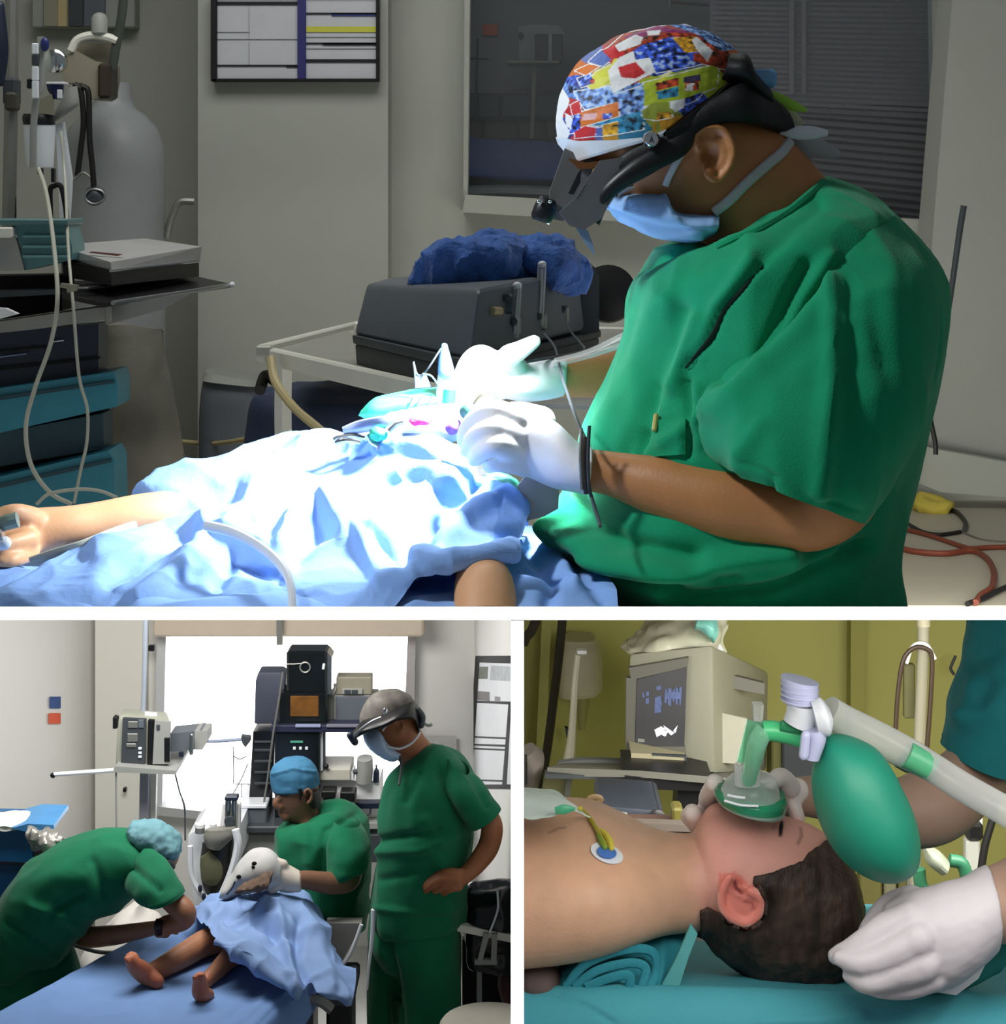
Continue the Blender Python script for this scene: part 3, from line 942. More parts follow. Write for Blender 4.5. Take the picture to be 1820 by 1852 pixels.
tag(mk('black_handle_disc', G().lathe([(.004, -.02), (.04, -.018), (.062, -.006), (.06, .012), (.03, .02), (.004, .022)], W(1100, 531, 4.2), 28, Matrix.Rotation(R(80), 3, 'X')), M['black']), 'black round pad sticking out behind the grey case', 'pad')

FD = lambda x: 3.18 + (x - 868) / 207 * .77 - .06


def lump(name, sil, D, t, lab, seed, m, amp=.02, cat='towel', sc=9):
    g = G().loft([(*s, D, t * k) for s, k in sil], 70, 70)
    me = remesh(g, .006, 2)
    wrinkle(me, amp=amp * .9, scale=sc * .8, seed=seed, front=False, ridged=amp * .9)
    wrinkle(me, amp=amp * .3, scale=sc * 2.4, seed=seed + 4, front=False, ridged=amp * .35)
    return mk(name, me, m, None, lab, cat, 'blue towels on the case')
lump('crumpled_towel', [((745, 508, 752, 470), .3), ((770, 520, 785, 448), .8), ((820, 522, 840, 430), 1), ((880, 516, 885, 424), 1), ((920, 506, 925, 440), .8), ((940, 500, 938, 470), .3)],
     3.62, .11, 'larger heap of crumpled blue towel on the grey case', 1.0, M['bluetowel'])
lump('crumpled_towel', [((918, 495, 925, 450), .3), ((950, 500, 950, 426), .8), ((1000, 510, 985, 434), 1), ((1030, 520, 1020, 458), .8), ((1046, 512, 1044, 482), .3)],
     3.66, .09, 'smaller crumpled blue towel hanging over the case edge', 5.0, M['bluetowel'])

# clear tubes and fittings standing in front of the case
for x0, y0, x1, y1, m, lb in ((936, 516, 930, 610, 'clear', 'shorter clear tube fitting with a bright tip before the case'), (981, 478, 975, 588, 'clear', 'tall clear tube fitting standing before the blue towel')):
    t = thing('tube_fitting', W(x0, y1, FD(x0)), lb, 'tube fitting', 'clear fittings before the case')
    fd = FD(x0)
    a, b = W(x0, y0, fd), W(x1, y1, fd)
    mk('barrel', G().tube([(x0, y0, fd), (x1, y1, fd)], .008, k=14), M['clear'], t)
    mk('cap', G().ball(a, (.008, .008, .006)), M['white_plastic'], t)
    mk('core', G().tube([(x0, y0 + 8, fd), (x1, y1 - 6, fd)], .003), M['steel'], t)
for q, lb in (((915, 575, 943, 606), 'small grey block by the short clear tube'), ((957, 566, 990, 598), 'small grey block under the tall clear tube'), ((1004, 553, 1030, 584), 'small pale block at the end of the grey case'), ((902, 532, 930, 568), 'dark small block on the side of the grey case')):
    fd = FD((q[0] + q[2]) / 2) + .03
    t = thing('connector_block', W((q[0] + q[2]) / 2, q[3], fd), lb, 'connector', 'connector blocks on the case')
    mk('block', G().pbox(*q, fd, .05, .004), M['steel_dull'] if q[0] > 910 else M['charcoal'], t)
    mk('port', G().lathe([(.007, 0), (.007, .012), (.004, .014)], W((q[0] + q[2]) / 2, q[1] + 6, fd - .005), 12, Matrix.Rotation(R(90), 3, 'X')), M['charcoal'], t)
tag(mk('brass_tip', G().tube([(890, 562, 3.24), (905, 563, 3.26)], .007, k=12), mat('tan_tip', rgb(190, 170, 130), .4)), 'tan nozzle tip on the side of the grey case', 'nozzle')

# ------------------------------------------------------------------ upper room: right side floor things
tag(mk('black_pole', G().tube([(1744, 372, 4.9), (1736, 420, 4.9), (1716, 560, 4.9), (1696, 680, 4.9), (1678, 780, 4.9), (1648, 880, 4.9), (1600, 966, 4.9)], [.008, .008, .007, .006, .005, .005, .005]), M['charcoal']), 'dark thin pole leaning on the wall behind the surgeon', 'pole')
cr = thing('stool_leg_stand', W(1645, 868, 4.7), 'cream painted stand leg behind the surgeon with black cables', 'stand')
mk('leg', G().prism([(1662, 720), (1668, 720), (1660, 800), (1650, 921), (1618, 921), (1650, 800)], 5.28, .04), mat('cream_paint', rgb(170, 165, 135), .5), cr)
mk('cable', G().tube([(1680, 715, 4.8), (1684, 760, 4.8), (1692, 800, 4.8), (1693, 822, 4.8)], .006), M['cable_black'], cr)
mk('cable', G().tube([(1672, 700, 4.8), (1668, 780, 4.8), (1676, 798, 4.8)], .004), M['cable_black'], cr)
cables = [('floor_cable', [(1628, 955), (1680, 968), (1740, 988), (1757, 992), (1790, 990), (1850, 988), (1960, 980), (2080, 1000)], 'cable_brown', .006, 'brown cable crossing the floor above the other brown cable'),
          ('floor_cable', [(1622, 990), (1660, 998), (1710, 1001), (1757, 996), (1785, 1010), (1798, 1035), (1794, 1062), (1775, 1076), (1765, 1090)], 'cable_brown', .007, 'brown cable curling down to the floor edge'),
          ('floor_cable', [(1640, 946), (1670, 962), (1700, 967), (1738, 962)], 'cable_black', .005, 'lower arc of thin black cable under the yellow cloth'),
          ('floor_cable', [(1709, 919), (1730, 926), (1746, 944), (1745, 958)], 'cable_black', .006, 'black cable running from the yellow cloth'),
          ('floor_cable', [(1750, 1092), (1780, 1082), (1830, 1058), (1960, 1010)], 'cable_black', .006, 'black cable at the front corner of the floor'),
          ('floor_cable', [(1624, 880), (1640, 890), (1647, 905), (1644, 914), (1638, 905), (1640, 893)], 'cable_black', .005, 'small black cable loop on the floor beside the surgeon')]
for nm, p, m, r, lb in cables:
    q = []
    for x, y in p:
        D = F * (CZ - r) / (y - CY)
        q.append((x, y, D))
    mk(nm, G().tube(q, r, (len(p) - 1) * 8), M[m], None, lb, 'cable', 'cables on the floor')
D = F * CZ / (925 - CY)
me = wrinkle(mesh_of(G().ball(W(1688, 922, D) + Vector((0, 0, .012)), (.062, .05, .022), 30, 20)), amp=.02, scale=16, front=False)
tag(mk('yellow_cloth', me, mat('yellow_rag', rgb(186, 168, 70), .9, var=.15)), 'yellow rag lying among the cables on the floor', 'cloth')
# floor seams
for p in (((1660, 916), (1705, 890), (1757, 870)), ((1730, 858), (1757, 870), (1840, 900)), ((1738, 962), (1780, 978), (1840, 982))):
    q = [(x, y, F * CZ / (y - CY)) for x, y in p]
    struct('floor_seam', G().tube(q, .004, 8), mat('seam_grey', rgb(96, 92, 82), .7), floor_u)
g = G().prism([(1690, 838), (1664, 790), (1672, 700), (1720, 700), (1735, 838)], 5.1, .05)
struct('wall_skirting', G().prism([(1655, 800), (1690, 812), (1900, 850), (1900, 905), (1700, 890), (1655, 870)], 5.3, .05), M['wall_grey'])

# ------------------------------------------------------------------ upper room: the operating surgeon
def bvh(me):
    from mathutils.bvhtree import BVHTree
    v = [x.co.copy() for x in me.vertices]
    return BVHTree.FromPolygons(v, [tuple(p.vertices) for p in me.polygons])


def onto(tree, pts, lift=.002, dflt=2.4):
    """points (px,py) laid onto a surface as seen along the ray, lifted towards the eye"""
    out = []
    o = Vector((0, 0, CZ))
    for p in pts:
        d = Vector(W(p[0], p[1], 1.0)) - o
        h = tree.ray_cast(o, d.normalized(), 20)
        D = h[0].y - lift if h[0] is not None else (out[-1][2] if out else dflt)
        out.append((p[0], p[1], D))
    return out


def fingers(g, chains):
    for c in chains:
        g.limb(c, (len(c) - 1) * 7 + 1, 14)


def ear(g, pts_outer, D, pts_inner=None, fat=9, tilt=0.0):
    """outer helix tube, antihelix, lobe and a thin back plate, px polyline round the ear"""
    n = len(pts_outer)
    g.tube([(x, y, D - .004 - tilt * i / n, fat * D / F * (1 if i < n - 2 else 1.25)) for i, (x, y) in enumerate(pts_outer)], 0, n * 5, 10, True)
    if pts_inner:
        g.tube([(x, y, D - .001, fat * .8 * D / F) for x, y in pts_inner], 0, len(pts_inner) * 5, 10, True)


surgeon = thing('person', W(1400, 1097, 2.4), 'surgeon in green scrubs with colourful cap and headlight bent over the patient', 'person')
body = G()
body.loft([(1150, 78, 1290, 62, 2.4, .03), (1060, 140, 1320, 96, 2.4, .062), (1030, 205, 1336, 146, 2.4, .074), (1044, 275, 1350, 196, 2.4, .078),
           (1085, 325, 1392, 226, 2.4, .076), (1112, 372, 1432, 256, 2.4, .072), (1160, 408, 1462, 286, 2.4, .068), (1232, 424, 1490, 318, 2.4, .066),
           (1276, 452, 1530, 372, 2.4, .07), (1290, 520, 1580, 450, 2.42, .09), (1230, 640, 1620, 600, 2.42, .15), (1140, 860, 1600, 860, 2.42, .16), (1100, 1140, 1600, 1140, 2.42, .16)], 90, 48)
# near arm: shoulder, elbow, forearm (the hand is gloved)
body.limb([(1530, 560, 2.30, 80), (1545, 720, 2.2, 78), (1530, 870, 2.16, 72), (1478, 928, 2.17, 66), (1400, 925, 2.19, 67), (1300, 908, 2.21, 68), (1200, 882, 2.23, 56), (1120, 860, 2.25, 42), (1068, 850, 2.26, 38)], 90, 24)
# far arm
body.limb([(1300, 560, 2.6, 70), (1200, 680, 2.66, 60), (1120, 678, 2.64, 46), (1060, 682, 2.62, 38), (1010, 686, 2.6, 34)], 40, 20)
# ear
EX = [(1262, 268), (1258, 250), (1268, 236), (1288, 230), (1308, 234), (1322, 252), (1327, 275), (1322, 298), (1310, 316), (1296, 326), (1284, 320), (1280, 308)]
ear(body, EX, 2.318, [(1272, 262), (1290, 254), (1306, 264), (1308, 284), (1298, 300)], 7.0)
body.loft([(1260, 246, 1300, 236, 2.325, .006), (1258, 268, 1322, 258, 2.325, .008), (1264, 290, 1322, 284, 2.325, .008), (1276, 308, 1308, 310, 2.325, .007)], 10, 14)
me_body = remesh(body, .0035, 3)
cut_ledge(me_body)
v = mv(me_body); P = to_px(v)
# hollow of the ear
hol = np.exp(-(((P[:, 0] - 1282) / 13) ** 2 + ((P[:, 1] - 282) / 18) ** 2)) * (v[:, 1] < 2.36)
v[:, 1] += .017 * hol
setv(me_body, v)
skin_col = np.array((184, 124, 74)) / 255
def sk(P, v, n):
    c = np.tile(skin_col, (len(P), 1))
    stub = np.exp(-(seg_dist(P, [(1215, 330), (1240, 400), (1300, 410)]) / 34) ** 2)[:, None]      # shaved beard
    c = c * (1 - .35 * stub) + np.array((.25, .2, .17)) * .35 * stub
    nk = np.exp(-(seg_dist(P, [(1290, 470), (1380, 450)]) / 24) ** 2)[:, None]
    return c * (1 - .25 * nk) + np.array((.35, .2, .16)) * .25 * nk
paint(me_body, sk)
M['skin_v'] = mat('skin_painted', (1, 1, 1), .5, var=.08, scale=28, bump=.12, bscale=240, sss=.1, vcol=True)
sbody = mk('body', me_body, M['skin_v'], surgeon, sharp=180)

# scrub top
top = G()
top.loft([(1296, 448, 1496, 322, 2.4, .075), (1272, 452, 1540, 342, 2.4, .125), (1225, 470, 1600, 385, 2.4, .175), (1165, 500, 1655, 435, 2.41, .205), (1143, 540, 1692, 495, 2.42, .225),
          (1136, 610, 1702, 580, 2.42, .235), (1105, 700, 1690, 680, 2.42, .235), (1064, 775, 1664, 780, 2.42, .235), (1048, 850, 1642, 870, 2.42, .235),
          (1008, 915, 1620, 955, 2.42, .24), (1000, 985, 1616, 1010, 2.42, .24), (1056, 1035, 1624, 1060, 2.42, .24), (1105, 1090, 1628, 1100, 2.42, .24), (1118, 1140, 1630, 1140, 2.42, .24)], 170, 260, e=2.08)
me_top = mesh_of(top)
top_folds = [([(1378, 484), (1310, 562), (1288, 612), (1240, 668)], -.0035, 6), ([(1364, 474), (1296, 556), (1262, 640)], .004, 14),
             ([(1480, 372), (1380, 470)], -.004, 14), ([(1240, 690), (1250, 760), (1246, 820)], -.005, 8), ([(1262, 700), (1270, 800)], .004, 12),
             ([(1200, 540), (1130, 700), (1080, 800)], .006, 20), ([(1230, 560), (1180, 720), (1130, 820)], -.005, 16), ([(1260, 580), (1215, 700)], .005, 14),
             ([(1010, 960), (1100, 1010), (1250, 1030), (1420, 1000)], .014, 22), ([(1040, 1015), (1120, 1048), (1220, 1060), (1330, 1045)], -.012, 12), ([(1080, 1020), (1160, 1040), (1280, 1050)], .010, 14),
             ([(1030, 900), (1130, 985), (1260, 1010)], -.008, 18), ([(1230, 1080), (1380, 1062), (1480, 1020), (1560, 985)], -.010, 12), ([(1250, 1062), (1400, 1040), (1500, 1000)], .007, 14),
             ([(1460, 480), (1420, 560), (1390, 640)], -.007, 12), ([(1500, 470), (1450, 540), (1420, 600)], .005, 14), ([(1300, 740), (1200, 800)], .004, 14),
             ([(1640, 600), (1620, 760), (1560, 900)], -.006, 16), ([(1660, 700), (1600, 860)], .005, 18), ([(1180, 700), (1165, 800)], -.003, 9), ([(1160, 780), (1150, 830)], -.006, 8)]
wrinkle(me_top, [(l, a * 1.8, w) for l, a, w in top_folds], amp=.005, scale=5, seed=2, stretch=(1.4, 1.4, .5), ridged=.006)
cut_ledge(me_top)
M['scrub_u'] = M['scrub']
stop = mk('scrub_top', me_top, M['scrub_u'], surgeon, sharp=180)
tb_top = bvh(me_top)
# neckline band and front pocket
me2 = me_top.copy(); setv(me2, mv(me_top) + np.array(WL[stop.name])); tree = bvh(me2)
sm = onto(tree, [(1380, 484), (1350, 518), (1312, 560), (1290, 606), (1262, 640), (1240, 666)], .0018)
mk('seam_crease', G().tube(sm, [.0012, .0032, .0026, .0034, .0024, .0010], 50, 8, flat=.5), mat('seam_crease_shade', rgb(10, 40, 30), .9), stop)  # dark tube standing in for the shade of the crease along the seam
nb = onto(tree, [(1300, 446), (1330, 432), (1372, 416), (1420, 388), (1460, 356), (1490, 330)], .003)
mk('neck_band', G().tube(nb, .0055, 40, 8), M['scrub_u'], stop)
pk = onto(tree, [(1168, 800), (1196, 752), (1236, 748)], .004)
g = G()
pts = [[(1182 + (1240 - 1182) * j / 9, 760 + (826 - 760) * i / 9 - j * .5) for j in range(10)] for i in range(10)]
rows = [onto(tree, r, .006) for r in pts]
g.patch(rows, 14, 14)
g2 = G().patch([[(a, b, c + .003) for a, b, c in r] for r in rows], 14, 14)
g.add(g2.V(), [tuple(reversed(f)) for f in g2.f])
mk('chest_pocket', g, M['scrub_u'], stop)
pen = onto(tree, [(1187, 752), (1184, 776)], .011)
tag(mk('yellow_pen', G().tube(pen, .003, 6, 8, True), mat('yellow_pen', rgb(190, 176, 96), .4)), 'small yellow tipped pen standing in the chest pocket', 'pen')

# near sleeve, hanging open over the elbow
sl = G()
Rg = [(1390, 500, 1600, 398, 2.33, .10), (1338, 590, 1676, 500, 2.27, .12), (1292, 690, 1680, 640, 2.23, .125), (1284, 770, 1654, 760, 2.2, .125), (1296, 812, 1600, 868, 2.185, .12), (1322, 836, 1552, 926, 2.18, .112)]
sl.loft(Rg, 90, 110, cap=False, e=2.2)
inn = [(a + 8, b, c - 8, d, D, t - .01) for a, b, c, d, D, t in Rg[2:]]
s2 = G().loft(inn, 30, 110, cap=False, e=2.2)
s2f = [tuple(reversed(f)) for f in s2.f]
sl.add(s2.V(), s2f)
me_sl = mesh_of(sl)
wrinkle(me_sl, [([(1512, 518), (1506, 700), (1482, 890)], .016, 16), ([(1532, 530), (1530, 700), (1520, 900)], -.005, 20), ([(1490, 540), (1400, 640), (1300, 745)], .010, 22), ([(1470, 520), (1380, 610), (1310, 690)], -.012, 16),
                ([(1380, 770), (1340, 830)], .005, 14), ([(1400, 860), (1398, 890)], -.005, 6), ([(1580, 540), (1590, 660)], -.003, 16), ([(1610, 540), (1625, 700)], .002, 18), ([(1326, 826), (1400, 858), (1470, 900), (1550, 916)], -.002, 5)],
        amp=.005, scale=6, seed=5, stretch=(1.4, 1.4, .4), ridged=.007)
mk('sleeve', me_sl, M['scrub_u'], surgeon, sharp=180)
# far sleeve end
g = G().loft([(1180, 540, 1290, 470, 2.56, .08), (1130, 640, 1290, 560, 2.6, .09), (1098, 720, 1260, 680, 2.62, .09)], 30, 40)
mk('sleeve', wrinkle(mesh_of(g), amp=.006, scale=7), M['scrub_u'], surgeon, sharp=180)
g = G().loft([(1186, 452, 1290, 424, 2.44, .05), (1156, 505, 1285, 475, 2.45, .10), (1142, 560, 1260, 560, 2.46, .12), (1138, 620, 1240, 640, 2.46, .12)], 30, 40)
mk('collar_front', wrinkle(mesh_of(g), [([(1240, 450), (1190, 540)], -.006, 10), ([(1270, 450), (1235, 540)], .006, 10)], amp=.004, scale=9), M['scrub_u'], surgeon, sharp=180)
mk('undershirt', G().loft([(1276, 452, 1300, 440, 2.36, .02), (1268, 480, 1310, 470, 2.36, .02), (1280, 500, 1290, 500, 2.36, .01)], 10, 16), mat('maroon_undershirt', rgb(56, 34, 32), .9, var=.2), surgeon)

# cap with the printed patchwork
capg = G()
capg.loft([(1150, 56, 1240, 47, 2.4, .012), (1110, 72, 1292, 66, 2.4, .035), (1052, 112, 1334, 100, 2.4, .062), (1020, 165, 1346, 135, 2.4, .078), (1008, 215, 1350, 160, 2.4, .086), (1012, 250, 1350, 180, 2.4, .088), (1030, 292, 1352, 200, 2.4, .088)], 300, 360)
me_cap = mesh_of(capg)
C = {'r': (205, 45, 48), 'o': (222, 120, 44), 'b': (60, 92, 205), 'lb': (110, 150, 225), 'w': (240, 240, 238), 'g': (178, 196, 50), 'y': (222, 220, 70), 'br': (168, 62, 34), 't': (50, 130, 165), 'p': (150, 50, 110),
     'gd': (208, 150, 40), 'dk': (70, 60, 90), 'mb': (96, 120, 190), 'pk': (240, 190, 190), 'gr': (150, 160, 60)}
PATCH = [('w', [(1000, 40), (1360, 40), (1360, 300), (1000, 300)]),
         ('lb', [(1200, 40), (1360, 60), (1360, 130), (1260, 80)]), ('br', [(1090, 95), (1130, 60), (1210, 45), (1260, 62), (1330, 110), (1330, 130), (1250, 110), (1120, 130)]), ('p', [(1130, 66), (1190, 46), (1260, 60), (1190, 58), (1140, 74)]),
         ('r', [(1088, 92), (1120, 78), (1132, 98), (1106, 116)]), ('w', [(1112, 82), (1150, 62), (1164, 68), (1158, 80), (1120, 94)]), ('w', [(1170, 56), (1196, 54), (1192, 63), (1172, 64)]),
         ('b', [(1140, 96), (1160, 82), (1214, 66), (1260, 70), (1290, 110), (1252, 120), (1186, 132), (1176, 104), (1142, 110)]), ('gd', [(1216, 68), (1256, 66), (1272, 92), (1240, 96)]),
         ('o', [(1300, 92), (1336, 90), (1336, 130), (1318, 132)]), ('br', [(1255, 96), (1318, 92), (1318, 124), (1256, 112)]), ('w', [(1260, 66), (1274, 78), (1290, 92), (1280, 112), (1262, 92), (1252, 72)]),
         ('mb', [(1064, 112), (1088, 90), (1106, 108), (1090, 120)]), ('o', [(1040, 128), (1066, 116), (1084, 120), (1060, 136)]),
         ('y', [(1060, 152), (1078, 130), (1104, 118), (1112, 106), (1130, 104), (1122, 122), (1108, 134), (1104, 150), (1072, 164)]), ('w', [(1100, 128), (1120, 104), (1146, 92), (1150, 108), (1176, 104), (1186, 130), (1162, 142), (1108, 170)]),
         ('r', [(1118, 122), (1150, 112), (1168, 132), (1150, 142), (1124, 140)]), ('b', [(1044, 142), (1068, 134), (1076, 150), (1052, 158)]), ('r', [(1066, 146), (1076, 142), (1074, 152)]),
         ('lb', [(1038, 166), (1104, 156), (1110, 172), (1166, 154), (1166, 206), (1122, 212), (1118, 184), (1058, 198)]),
         ('g', [(1164, 150), (1288, 118), (1300, 124), (1296, 158), (1240, 178), (1166, 192)]), ('br', [(1186, 150), (1228, 140), (1228, 154), (1188, 164)]), ('t', [(1188, 166), (1228, 156), (1228, 174), (1190, 180)]),
         ('dk', [(1236, 140), (1268, 134), (1268, 146), (1236, 150)]), ('br', [(1238, 150), (1266, 146), (1264, 162), (1238, 166)]), ('w', [(1242, 152), (1256, 150), (1252, 164), (1240, 164)]), ('gr', [(1160, 202), (1180, 186), (1212, 184), (1216, 206), (1188, 218), (1164, 214)]), ('gd', [(1190, 204), (1214, 202), (1216, 212), (1186, 218)]),
         ('w', [(1212, 184), (1238, 178), (1238, 194), (1220, 204)]), ('b', [(1238, 178), (1272, 166), (1262, 180), (1238, 190)]),
         ('o', [(1048, 204), (1118, 184), (1120, 210), (1050, 230)]), ('pk', [(1056, 206), (1080, 204), (1078, 216), (1052, 218)]), ('b', [(1090, 206), (1108, 204), (1106, 214), (1090, 216)]),
         ('r', [(1032, 190), (1048, 182), (1052, 204), (1036, 208)]), ('b', [(1038, 208), (1050, 206), (1050, 236), (1030, 242)]), ('w', [(1022, 204), (1034, 210), (1034, 234), (1024, 228)]), ('t', [(1070, 226), (1160, 200), (1162, 226), (1120, 238), (1118, 218), (1080, 228)]), ('r', [(1040, 238), (1058, 228), (1080, 232), (1076, 246), (1040, 250)]),
         ('gd', [(1090, 226), (1118, 220), (1118, 242), (1090, 246)]), ('mb', [(1078, 232), (1090, 230), (1090, 246), (1078, 246)]), ('t', [(1118, 224), (1164, 210), (1164, 234), (1118, 242)]), ('y', [(1214, 128), (1196, 150), (1188, 146)])]
SPECK = {'b', 'lb', 't', 'gd', 'br'}
def cap_col(P, v, n):
    c = np.tile(np.array(C['w']) / 255.0, (len(P), 1))
    sp = np.zeros(len(P))
    hit = np.zeros(len(P), bool)
    white = np.ones(len(P), bool)
    near, ncol, nsp = np.full(len(P), 1e9), c.copy(), np.zeros(len(P))
    for i_, (k, poly) in enumerate(PATCH):
        m = inside(P, poly)
        if i_: white &= ~m
        c[m] = np.array(C[k]) / 255.0
        sp[m] = 1.0 if k in ('b', 'lb') else (.5 if k in SPECK else 0)
        hit |= m
        d = seg_dist(P, list(poly) + [poly[0]])
        w = (d < near) & (k != 'w')
        near[w] = d[w]
        ncol[w] = np.array(C[k]) / 255.0
        nsp[w] = .8 if k in ('b', 'lb') else 0
    # the gaps between the patches carry the nearest print, with thin pale seams; the front edge is left white as painted glare
    gap = white & (near > 1.6) & (P[:, 0] > 1024 + 6 * np.sin(P[:, 1] / 9))
    c[gap] = ncol[gap] * .92
    sp[gap] = nsp[gap]
    q = fbm(v, 150, 2.2, 2)
    c *= np.clip(1 + (q * 1.3)[:, None] * sp[:, None], .35, 1.9)
    c[(q > .35) & (sp > .9)] = (.72, .82, .96)
    c[(q < -.42) & (sp > .4)] *= .4
    return np.clip(c, 0, 1)
edge = [(990, 30), (1360, 30), (1346, 108), (1330, 134), (1292, 170), (1250, 200), (1208, 232), (1166, 248), (1110, 253), (1050, 254), (1018, 248), (990, 240)]
gc = shell(me_cap, edge, .0022, inner=0.0, snap=3)
mc = mesh_of(gc)
wrinkle(mc, [([(1040, 160), (1140, 130), (1290, 90)], .002, 10)], amp=.002, scale=30, seed=1)
paint(mc, cap_col)
cap = mk('surgical_cap', mc, mat('printed_cap_cloth', (1, 1, 1), .55, var=.05, bump=.1, bscale=200, vcol=True), surgeon, sharp=180)
gb = shell(me_cap, [(1000, 244), (1018, 248), (1050, 254), (1110, 253), (1166, 248), (1206, 234), (1176, 268), (1150, 280), (1110, 290), (1060, 294), (1034, 282), (1018, 262)], .004, inner=0.0, snap=5)
mk('brow_band', mesh_of(gb), mat('white_brow_band', rgb(228, 236, 244), .35), surgeon, sharp=60)

# headlight: black headband, side arm, grey visor plates, lamp
hb_ = mk('headlight_band', G(), M['black'], surgeon) if False else None
me_h = mesh_of(G().loft([(1150, 56, 1240, 47, 2.4, .012), (1110, 72, 1292, 66, 2.4, .035), (1052, 112, 1334, 100, 2.4, .062), (1020, 165, 1346, 135, 2.4, .078), (1008, 215, 1350, 160, 2.4, .086), (1012, 250, 1350, 180, 2.4, .088), (1030, 292, 1352, 200, 2.4, .088)], 120, 150))
gb = shell(me_h, [(1352, 96), (1336, 128), (1292, 172), (1208, 236), (1150, 284), (1120, 304), (1180, 300), (1230, 262), (1250, 232), (1300, 222), (1360, 240), (1440, 240), (1420, 120)], .008, inner=.001, snap=4)
gb.loft([(1100, 300, 1130, 330, 2.322, .006), (1140, 270, 1175, 310, 2.318, .008), (1200, 240, 1228, 268, 2.315, .008), (1290, 178, 1300, 226, 2.318, .009), (1345, 150, 1360, 226, 2.33, .02), (1390, 170, 1410, 240, 2.38, .03), (1420, 196, 1436, 238, 2.4, .03)], 30, 16)
gb.loft([(1300, 150, 1320, 96, 2.36, .04), (1330, 160, 1350, 100, 2.37, .06), (1360, 180, 1362, 130, 2.38, .06), (1392, 200, 1388, 160, 2.4, .05)], 20, 20)
hl = mk('headlight_band', gb, mat('black_leatherette', rgb(12, 12, 13), .55, bump=.3, bscale=60), surgeon, sharp=60)
mk('adjuster_knob', G().lathe([(.003, -.009), (.0075, -.009), (.0098, -.006), (.0105, 0), (.0105, .01)], W(1178, 252, 2.296), 26, Matrix.Rotation(R(-90), 3, 'X') @ Matrix.Identity(3)), M['chrome'], hl)
mk('knob_face', G().prism([(1174, 259), (1179, 244), (1184, 259), (1180, 255)], 2.284, .004), M['charcoal'], hl)
mk('rear_clip', G().lathe([(.011, 0), (.0115, .03), (.009, .034)], W(1352, 142, 2.36), 16, Matrix.Rotation(R(90), 3, 'Y')), mat('blue_clip', rgb(110, 160, 205), .3), hl)
mk('temple_arm', G().loft([(1066, 392, 1084, 408, 2.335, .012), (1086, 340, 1112, 356, 2.322, .012), (1140, 292, 1184, 312, 2.312, .01), (1200, 256, 1240, 280, 2.312, .009), (1236, 226, 1262, 246, 2.316, .008)], 24, 14), M['black'], hl)
vis = mk('visor_plate', G().prism([(1022, 268), (1060, 286), (1080, 288), (1042, 384), (1018, 400), (1000, 396), (994, 348)], 2.36, .03), mat('grey_visor', rgb(104, 104, 102), .5), hl)
g = G().prism([(1086, 290), (1130, 284), (1150, 278), (1088, 396), (1056, 416), (1030, 408), (1012, 384), (1044, 356)], 2.315, .02)
mk('visor_plate', g, mat('grey_visor2', rgb(98, 98, 98), .5), hl)
mk('brass_hinge', G().prism([(1028, 286), (1060, 294), (1110, 288), (1124, 284), (1100, 304), (1048, 306)], 2.34, .05), mat('brown_hinge', rgb(124, 78, 44), .35, .3), hl)
mk('slot_shadow', G().prism([(1046, 312), (1052, 306), (1050, 330), (1038, 352), (1028, 350)], 2.313, .004), M['blackm'], hl)
g = G().lathe([(.003, -.014), (.009, -.014), (.012, -.010), (.0132, -.002), (.0132, .010), (.0105, .015)], W(985, 379, 2.35), 24, Matrix.Rotation(R(200), 3, 'Y'))
lampo = mk('lamp_head', g, M['black'], hl)
mk('lamp_lens', G().lathe([(.001, 0), (.009, 0), (.0095, .002)], W(981, 398, 2.35), 20, Matrix.Rotation(R(200), 3, 'Y')), mat('lit_lens', rgb(240, 245, 255), .2, emit=(.9, .95, 1), es=6), hl)
for x, y in ((975, 364), (995, 365)): mk('lamp_screw', G().ball(W(x, y, 2.336), (.0028, .002, .002)), M['chrome'], hl)
mk('clear_prism', G().prism([(1042, 412), (1048, 404), (1064, 418), (1072, 440), (1077, 464), (1056, 436)], 2.33, .006), mat('bluish_shield', rgb(132, 160, 190), .2, alpha=.8), hl)
# ties and ribbons at the back
for nm, p, r, m in (('cap_tie', [(1384, 166, 2.4), (1410, 178, 2.4), (1436, 192, 2.4), (1460, 200, 2.4)], .006, mat('green_tie', rgb(160, 214, 70), .7)),
                    ('cap_tie', [(1376, 160, 2.41), (1400, 190, 2.41), (1430, 214, 2.41), (1452, 226, 2.41)], .010, mat('cream_tie', rgb(190, 184, 160), .8)),
                    ('mask_tie', [(1412, 236, 2.38), (1440, 240, 2.38), (1470, 240, 2.38), (1498, 240, 2.38)], .008, M['white_plastic']),
                    ('mask_tie', [(1420, 240, 2.4), (1452, 260, 2.4), (1486, 270, 2.4), (1518, 280, 2.4)], .011, mat('thin_ribbon', rgb(168, 170, 172), .8)),
                    ('mask_tie', [(1424, 244, 2.4), (1446, 268, 2.4), (1466, 290, 2.4)], .013, mat('thin_ribbon2', rgb(150, 150, 150), .8))):
    mk(nm, G().tube(p, [r * .6, r, r, r * .4], 24, 10, flat=.35), m, surgeon)
mk('hair', shell(me_body.copy() if False else me_h, [(1240, 232), (1300, 214), (1350, 236), (1300, 240)], .004), M['hair'], surgeon)

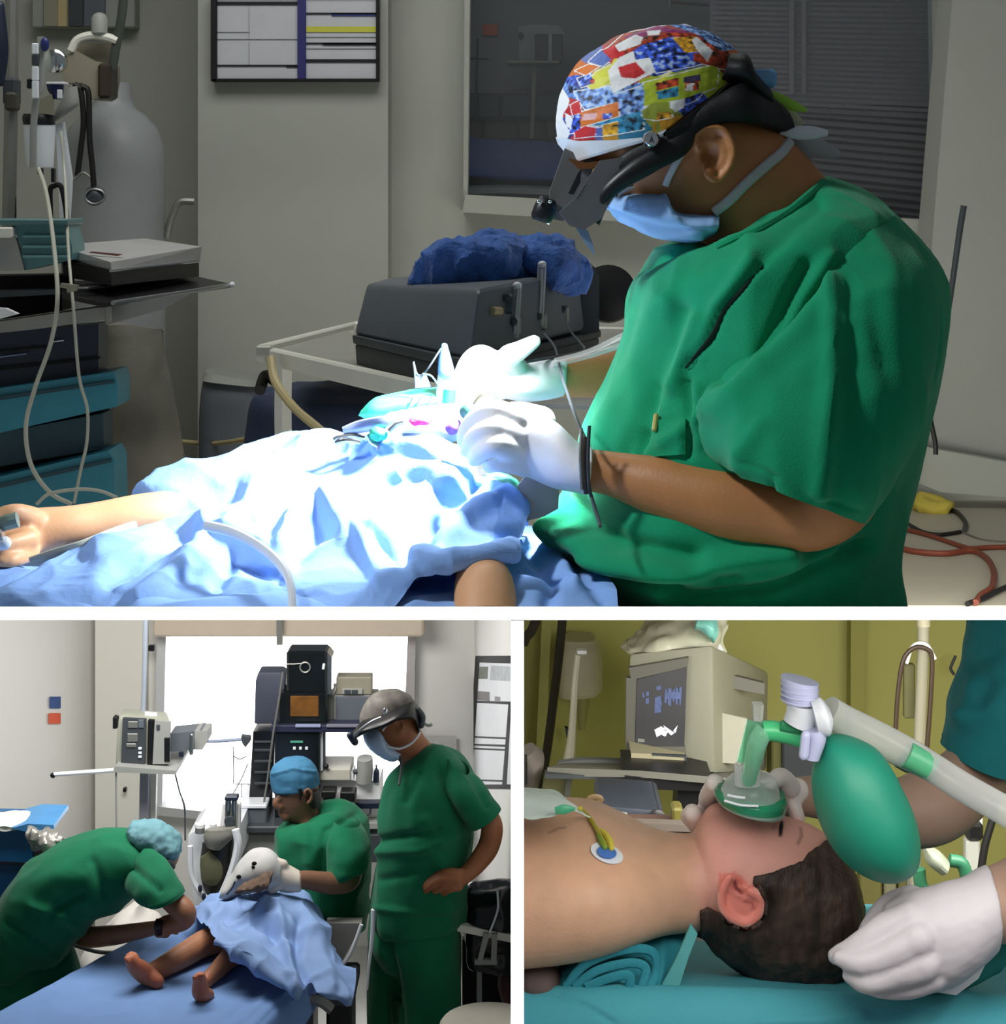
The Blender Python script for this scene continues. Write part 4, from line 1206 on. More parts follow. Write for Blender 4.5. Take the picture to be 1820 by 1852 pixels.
# mask: pleated panel over nose and jaw, tie strap to the nape
mg = G()
mg.loft([(1090, 366, 1096, 376, 2.4, .01), (1104, 352, 1112, 392, 2.4, .034), (1126, 338, 1138, 408, 2.4, .056), (1160, 333, 1170, 424, 2.4, .070), (1194, 334, 1204, 434, 2.4, .079), (1212, 372, 1240, 438, 2.4, .083), (1250, 384, 1262, 437, 2.4, .085), (1294, 382, 1284, 430, 2.4, .08)], 90, 70)
mem = mesh_of(mg)
wrinkle(mem, [([(1100, 372), (1170, 392), (1290, 398)], .003, 6), ([(1104, 382), (1180, 410), (1280, 416)], -.003, 5), ([(1120, 396), (1190, 424), (1270, 428)], .003, 5), ([(1196, 336), (1214, 384)], .003, 4), ([(1124, 350), (1196, 348)], -.002, 4), ([(1140, 360), (1196, 360)], .002, 5)], amp=.0015, scale=40)
mask = mk('surgical_mask', mem, M['mask'], surgeon, sharp=180)
mb2 = me_body.copy(); setv(mb2, mv(me_body) + np.array(WL[sbody.name])); tree_b = bvh(mb2)
for p, r in (([(1292, 384), (1320, 362), (1352, 330), (1388, 298), (1414, 276), (1430, 256)], .0062), ([(1204, 336), (1212, 316), (1226, 290), (1240, 268)], .004)):
    q = onto(tree_b, p, .004)
    mk('mask_strap', G().tube(q, r, 50, 8, flat=.6), mat('gauze_strap', rgb(196, 198, 200), .85, var=.12, bump=.5, bscale=180), surgeon)
mk('loupe_edge', G().tube([(1116, 356, 2.33), (1120, 348, 2.33), (1132, 340, 2.33), (1146, 336, 2.33)], .0035), M['chrome'], hl)

# gloves
gn = G()   # near hand, pinching over the mouth
gn.loft([(1072, 808, 1064, 896, 2.255, .032), (1046, 800, 1040, 890, 2.265, .036), (1010, 766, 1005, 884, 2.28, .038), (966, 742, 962, 866, 2.30, .034), (930, 736, 925, 846, 2.31, .028), (900, 742, 896, 826, 2.32, .02)], 40, 30)
fingers(gn, [[(935, 762, 2.29, 26), (895, 744, 2.29, 22), (862, 758, 2.3, 19), (842, 782, 2.31, 15), (838, 800, 2.32, 12)],
             [(930, 790, 2.28, 26), (890, 778, 2.27, 22), (860, 792, 2.28, 19), (845, 815, 2.3, 14)],
             [(935, 815, 2.28, 25), (900, 806, 2.26, 21), (872, 816, 2.27, 18), (858, 832, 2.29, 13)],
             [(950, 842, 2.29, 22), (920, 838, 2.28, 18), (898, 840, 2.28, 15), (884, 846, 2.29, 11)],
             [(980, 760, 2.34, 26), (930, 748, 2.38, 22), (880, 762, 2.40, 18), (852, 778, 2.40, 14)]])
mk('glove', remesh(gn, .0028, 2), M['glove'], surgeon, sharp=180)
gf = G()   # far hand
gf.loft([(1026, 652, 1022, 716, 2.60, .03), (990, 650, 985, 724, 2.59, .034), (950, 652, 940, 726, 2.57, .034), (905, 654, 896, 716, 2.56, .03), (876, 660, 870, 712, 2.55, .024)], 30, 26)
fingers(gf, [[(930, 664, 2.55, 24), (920, 646, 2.53, 22), (940, 634, 2.52, 18), (966, 618, 2.52, 13)],
             [(905, 668, 2.55, 24), (872, 644, 2.53, 21), (848, 656, 2.51, 18), (832, 690, 2.5, 15), (828, 712, 2.49, 11)],
             [(900, 676, 2.54, 24), (860, 668, 2.52, 20), (840, 690, 2.5, 17), (826, 724, 2.49, 12)],
             [(895, 690, 2.55, 23), (862, 694, 2.53, 19), (846, 716, 2.51, 16), (836, 740, 2.5, 11)],
             [(905, 704, 2.56, 20), (880, 712, 2.55, 17), (868, 730, 2.54, 14), (858, 748, 2.53, 10)]])
mk('glove', remesh(gf, .0028, 2), M['glove'], surgeon, sharp=180)
# clear wrist wrap and strings
mk('wrist_band', G().tube([(1060, 790, 2.215), (1056, 830, 2.212), (1058, 870, 2.214), (1062, 892, 2.22)], .0035, 20, 10, flat=.6), mat('brown_string', rgb(66, 58, 50), .4), surgeon)
mk('wrist_band', G().tube([(1066, 770, 2.216), (1064, 830, 2.208), (1066, 880, 2.21), (1072, 905, 2.215), (1086, 952, 2.16)], .002, 24, 8), M['charcoal'], surgeon)
mk('wrist_band', G().tube([(1052, 775, 2.22), (1050, 830, 2.212), (1052, 885, 2.216)], .002, 20, 8), M['steel_dull'], surgeon)
t = thing('suture_cord', W(1000, 700, 2.5), 'thin dark cord running from the case down to the near glove', 'cord')
mk('cord', G().tube([(985, 604, 3.0), (1004, 628, 2.8), (1014, 670, 2.5), (1028, 716, 2.4), (1044, 760, 2.28), (1062, 800, 2.22)], .0018, 50, 6), M['charcoal'], t)
tag(mk('far_cord', G().tube([(1024, 585, 3.4), (1036, 604, 3.2), (1050, 620, 3.0), (1055, 634, 2.75), (1000, 646, 2.6), (950, 655, 2.53)], .002, 50, 6), M['charcoal']), 'thin wire curling from the case to the far glove', 'wire')
g = G().loft([(1050, 640, 1112, 612, 2.62, .032), (1030, 662, 1046, 640, 2.61, .03)], 14, 16)
mk('sleeve_cover', G().loft([(1000, 664, 1002, 648, 2.585, .024), (1060, 650, 1062, 632, 2.60, .03), (1120, 632, 1128, 600, 2.62, .03)], 14, 16), M['clear'], surgeon)

# ------------------------------------------------------------------ upper room: patient, drapes, instruments
pat = thing('person', W(600, 1097, 2.4), 'patient lying under the bright blue drape on the operating table', 'person')
pb = G()
# head, lying face up under the hands
pb.loft([(690, 835, 700, 800, 2.51, .03), (715, 860, 725, 768, 2.51, .055), (760, 872, 768, 752, 2.51, .07), (810, 872, 815, 752, 2.51, .074), (856, 868, 852, 760, 2.51, .072), (892, 850, 884, 778, 2.51, .05), (910, 830, 905, 800, 2.51, .02)], 40, 32)
pb.limb([(770, 845, 2.49, 30), (812, 812, 2.47, 34), (852, 812, 2.47, 30)], 14, 18)
pb.limb([(740, 860, 2.53, 40), (690, 935, 2.56, 55), (600, 945, 2.56, 60), (480, 955, 2.54, 50), (420, 950, 2.46, 36)], 30, 20)
# forearm along the sheet and open hand
pb.limb([(420, 930, 2.44, 50), (330, 930, 2.42, 44), (260, 932, 2.40, 40), (180, 945, 2.38, 38), (120, 952, 2.36, 37), (70, 960, 2.35, 42), (36, 972, 2.34, 42)], 40, 20)
fingers(pb, [[(60, 938, 2.33, 22), (30, 926, 2.3, 16), (0, 930, 2.29, 13), (-22, 944, 2.28, 10)], [(40, 958, 2.32, 22), (0, 965, 2.3, 15), (-40, 975, 2.29, 12)],
             [(45, 985, 2.32, 22), (15, 998, 2.29, 15), (-15, 1002, 2.28, 12)], [(55, 998, 2.32, 18), (25, 1012, 2.28, 14), (2, 1016, 2.27, 11)], [(50, 975, 2.31, 22), (10, 985, 2.28, 15), (-25, 992, 2.27, 12)]])
# near upper arm hanging out of the drape
pb.limb([(872, 1042, 2.165, 46), (877, 1072, 2.105, 56), (881, 1160, 2.04, 58)], 26, 24)
pb.limb([(780, 930, 2.52, 44), (872, 1042, 2.2, 36)], 8, 20)
me = remesh(pb, .0032, 3)
cut_ledge(me)
pbody = mk('body', me, M['skin_pt'], pat, sharp=180)

# operating table and the sheet over it
ot = thing('operating_table', W(500, 1097, 2.2), 'operating table under the blue sheets', 'table')
g = G().add([W(-160, 1040, 2.75), W(1100, 1040, 2.75), W(1110, 1160, 2.02), W(-160, 1160, 2.02), W(-160, 1085, 2.75), W(1100, 1085, 2.75), W(1110, 1230, 2.02), W(-160, 1230, 2.02)],
            [(0, 1, 2, 3), (7, 6, 5, 4), (0, 4, 5, 1), (1, 5, 6, 2), (2, 6, 7, 3), (3, 7, 4, 0)])
mk('table_pad', cut_ledge(mesh_of(g)), M['navy_plastic'], ot)

sh = G()
sh.patch([[(-120, 960, 2.72), (200, 950, 2.72), (500, 950, 2.72), (800, 950, 2.72), (980, 968, 2.7), (1060, 1012, 2.66)],
          [(-120, 1010, 2.5), (60, 1016, 2.45), (200, 1000, 2.4), (500, 990, 2.4), (800, 1000, 2.4), (960, 990, 2.4), (1070, 1024, 2.4)],
          [(-120, 1030, 2.36), (60, 1034, 2.32), (300, 1030, 2.28), (560, 1046, 2.26), (800, 1056, 2.24), (960, 1040, 2.25), (1094, 1046, 2.28)],
          [(-120, 1068, 2.2), (100, 1062, 2.18), (300, 1066, 2.16), (560, 1072, 2.14), (800, 1080, 2.14), (960, 1072, 2.14), (1112, 1070, 2.18)],
          [(-120, 1130, 2.04), (100, 1130, 2.04), (300, 1130, 2.04), (560, 1130, 2.04), (800, 1130, 2.04), (960, 1130, 2.04), (1118, 1120, 2.08)]], 240, 80)
ms = mesh_of(sh)
wrinkle(ms, [([(150, 1040), (330, 1000)], .008, 14), ([(200, 1095), (320, 1010), (380, 985)], -.010, 20), ([(250, 1095), (420, 1010)], .010, 18), ([(960, 1000), (1000, 1060), (990, 1100)], -.010, 14), ([(985, 990), (1040, 1060)], .010, 12), ([(1040, 1030), (1090, 1090)], -.008, 14)],
        amp=.004, scale=4, seed=1.5, front=False, ridged=.010)
cut_ledge(ms)
tag(mk('table_sheet', ms, M['drape'], sharp=180), 'flat blue sheet covering the operating table under the patient arm', 'sheet')

dr = G()
dr.patch([[(250, 985, 2.66), (285, 975, 2.66), (400, 950, 2.68), (530, 940, 2.7), (660, 935, 2.7), (780, 930, 2.68), (880, 930, 2.62), (950, 960, 2.58)],
          [(258, 942, 2.50), (284, 868, 2.52), (395, 838, 2.54), (462, 818, 2.55), (535, 800, 2.56), (640, 794, 2.47), (740, 792, 2.43), (790, 806, 2.41), (850, 848, 2.38), (944, 914, 2.35)],
          [(240, 958, 2.42), (290, 900, 2.44), (400, 868, 2.46), (500, 842, 2.48), (620, 830, 2.42), (740, 834, 2.38), (850, 872, 2.33), (946, 940, 2.30)],
          [(190, 985, 2.34), (300, 945, 2.36), (420, 915, 2.36), (540, 895, 2.36), (660, 890, 2.36), (780, 900, 2.33), (870, 930, 2.28), (946, 968, 2.26)],
          [(120, 1016, 2.27), (280, 990, 2.27), (420, 970, 2.27), (560, 958, 2.26), (690, 958, 2.25), (800, 965, 2.22), (880, 980, 2.19), (944, 996, 2.19)],
          [(40, 1052, 2.2), (260, 1036, 2.19), (420, 1024, 2.18), (560, 1024, 2.17), (680, 1030, 2.15), (780, 1012, 2.13), (870, 998, 2.13), (940, 998, 2.15)],
          [(-30, 1092, 2.13), (240, 1078, 2.12), (420, 1074, 2.11), (560, 1072, 2.1), (680, 1070, 2.09), (790, 1022, 2.11), (872, 1004, 2.12), (938, 1004, 2.14)],
          [(-60, 1140, 2.06), (240, 1140, 2.06), (420, 1140, 2.05), (560, 1138, 2.05), (680, 1130, 2.05), (770, 1040, 2.1), (860, 1012, 2.12), (934, 1010, 2.14)]], 300, 150)
md = mesh_of(dr)
wrinkle(md, [([(285, 905), (360, 880), (440, 850)], .010, 16), ([(250, 950), (340, 925), (430, 900)], -.010, 14), ([(180, 1010), (300, 950), (370, 940)], .012, 16), ([(200, 1060), (300, 1000), (372, 960)], -.016, 18),
             ([(250, 1090), (360, 1010), (372, 955)], .012, 14), ([(372, 958), (470, 1000), (520, 1050)], .012, 12), ([(392, 1050), (430, 1010), (510, 1045)], -.012, 14),
             ([(508, 1010), (530, 955), (580, 930), (620, 985)], .014, 12), ([(540, 1010), (590, 975)], -.014, 20), ([(590, 930), (650, 990), (690, 1060), (745, 1050)], .013, 12), ([(620, 930), (700, 1000), (740, 1040)], -.012, 12),
             ([(660, 930), (730, 940), (780, 920), (850, 880)], -.012, 18), ([(740, 1000), (800, 930), (860, 870)], -.020, 18), ([(760, 1020), (850, 940), (900, 910), (940, 930)], .016, 14), ([(740, 1000), (830, 985), (940, 975)], -.014, 12), ([(745, 1040), (840, 1010), (940, 990)], .010, 12),
             ([(620, 890), (700, 880), (770, 870)], -.008, 16), ([(420, 955), (520, 930), (600, 930)], .008, 16)],
        amp=.004, scale=4, seed=3.1, front=False, ridged=.012)
wrinkle(md, amp=.0012, scale=12, seed=6.1, front=False, ridged=.003)
cut_ledge(md)
tag(mk('surgical_drape', md, M['drape'], sharp=180), 'rumpled blue surgical drape over the patient body, brightly lit', 'drape')
tag(mk('drape_tube', cut_ledge(mesh_of(G().tube([(372, 950, 2.19), (420, 962, 2.17), (470, 988, 2.14), (508, 1022, 2.10), (526, 1060, 2.065), (530, 1130, 2.03)], .0058, 50, 10, flat=.7))), M['white_plastic']), 'flat white tube lying over the front of the blue drape', 'tube')
tag(mk('wrist_strap', G().tube([(55, 1016, 2.28), (100, 1000, 2.28), (150, 985, 2.28), (200, 965, 2.30), (245, 950, 2.34)], .0055, 40, 10, flat=.5), M['cable_white']), 'white tape strip running beside the patient forearm', 'tape')
t = thing('finger_probe', W(20, 990, 2.25), 'greyish probe clip held in the patient hand', 'probe')
mk('clip', G().tube([(-10, 952, 2.27), (10, 946, 2.26), (32, 940, 2.26)], .009, 12, 10), mat('greenish_probe', rgb(130, 150, 140), .4), t)
mk('clip', G().tube([(-14, 970, 2.25), (6, 966, 2.25)], .008, 8, 10), M['steel'], t)
mk('white_tip', G().tube([(-12, 984, 2.25), (8, 982, 2.25)], .008, 8, 10, True), M['white_plastic'], t)

# field: green pad, gauze, breathing tube, retractors
gp = thing('green_mask', W(740, 770, 2.5), 'bright mint green rubber mask lying by the patient face', 'mask')
me = mesh_of(G().loft([(648, 752, 654, 742, 2.5, .01), (680, 762, 680, 722, 2.5, .03), (730, 752, 735, 706, 2.5, .04), (780, 744, 785, 700, 2.5, .04), (818, 738, 820, 702, 2.5, .03)], 40, 30))
mk('pad', wrinkle(me, amp=.003, scale=18), mat('mint_rubber', rgb(70, 205, 170), .4), gp)
for x in (744, 758, 778): mk('stitch', G().tube([(x - 3, 734, 2.455), (x + 3, 718, 2.455)], .0012, 6, 6), M['charcoal'], gp)
et = thing('breathing_tube', W(805, 740, 2.47), 'upright breathing tube with a blue tip over the patient mouth', 'tube')
mk('barrel', G().tube([(800, 738, 2.47), (804, 700, 2.47), (808, 668, 2.47)], [.0085, .010, .0095], 12, 16), M['white_plastic'], et)
mk('tip', G().tube([(807, 672, 2.465), (805, 650, 2.465), (804, 626, 2.465)], [.0105, .008, .004], 14, 16, True), mat('pale_blue_tip', rgb(96, 150, 200), .2, alpha=.85), et)
mk('green_sleeve', G().tube([(812, 732, 2.46), (814, 704, 2.46)], .008, 8, 14), mat('green_sleeve', rgb(50, 180, 130), .3), et)
for p in ([(748, 654, 2.47), (754, 676, 2.47), (764, 678, 2.47), (776, 664, 2.46), (798, 630, 2.46)], [(752, 702, 2.46), (750, 672, 2.46), (748, 656, 2.46)], [(764, 676, 2.46), (780, 680, 2.46), (794, 698, 2.46)]):
    mk('suture_thread', G().tube(p, .0013, 30, 6), M['charcoal'], et)
mk('clear_flap', G().prism([(752, 680), (770, 676), (780, 700), (752, 702)], 2.47, .004), mat('bluish_film', rgb(130, 160, 200), .3, alpha=.6), et)
cl = G().loft([(642, 806, 640, 780, 2.46, .02), (700, 804, 705, 760, 2.46, .03), (770, 800, 775, 742, 2.46, .04), (830, 790, 835, 736, 2.46, .04), (868, 780, 868, 746, 2.46, .03)], 50, 40)
tag(mk('gauze_pack', wrinkle(mesh_of(cl), amp=.012, scale=20, front=False), M['gauze']), 'crumpled white gauze packed around the patient mouth', 'gauze')
for p, c, lb in (([(738, 764), (760, 752), (778, 752), (782, 764), (760, 772)], (214, 50, 110), 'small crimson stained swab in the white gauze'), ([(806, 768), (822, 756), (834, 760), (830, 782), (812, 778)], (100, 60, 170), 'small violet cloth piece beside the red swab'),
                 ([(664, 780), (690, 772), (700, 776), (696, 794), (680, 800), (668, 792)], (40, 150, 110), 'small green scrap at the edge of the white gauze'), ([(834, 752), (862, 734), (866, 744), (846, 760)], (30, 84, 70), 'dark green scrap under the far glove')):
    xs = [q[0] for q in p]; ys = [q[1] for q in p]
    me = wrinkle(mesh_of(G().ball(W(sum(xs) / len(xs), sum(ys) / len(ys), 2.395), ((max(xs) - min(xs)) / 2 * 2.4 / F, .012, (max(ys) - min(ys)) / 2 * 2.4 / F), 26, 18)), amp=.006, scale=40, front=False)
    tag(mk('swab', me, mat('swab_cloth', rgb(*c), .8, var=.15)), lb, 'swab', 'swabs in the field')
rt = thing('retractor', W(640, 800, 2.42), 'steel retractor with small hooks lying beside the gauze', 'retractor')
mk('blade', G().tube([(620, 778, 2.41), (650, 772, 2.41), (690, 764, 2.4), (712, 758, 2.4)], [.004, .008, .008, .004], 24, 10, flat=.5), mat('bluish_steel', rgb(140, 150, 185), .3, .6), rt)
for p in ([(604, 796, 2.41), (616, 790, 2.41), (640, 788, 2.41), (660, 792, 2.41)], [(608, 800, 2.41), (630, 796, 2.4), (652, 800, 2.4)], [(664, 786, 2.4), (672, 800, 2.4), (682, 806, 2.4), (684, 814, 2.4)], [(704, 780, 2.39), (716, 768, 2.39), (730, 764, 2.39)]):
    mk('hook', G().tube(p, .0032, 20, 8), M['steel'], rt)
g = G().loft([(868, 878, 880, 858, 2.36, .02), (900, 898, 905, 852, 2.36, .04), (930, 930, 940, 872, 2.35, .045), (943, 950, 946, 910, 2.35, .03)], 30, 26)
tag(mk('head_ring', wrinkle(mesh_of(g), amp=.008, scale=18), mat('green_gel', rgb(60, 140, 116), .25, var=.2)), 'glossy green gel pad under the patient head', 'pad')
g = G().prism([(936, 880), (950, 862), (1012, 872), (1010, 920), (985, 934), (945, 944)], 2.3, .01)
tag(mk('paper_sheet', g, mat('grey_paper', rgb(176, 172, 166), .8)), 'greyish paper sheet hanging between the drape and the surgeon', 'paper')

# ------------------------------------------------------------------ lower operating room: shell
FZ2 = -2.79
M['wall2'] = mat('cream_wall', rgb(226, 225, 220), .8, var=.02, scale=2)
M['wall2w'] = mat('cream_wall_warm', rgb(224, 222, 212), .8, var=.02, scale=2)
M['floor2'] = mat('pale_vinyl', rgb(190, 190, 186), .4, var=.05, scale=4)
struct('floor_lower', G().box((-1.2, 7.0, FZ2 - .02), (2.38, 6.0, .04)), M['floor2'])
struct('wall_back_lower', G().prism([(150, 1000), (297, 1000), (296, 1462), (300, 1466), (742, 1484), (742, 1000), (870, 1000), (870, 2000), (150, 2000)], 9.6, .1), M['wall2'])
def on_line(px, p0, d0, p1, d1):
    # distance at which the ray of a column meets the straight wall between two points
    x0, x1, k = (p0 - CX) / F * d0, (p1 - CX) / F * d1, (px - CX) / F
    t = (k * d0 - x0) / ((x1 - x0) - k * (d1 - d0))
    return d0 + t * (d1 - d0)
def wl2(px, off=0.0):
    return on_line(px, 174, 9.6, -100, 8.7) - off
g = G().prism([(174, 1000, wl2(174)), (-100, 1000, wl2(-100)), (-100, 2060, wl2(-100)), (174, 1980, wl2(174))], 0, .08)
struct('wall_left_lower', g, M['wall2'])
a, b = W(858, 1100, 9.6), W(930, 1100, 7.6)
g = G()
g.add([(a.x, a.y, -.05), (b.x, b.y, -.05), (b.x, b.y, -2.8), (a.x, a.y, -2.8), (a.x + .02, a.y, -.05), (-.008, b.y, -.05), (-.008, b.y, -2.8), (a.x + .02, a.y, -2.8)],
      [(0, 1, 2, 3), (7, 6, 5, 4), (0, 4, 5, 1), (1, 5, 6, 2), (2, 6, 7, 3), (3, 7, 4, 0)])
struct('wall_side_lower', g, M['wall2'])
struct('pillar_lower', G().prism([(172, 1050), (262, 1050), (262, 2000), (172, 2000)], 9.5, .12), M['wall2w'])
w2 = struct('window_2', G().prism([(283, 1152), (300, 1152), (293, 1462), (279, 1468)], 9.52, .12), mat('grey_frame', rgb(196, 198, 200), .5, var=.02))
struct('window_sill', G().prism([(279, 1458), (420, 1474), (745, 1482), (745, 1494), (420, 1488), (279, 1474)], 9.5, .14), mat('grey_sill', rgb(170, 172, 172), .5, var=.02), w2)
struct('window_jamb', G().prism([(738, 1140), (752, 1140), (746, 1490), (724, 1490)], 9.52, .12), mat('grey_frame2', rgb(176, 172, 172), .5), w2)
M['sky_pane'] = mat('daylit_frosted_pane', rgb(250, 250, 252), .4, emit=(.97, .98, 1), es=3.2)
struct('pane', G().prism([(290, 1120), (745, 1120), (745, 1500), (285, 1500)], 9.72, .02), M['sky_pane'], w2)
bx_ = struct('blind_box', G().pbox(276, 1080, 766, 1152, 9.38, .2, .01), mat('beige_valance', rgb(204, 190, 172), .8, var=.03), w2)
struct('blind_bracket', G().pbox(500, 1110, 511, 1167, 9.33, .04, .003), M['steel_dull'], w2)

def simple(name, label, cat, base, parts, group=None):
    """thing of px-rectangle boxes: parts = (name, rect, D, depth, mat)"""
    t = thing(name, base, label, cat, group)
    for q in parts:
        mk(q[0], G().pbox(*q[1], q[2], q[3], q[5] if len(q) > 5 else .006), M[q[4]] if isinstance(q[4], str) else q[4], t)
    return t

for y0, y1, x0, x1, c, lb in ((1261, 1281, 90, 109, (58, 84, 140), 'small blue card stuck on the cream wall'), (1291, 1309, 88, 109, (222, 96, 66), 'small orange red card under the blue card on the wall')):
    g = G().prism([(x0, y0, wl2(x0, .012)), (x1, y0, wl2(x1, .012)), (x1, y1, wl2(x1, .012)), (x0, y1, wl2(x0, .012))], 0, .012)
    tag(mk('wall_card', g, mat('card_colour', rgb(*c), .7, var=.05)), lb, 'card')

# framed poster on the side wall
def wd(px, off=.03):
    return on_line(px, 858, 9.6, 930, 7.6) - off
def wquad(p, off, th=.02):
    return G().prism([(x, y, wd(x, off)) for x, y in p], 0, th)
po = thing('notice_board', W(890, 1425, wd(890)), 'tall framed chart board on the side wall behind the standing surgeon', 'board')
mk('backing', wquad([(863, 1192), (926, 1192), (926, 1422), (847, 1422)], .04), M['paper'], po)
for nm, p in (('frame_side', [(860, 1189), (868, 1189), (853, 1425), (844, 1425)]), ('frame_top', [(860, 1188), (927, 1188), (927, 1200), (862, 1198)]), ('frame_bottom', [(845, 1420), (927, 1420), (927, 1426), (844, 1426)]),
              ('inner_post', [(920, 1270), (925, 1270), (916, 1424), (908, 1424)]), ('rule', [(861, 1268), (922, 1270), (922, 1274), (861, 1271)]), ('rule', [(856, 1332), (918, 1335), (918, 1337), (856, 1334)]),
              ('rule', [(855, 1346), (916, 1348), (916, 1351), (855, 1348)]), ('rule', [(853, 1353), (915, 1356), (915, 1358), (853, 1355)]), ('rule', [(851, 1410), (910, 1412), (910, 1414), (851, 1412)])):
    mk(nm, wquad(p, .05), M['blackm'], po)
gp_ = mat('grey_photo_print', rgb(130, 132, 132), .8, var=.5, scale=14)
for p, c in (([(866, 1206), (883, 1206), (882, 1228), (865, 1228)], (106, 112, 100)), ([(888, 1204), (924, 1206), (923, 1232), (886, 1230)], (176, 180, 184)), ([(862, 1250), (886, 1252), (886, 1268), (862, 1266)], (120, 116, 114)),
             ([(895, 1260), (905, 1261), (905, 1270), (895, 1269)], (140, 136, 136))):
    mk('printed_photo', wquad(p, .046), mat('photo_print', rgb(*c), .8, var=.3, scale=30), po)
tag(mk('wall_sheet', G().prism([(770, 1332), (826, 1332), (826, 1364), (770, 1364)], 9.56, .01), mat('faint_sheet', rgb(186, 186, 180), .9, var=.1, scale=30)), 'pale paper sheet on the wall behind the standing surgeon shoulder', 'paper')

# patient monitor on its pole
D = 8.3
pm = thing('patient_monitor', W(258, 1500, D), 'grey patient monitor on a pole stand in front of the bright window', 'monitor')
mk('top_pole', G().tube([(264, 1100, D + .1), (262, 1200, D + .1), (259, 1290, D + .1)], .011), mat('bluish_pole', rgb(150, 160, 172), .4), pm)
case = mk('case', bevel(hexa([(222, 1280, D + .12), (302, 1287, D + .12), (309, 1304, D - .05), (214, 1298, D - .05)], [(222, 1380, D + .12), (302, 1380, D + .12), (306, 1385, D - .05), (208, 1383, D - .05)]), .012, 2), mat('putty_case', rgb(158, 160, 146), .5), pm)
mk('front_bezel', G().prism([(222, 1299), (264, 1301), (262, 1382), (219, 1381)], D - .065, .02), M['charcoal'], pm)
for q in ((231, 1305, 249, 1317), (230, 1327, 249, 1342), (228, 1345, 246, 1352), (250, 1302, 260, 1317)): mk('display_panel', G().pbox(*q, D - .07, .01, .002), M['steel_dull'] if q[0] < 240 else M['dgrey_plastic'], pm)
for y in (1352, 1360, 1367): mk('button', G().pbox(250, y, 256, y + 4, D - .072, .01, .001), M['white_plastic'], pm)
mk('side_unit', G().prism([(280, 1303), (308, 1306), (306, 1382), (276, 1382)], D - .07, .02), M['grey_plastic'], pm)
mk('dark_slot', G().prism([(268, 1302), (279, 1303), (276, 1382), (266, 1382)], D - .068, .02), M['black'], pm)
mk('paper_slot', G().pbox(297, 1334, 307, 1378, D - .075, .01, .002), M['black'], pm)
mk('screen_badge', G().pbox(283, 1311, 289, 1320, D - .075, .008, .001), M['charcoal'], pm)
mk('handle_box', G().prism([(204, 1298), (211, 1300), (211, 1318), (204, 1318)], D, .05), M['black'], pm)
mk('white_top_panel', G().prism([(262, 1287), (284, 1289), (284, 1298), (262, 1297)], D + .02, .004), M['white_plastic'], pm)
mk('tray', G().prism([(208, 1386), (318, 1394), (318, 1401), (206, 1397)], D - .12, .4), M['grey_plastic'], pm)
mk('column', G().prism([(253, 1398), (268, 1398), (266, 1560), (250, 1560)], D + .05, .08), mat('lilac_grey_column', rgb(160, 160, 170), .4), pm)
mk('thin_post', G().prism([(272, 1400), (283, 1400), (281, 1485), (272, 1485)], D + .1, .03), M['white_paint'], pm)
mk('white_arm', G().tube([(94, 1401, D - .1), (150, 1397, D - .1), (206, 1393, D - .1)], .0095), M['white_plastic'], pm)
mk('arm_tip', G().ball(W(96, 1402, D - .1), .012), M['black'], pm)
mk('cable', G().tube([(210, 1396, D - .1), (210, 1430, D - .1), (211, 1520, D - .1)], .004), M['grey_plastic'], pm)
mk('cable', G().tube([(317, 1400, D - .1), (325, 1432, D - .1), (334, 1462, D - .1), (335, 1520, D - .1)], .0035), M['charcoal'], pm)
mb_ = mk('side_module', G().prism([(308, 1327), (365, 1321), (367, 1354), (308, 1360)], D, .12), M['dgrey_plastic'], pm)
mk('module_end', G().prism([(352, 1323), (375, 1322), (376, 1340), (366, 1356), (352, 1356)], D - .01, .12), M['grey_plastic'], pm)
mk('clear_vial', G().tube([(347, 1330, D - .04), (346, 1362, D - .04)], .009, 6, 12, True), M['steel'], pm)
mk('knob', G().tube([(328, 1360, D - .02), (328, 1368, D - .02)], .01, 4, 12), M['navy_plastic'], pm)
mk('swing_arm', G().tube([(370, 1341, D), (400, 1340, D), (438, 1337, D)], .007), mat('bluish_arm', rgb(130, 140, 165), .4), pm)
mk('arm_clamp', G().prism([(436, 1332), (452, 1334), (452, 1342), (444, 1352), (438, 1344)], D - .01, .04), M['charcoal'], pm)
for p in ([(422, 1350, D), (423, 1400, D), (422, 1418, D)], [(423, 1368, D), (434, 1373, D), (445, 1368, D)], [(448, 1382, D), (436, 1410, D), (418, 1442, D)], [(425, 1418, D), (452, 1418, D)], [(437, 1418, D), (437, 1442, D)]):
    mk('cable', G().tube(p, .0022, 16, 6), M['charcoal'], pm)
for q in ((268, 1168, 279, 1178), (222, 1426, 228, 1433)):
    tag(mk('wall_switch', G().pbox(*q, 9.45, .03, .002), M['black']), 'small black box high on the wall by the window' if q[0] > 250 else 'small black box low on the wall behind the monitor column', 'switch')

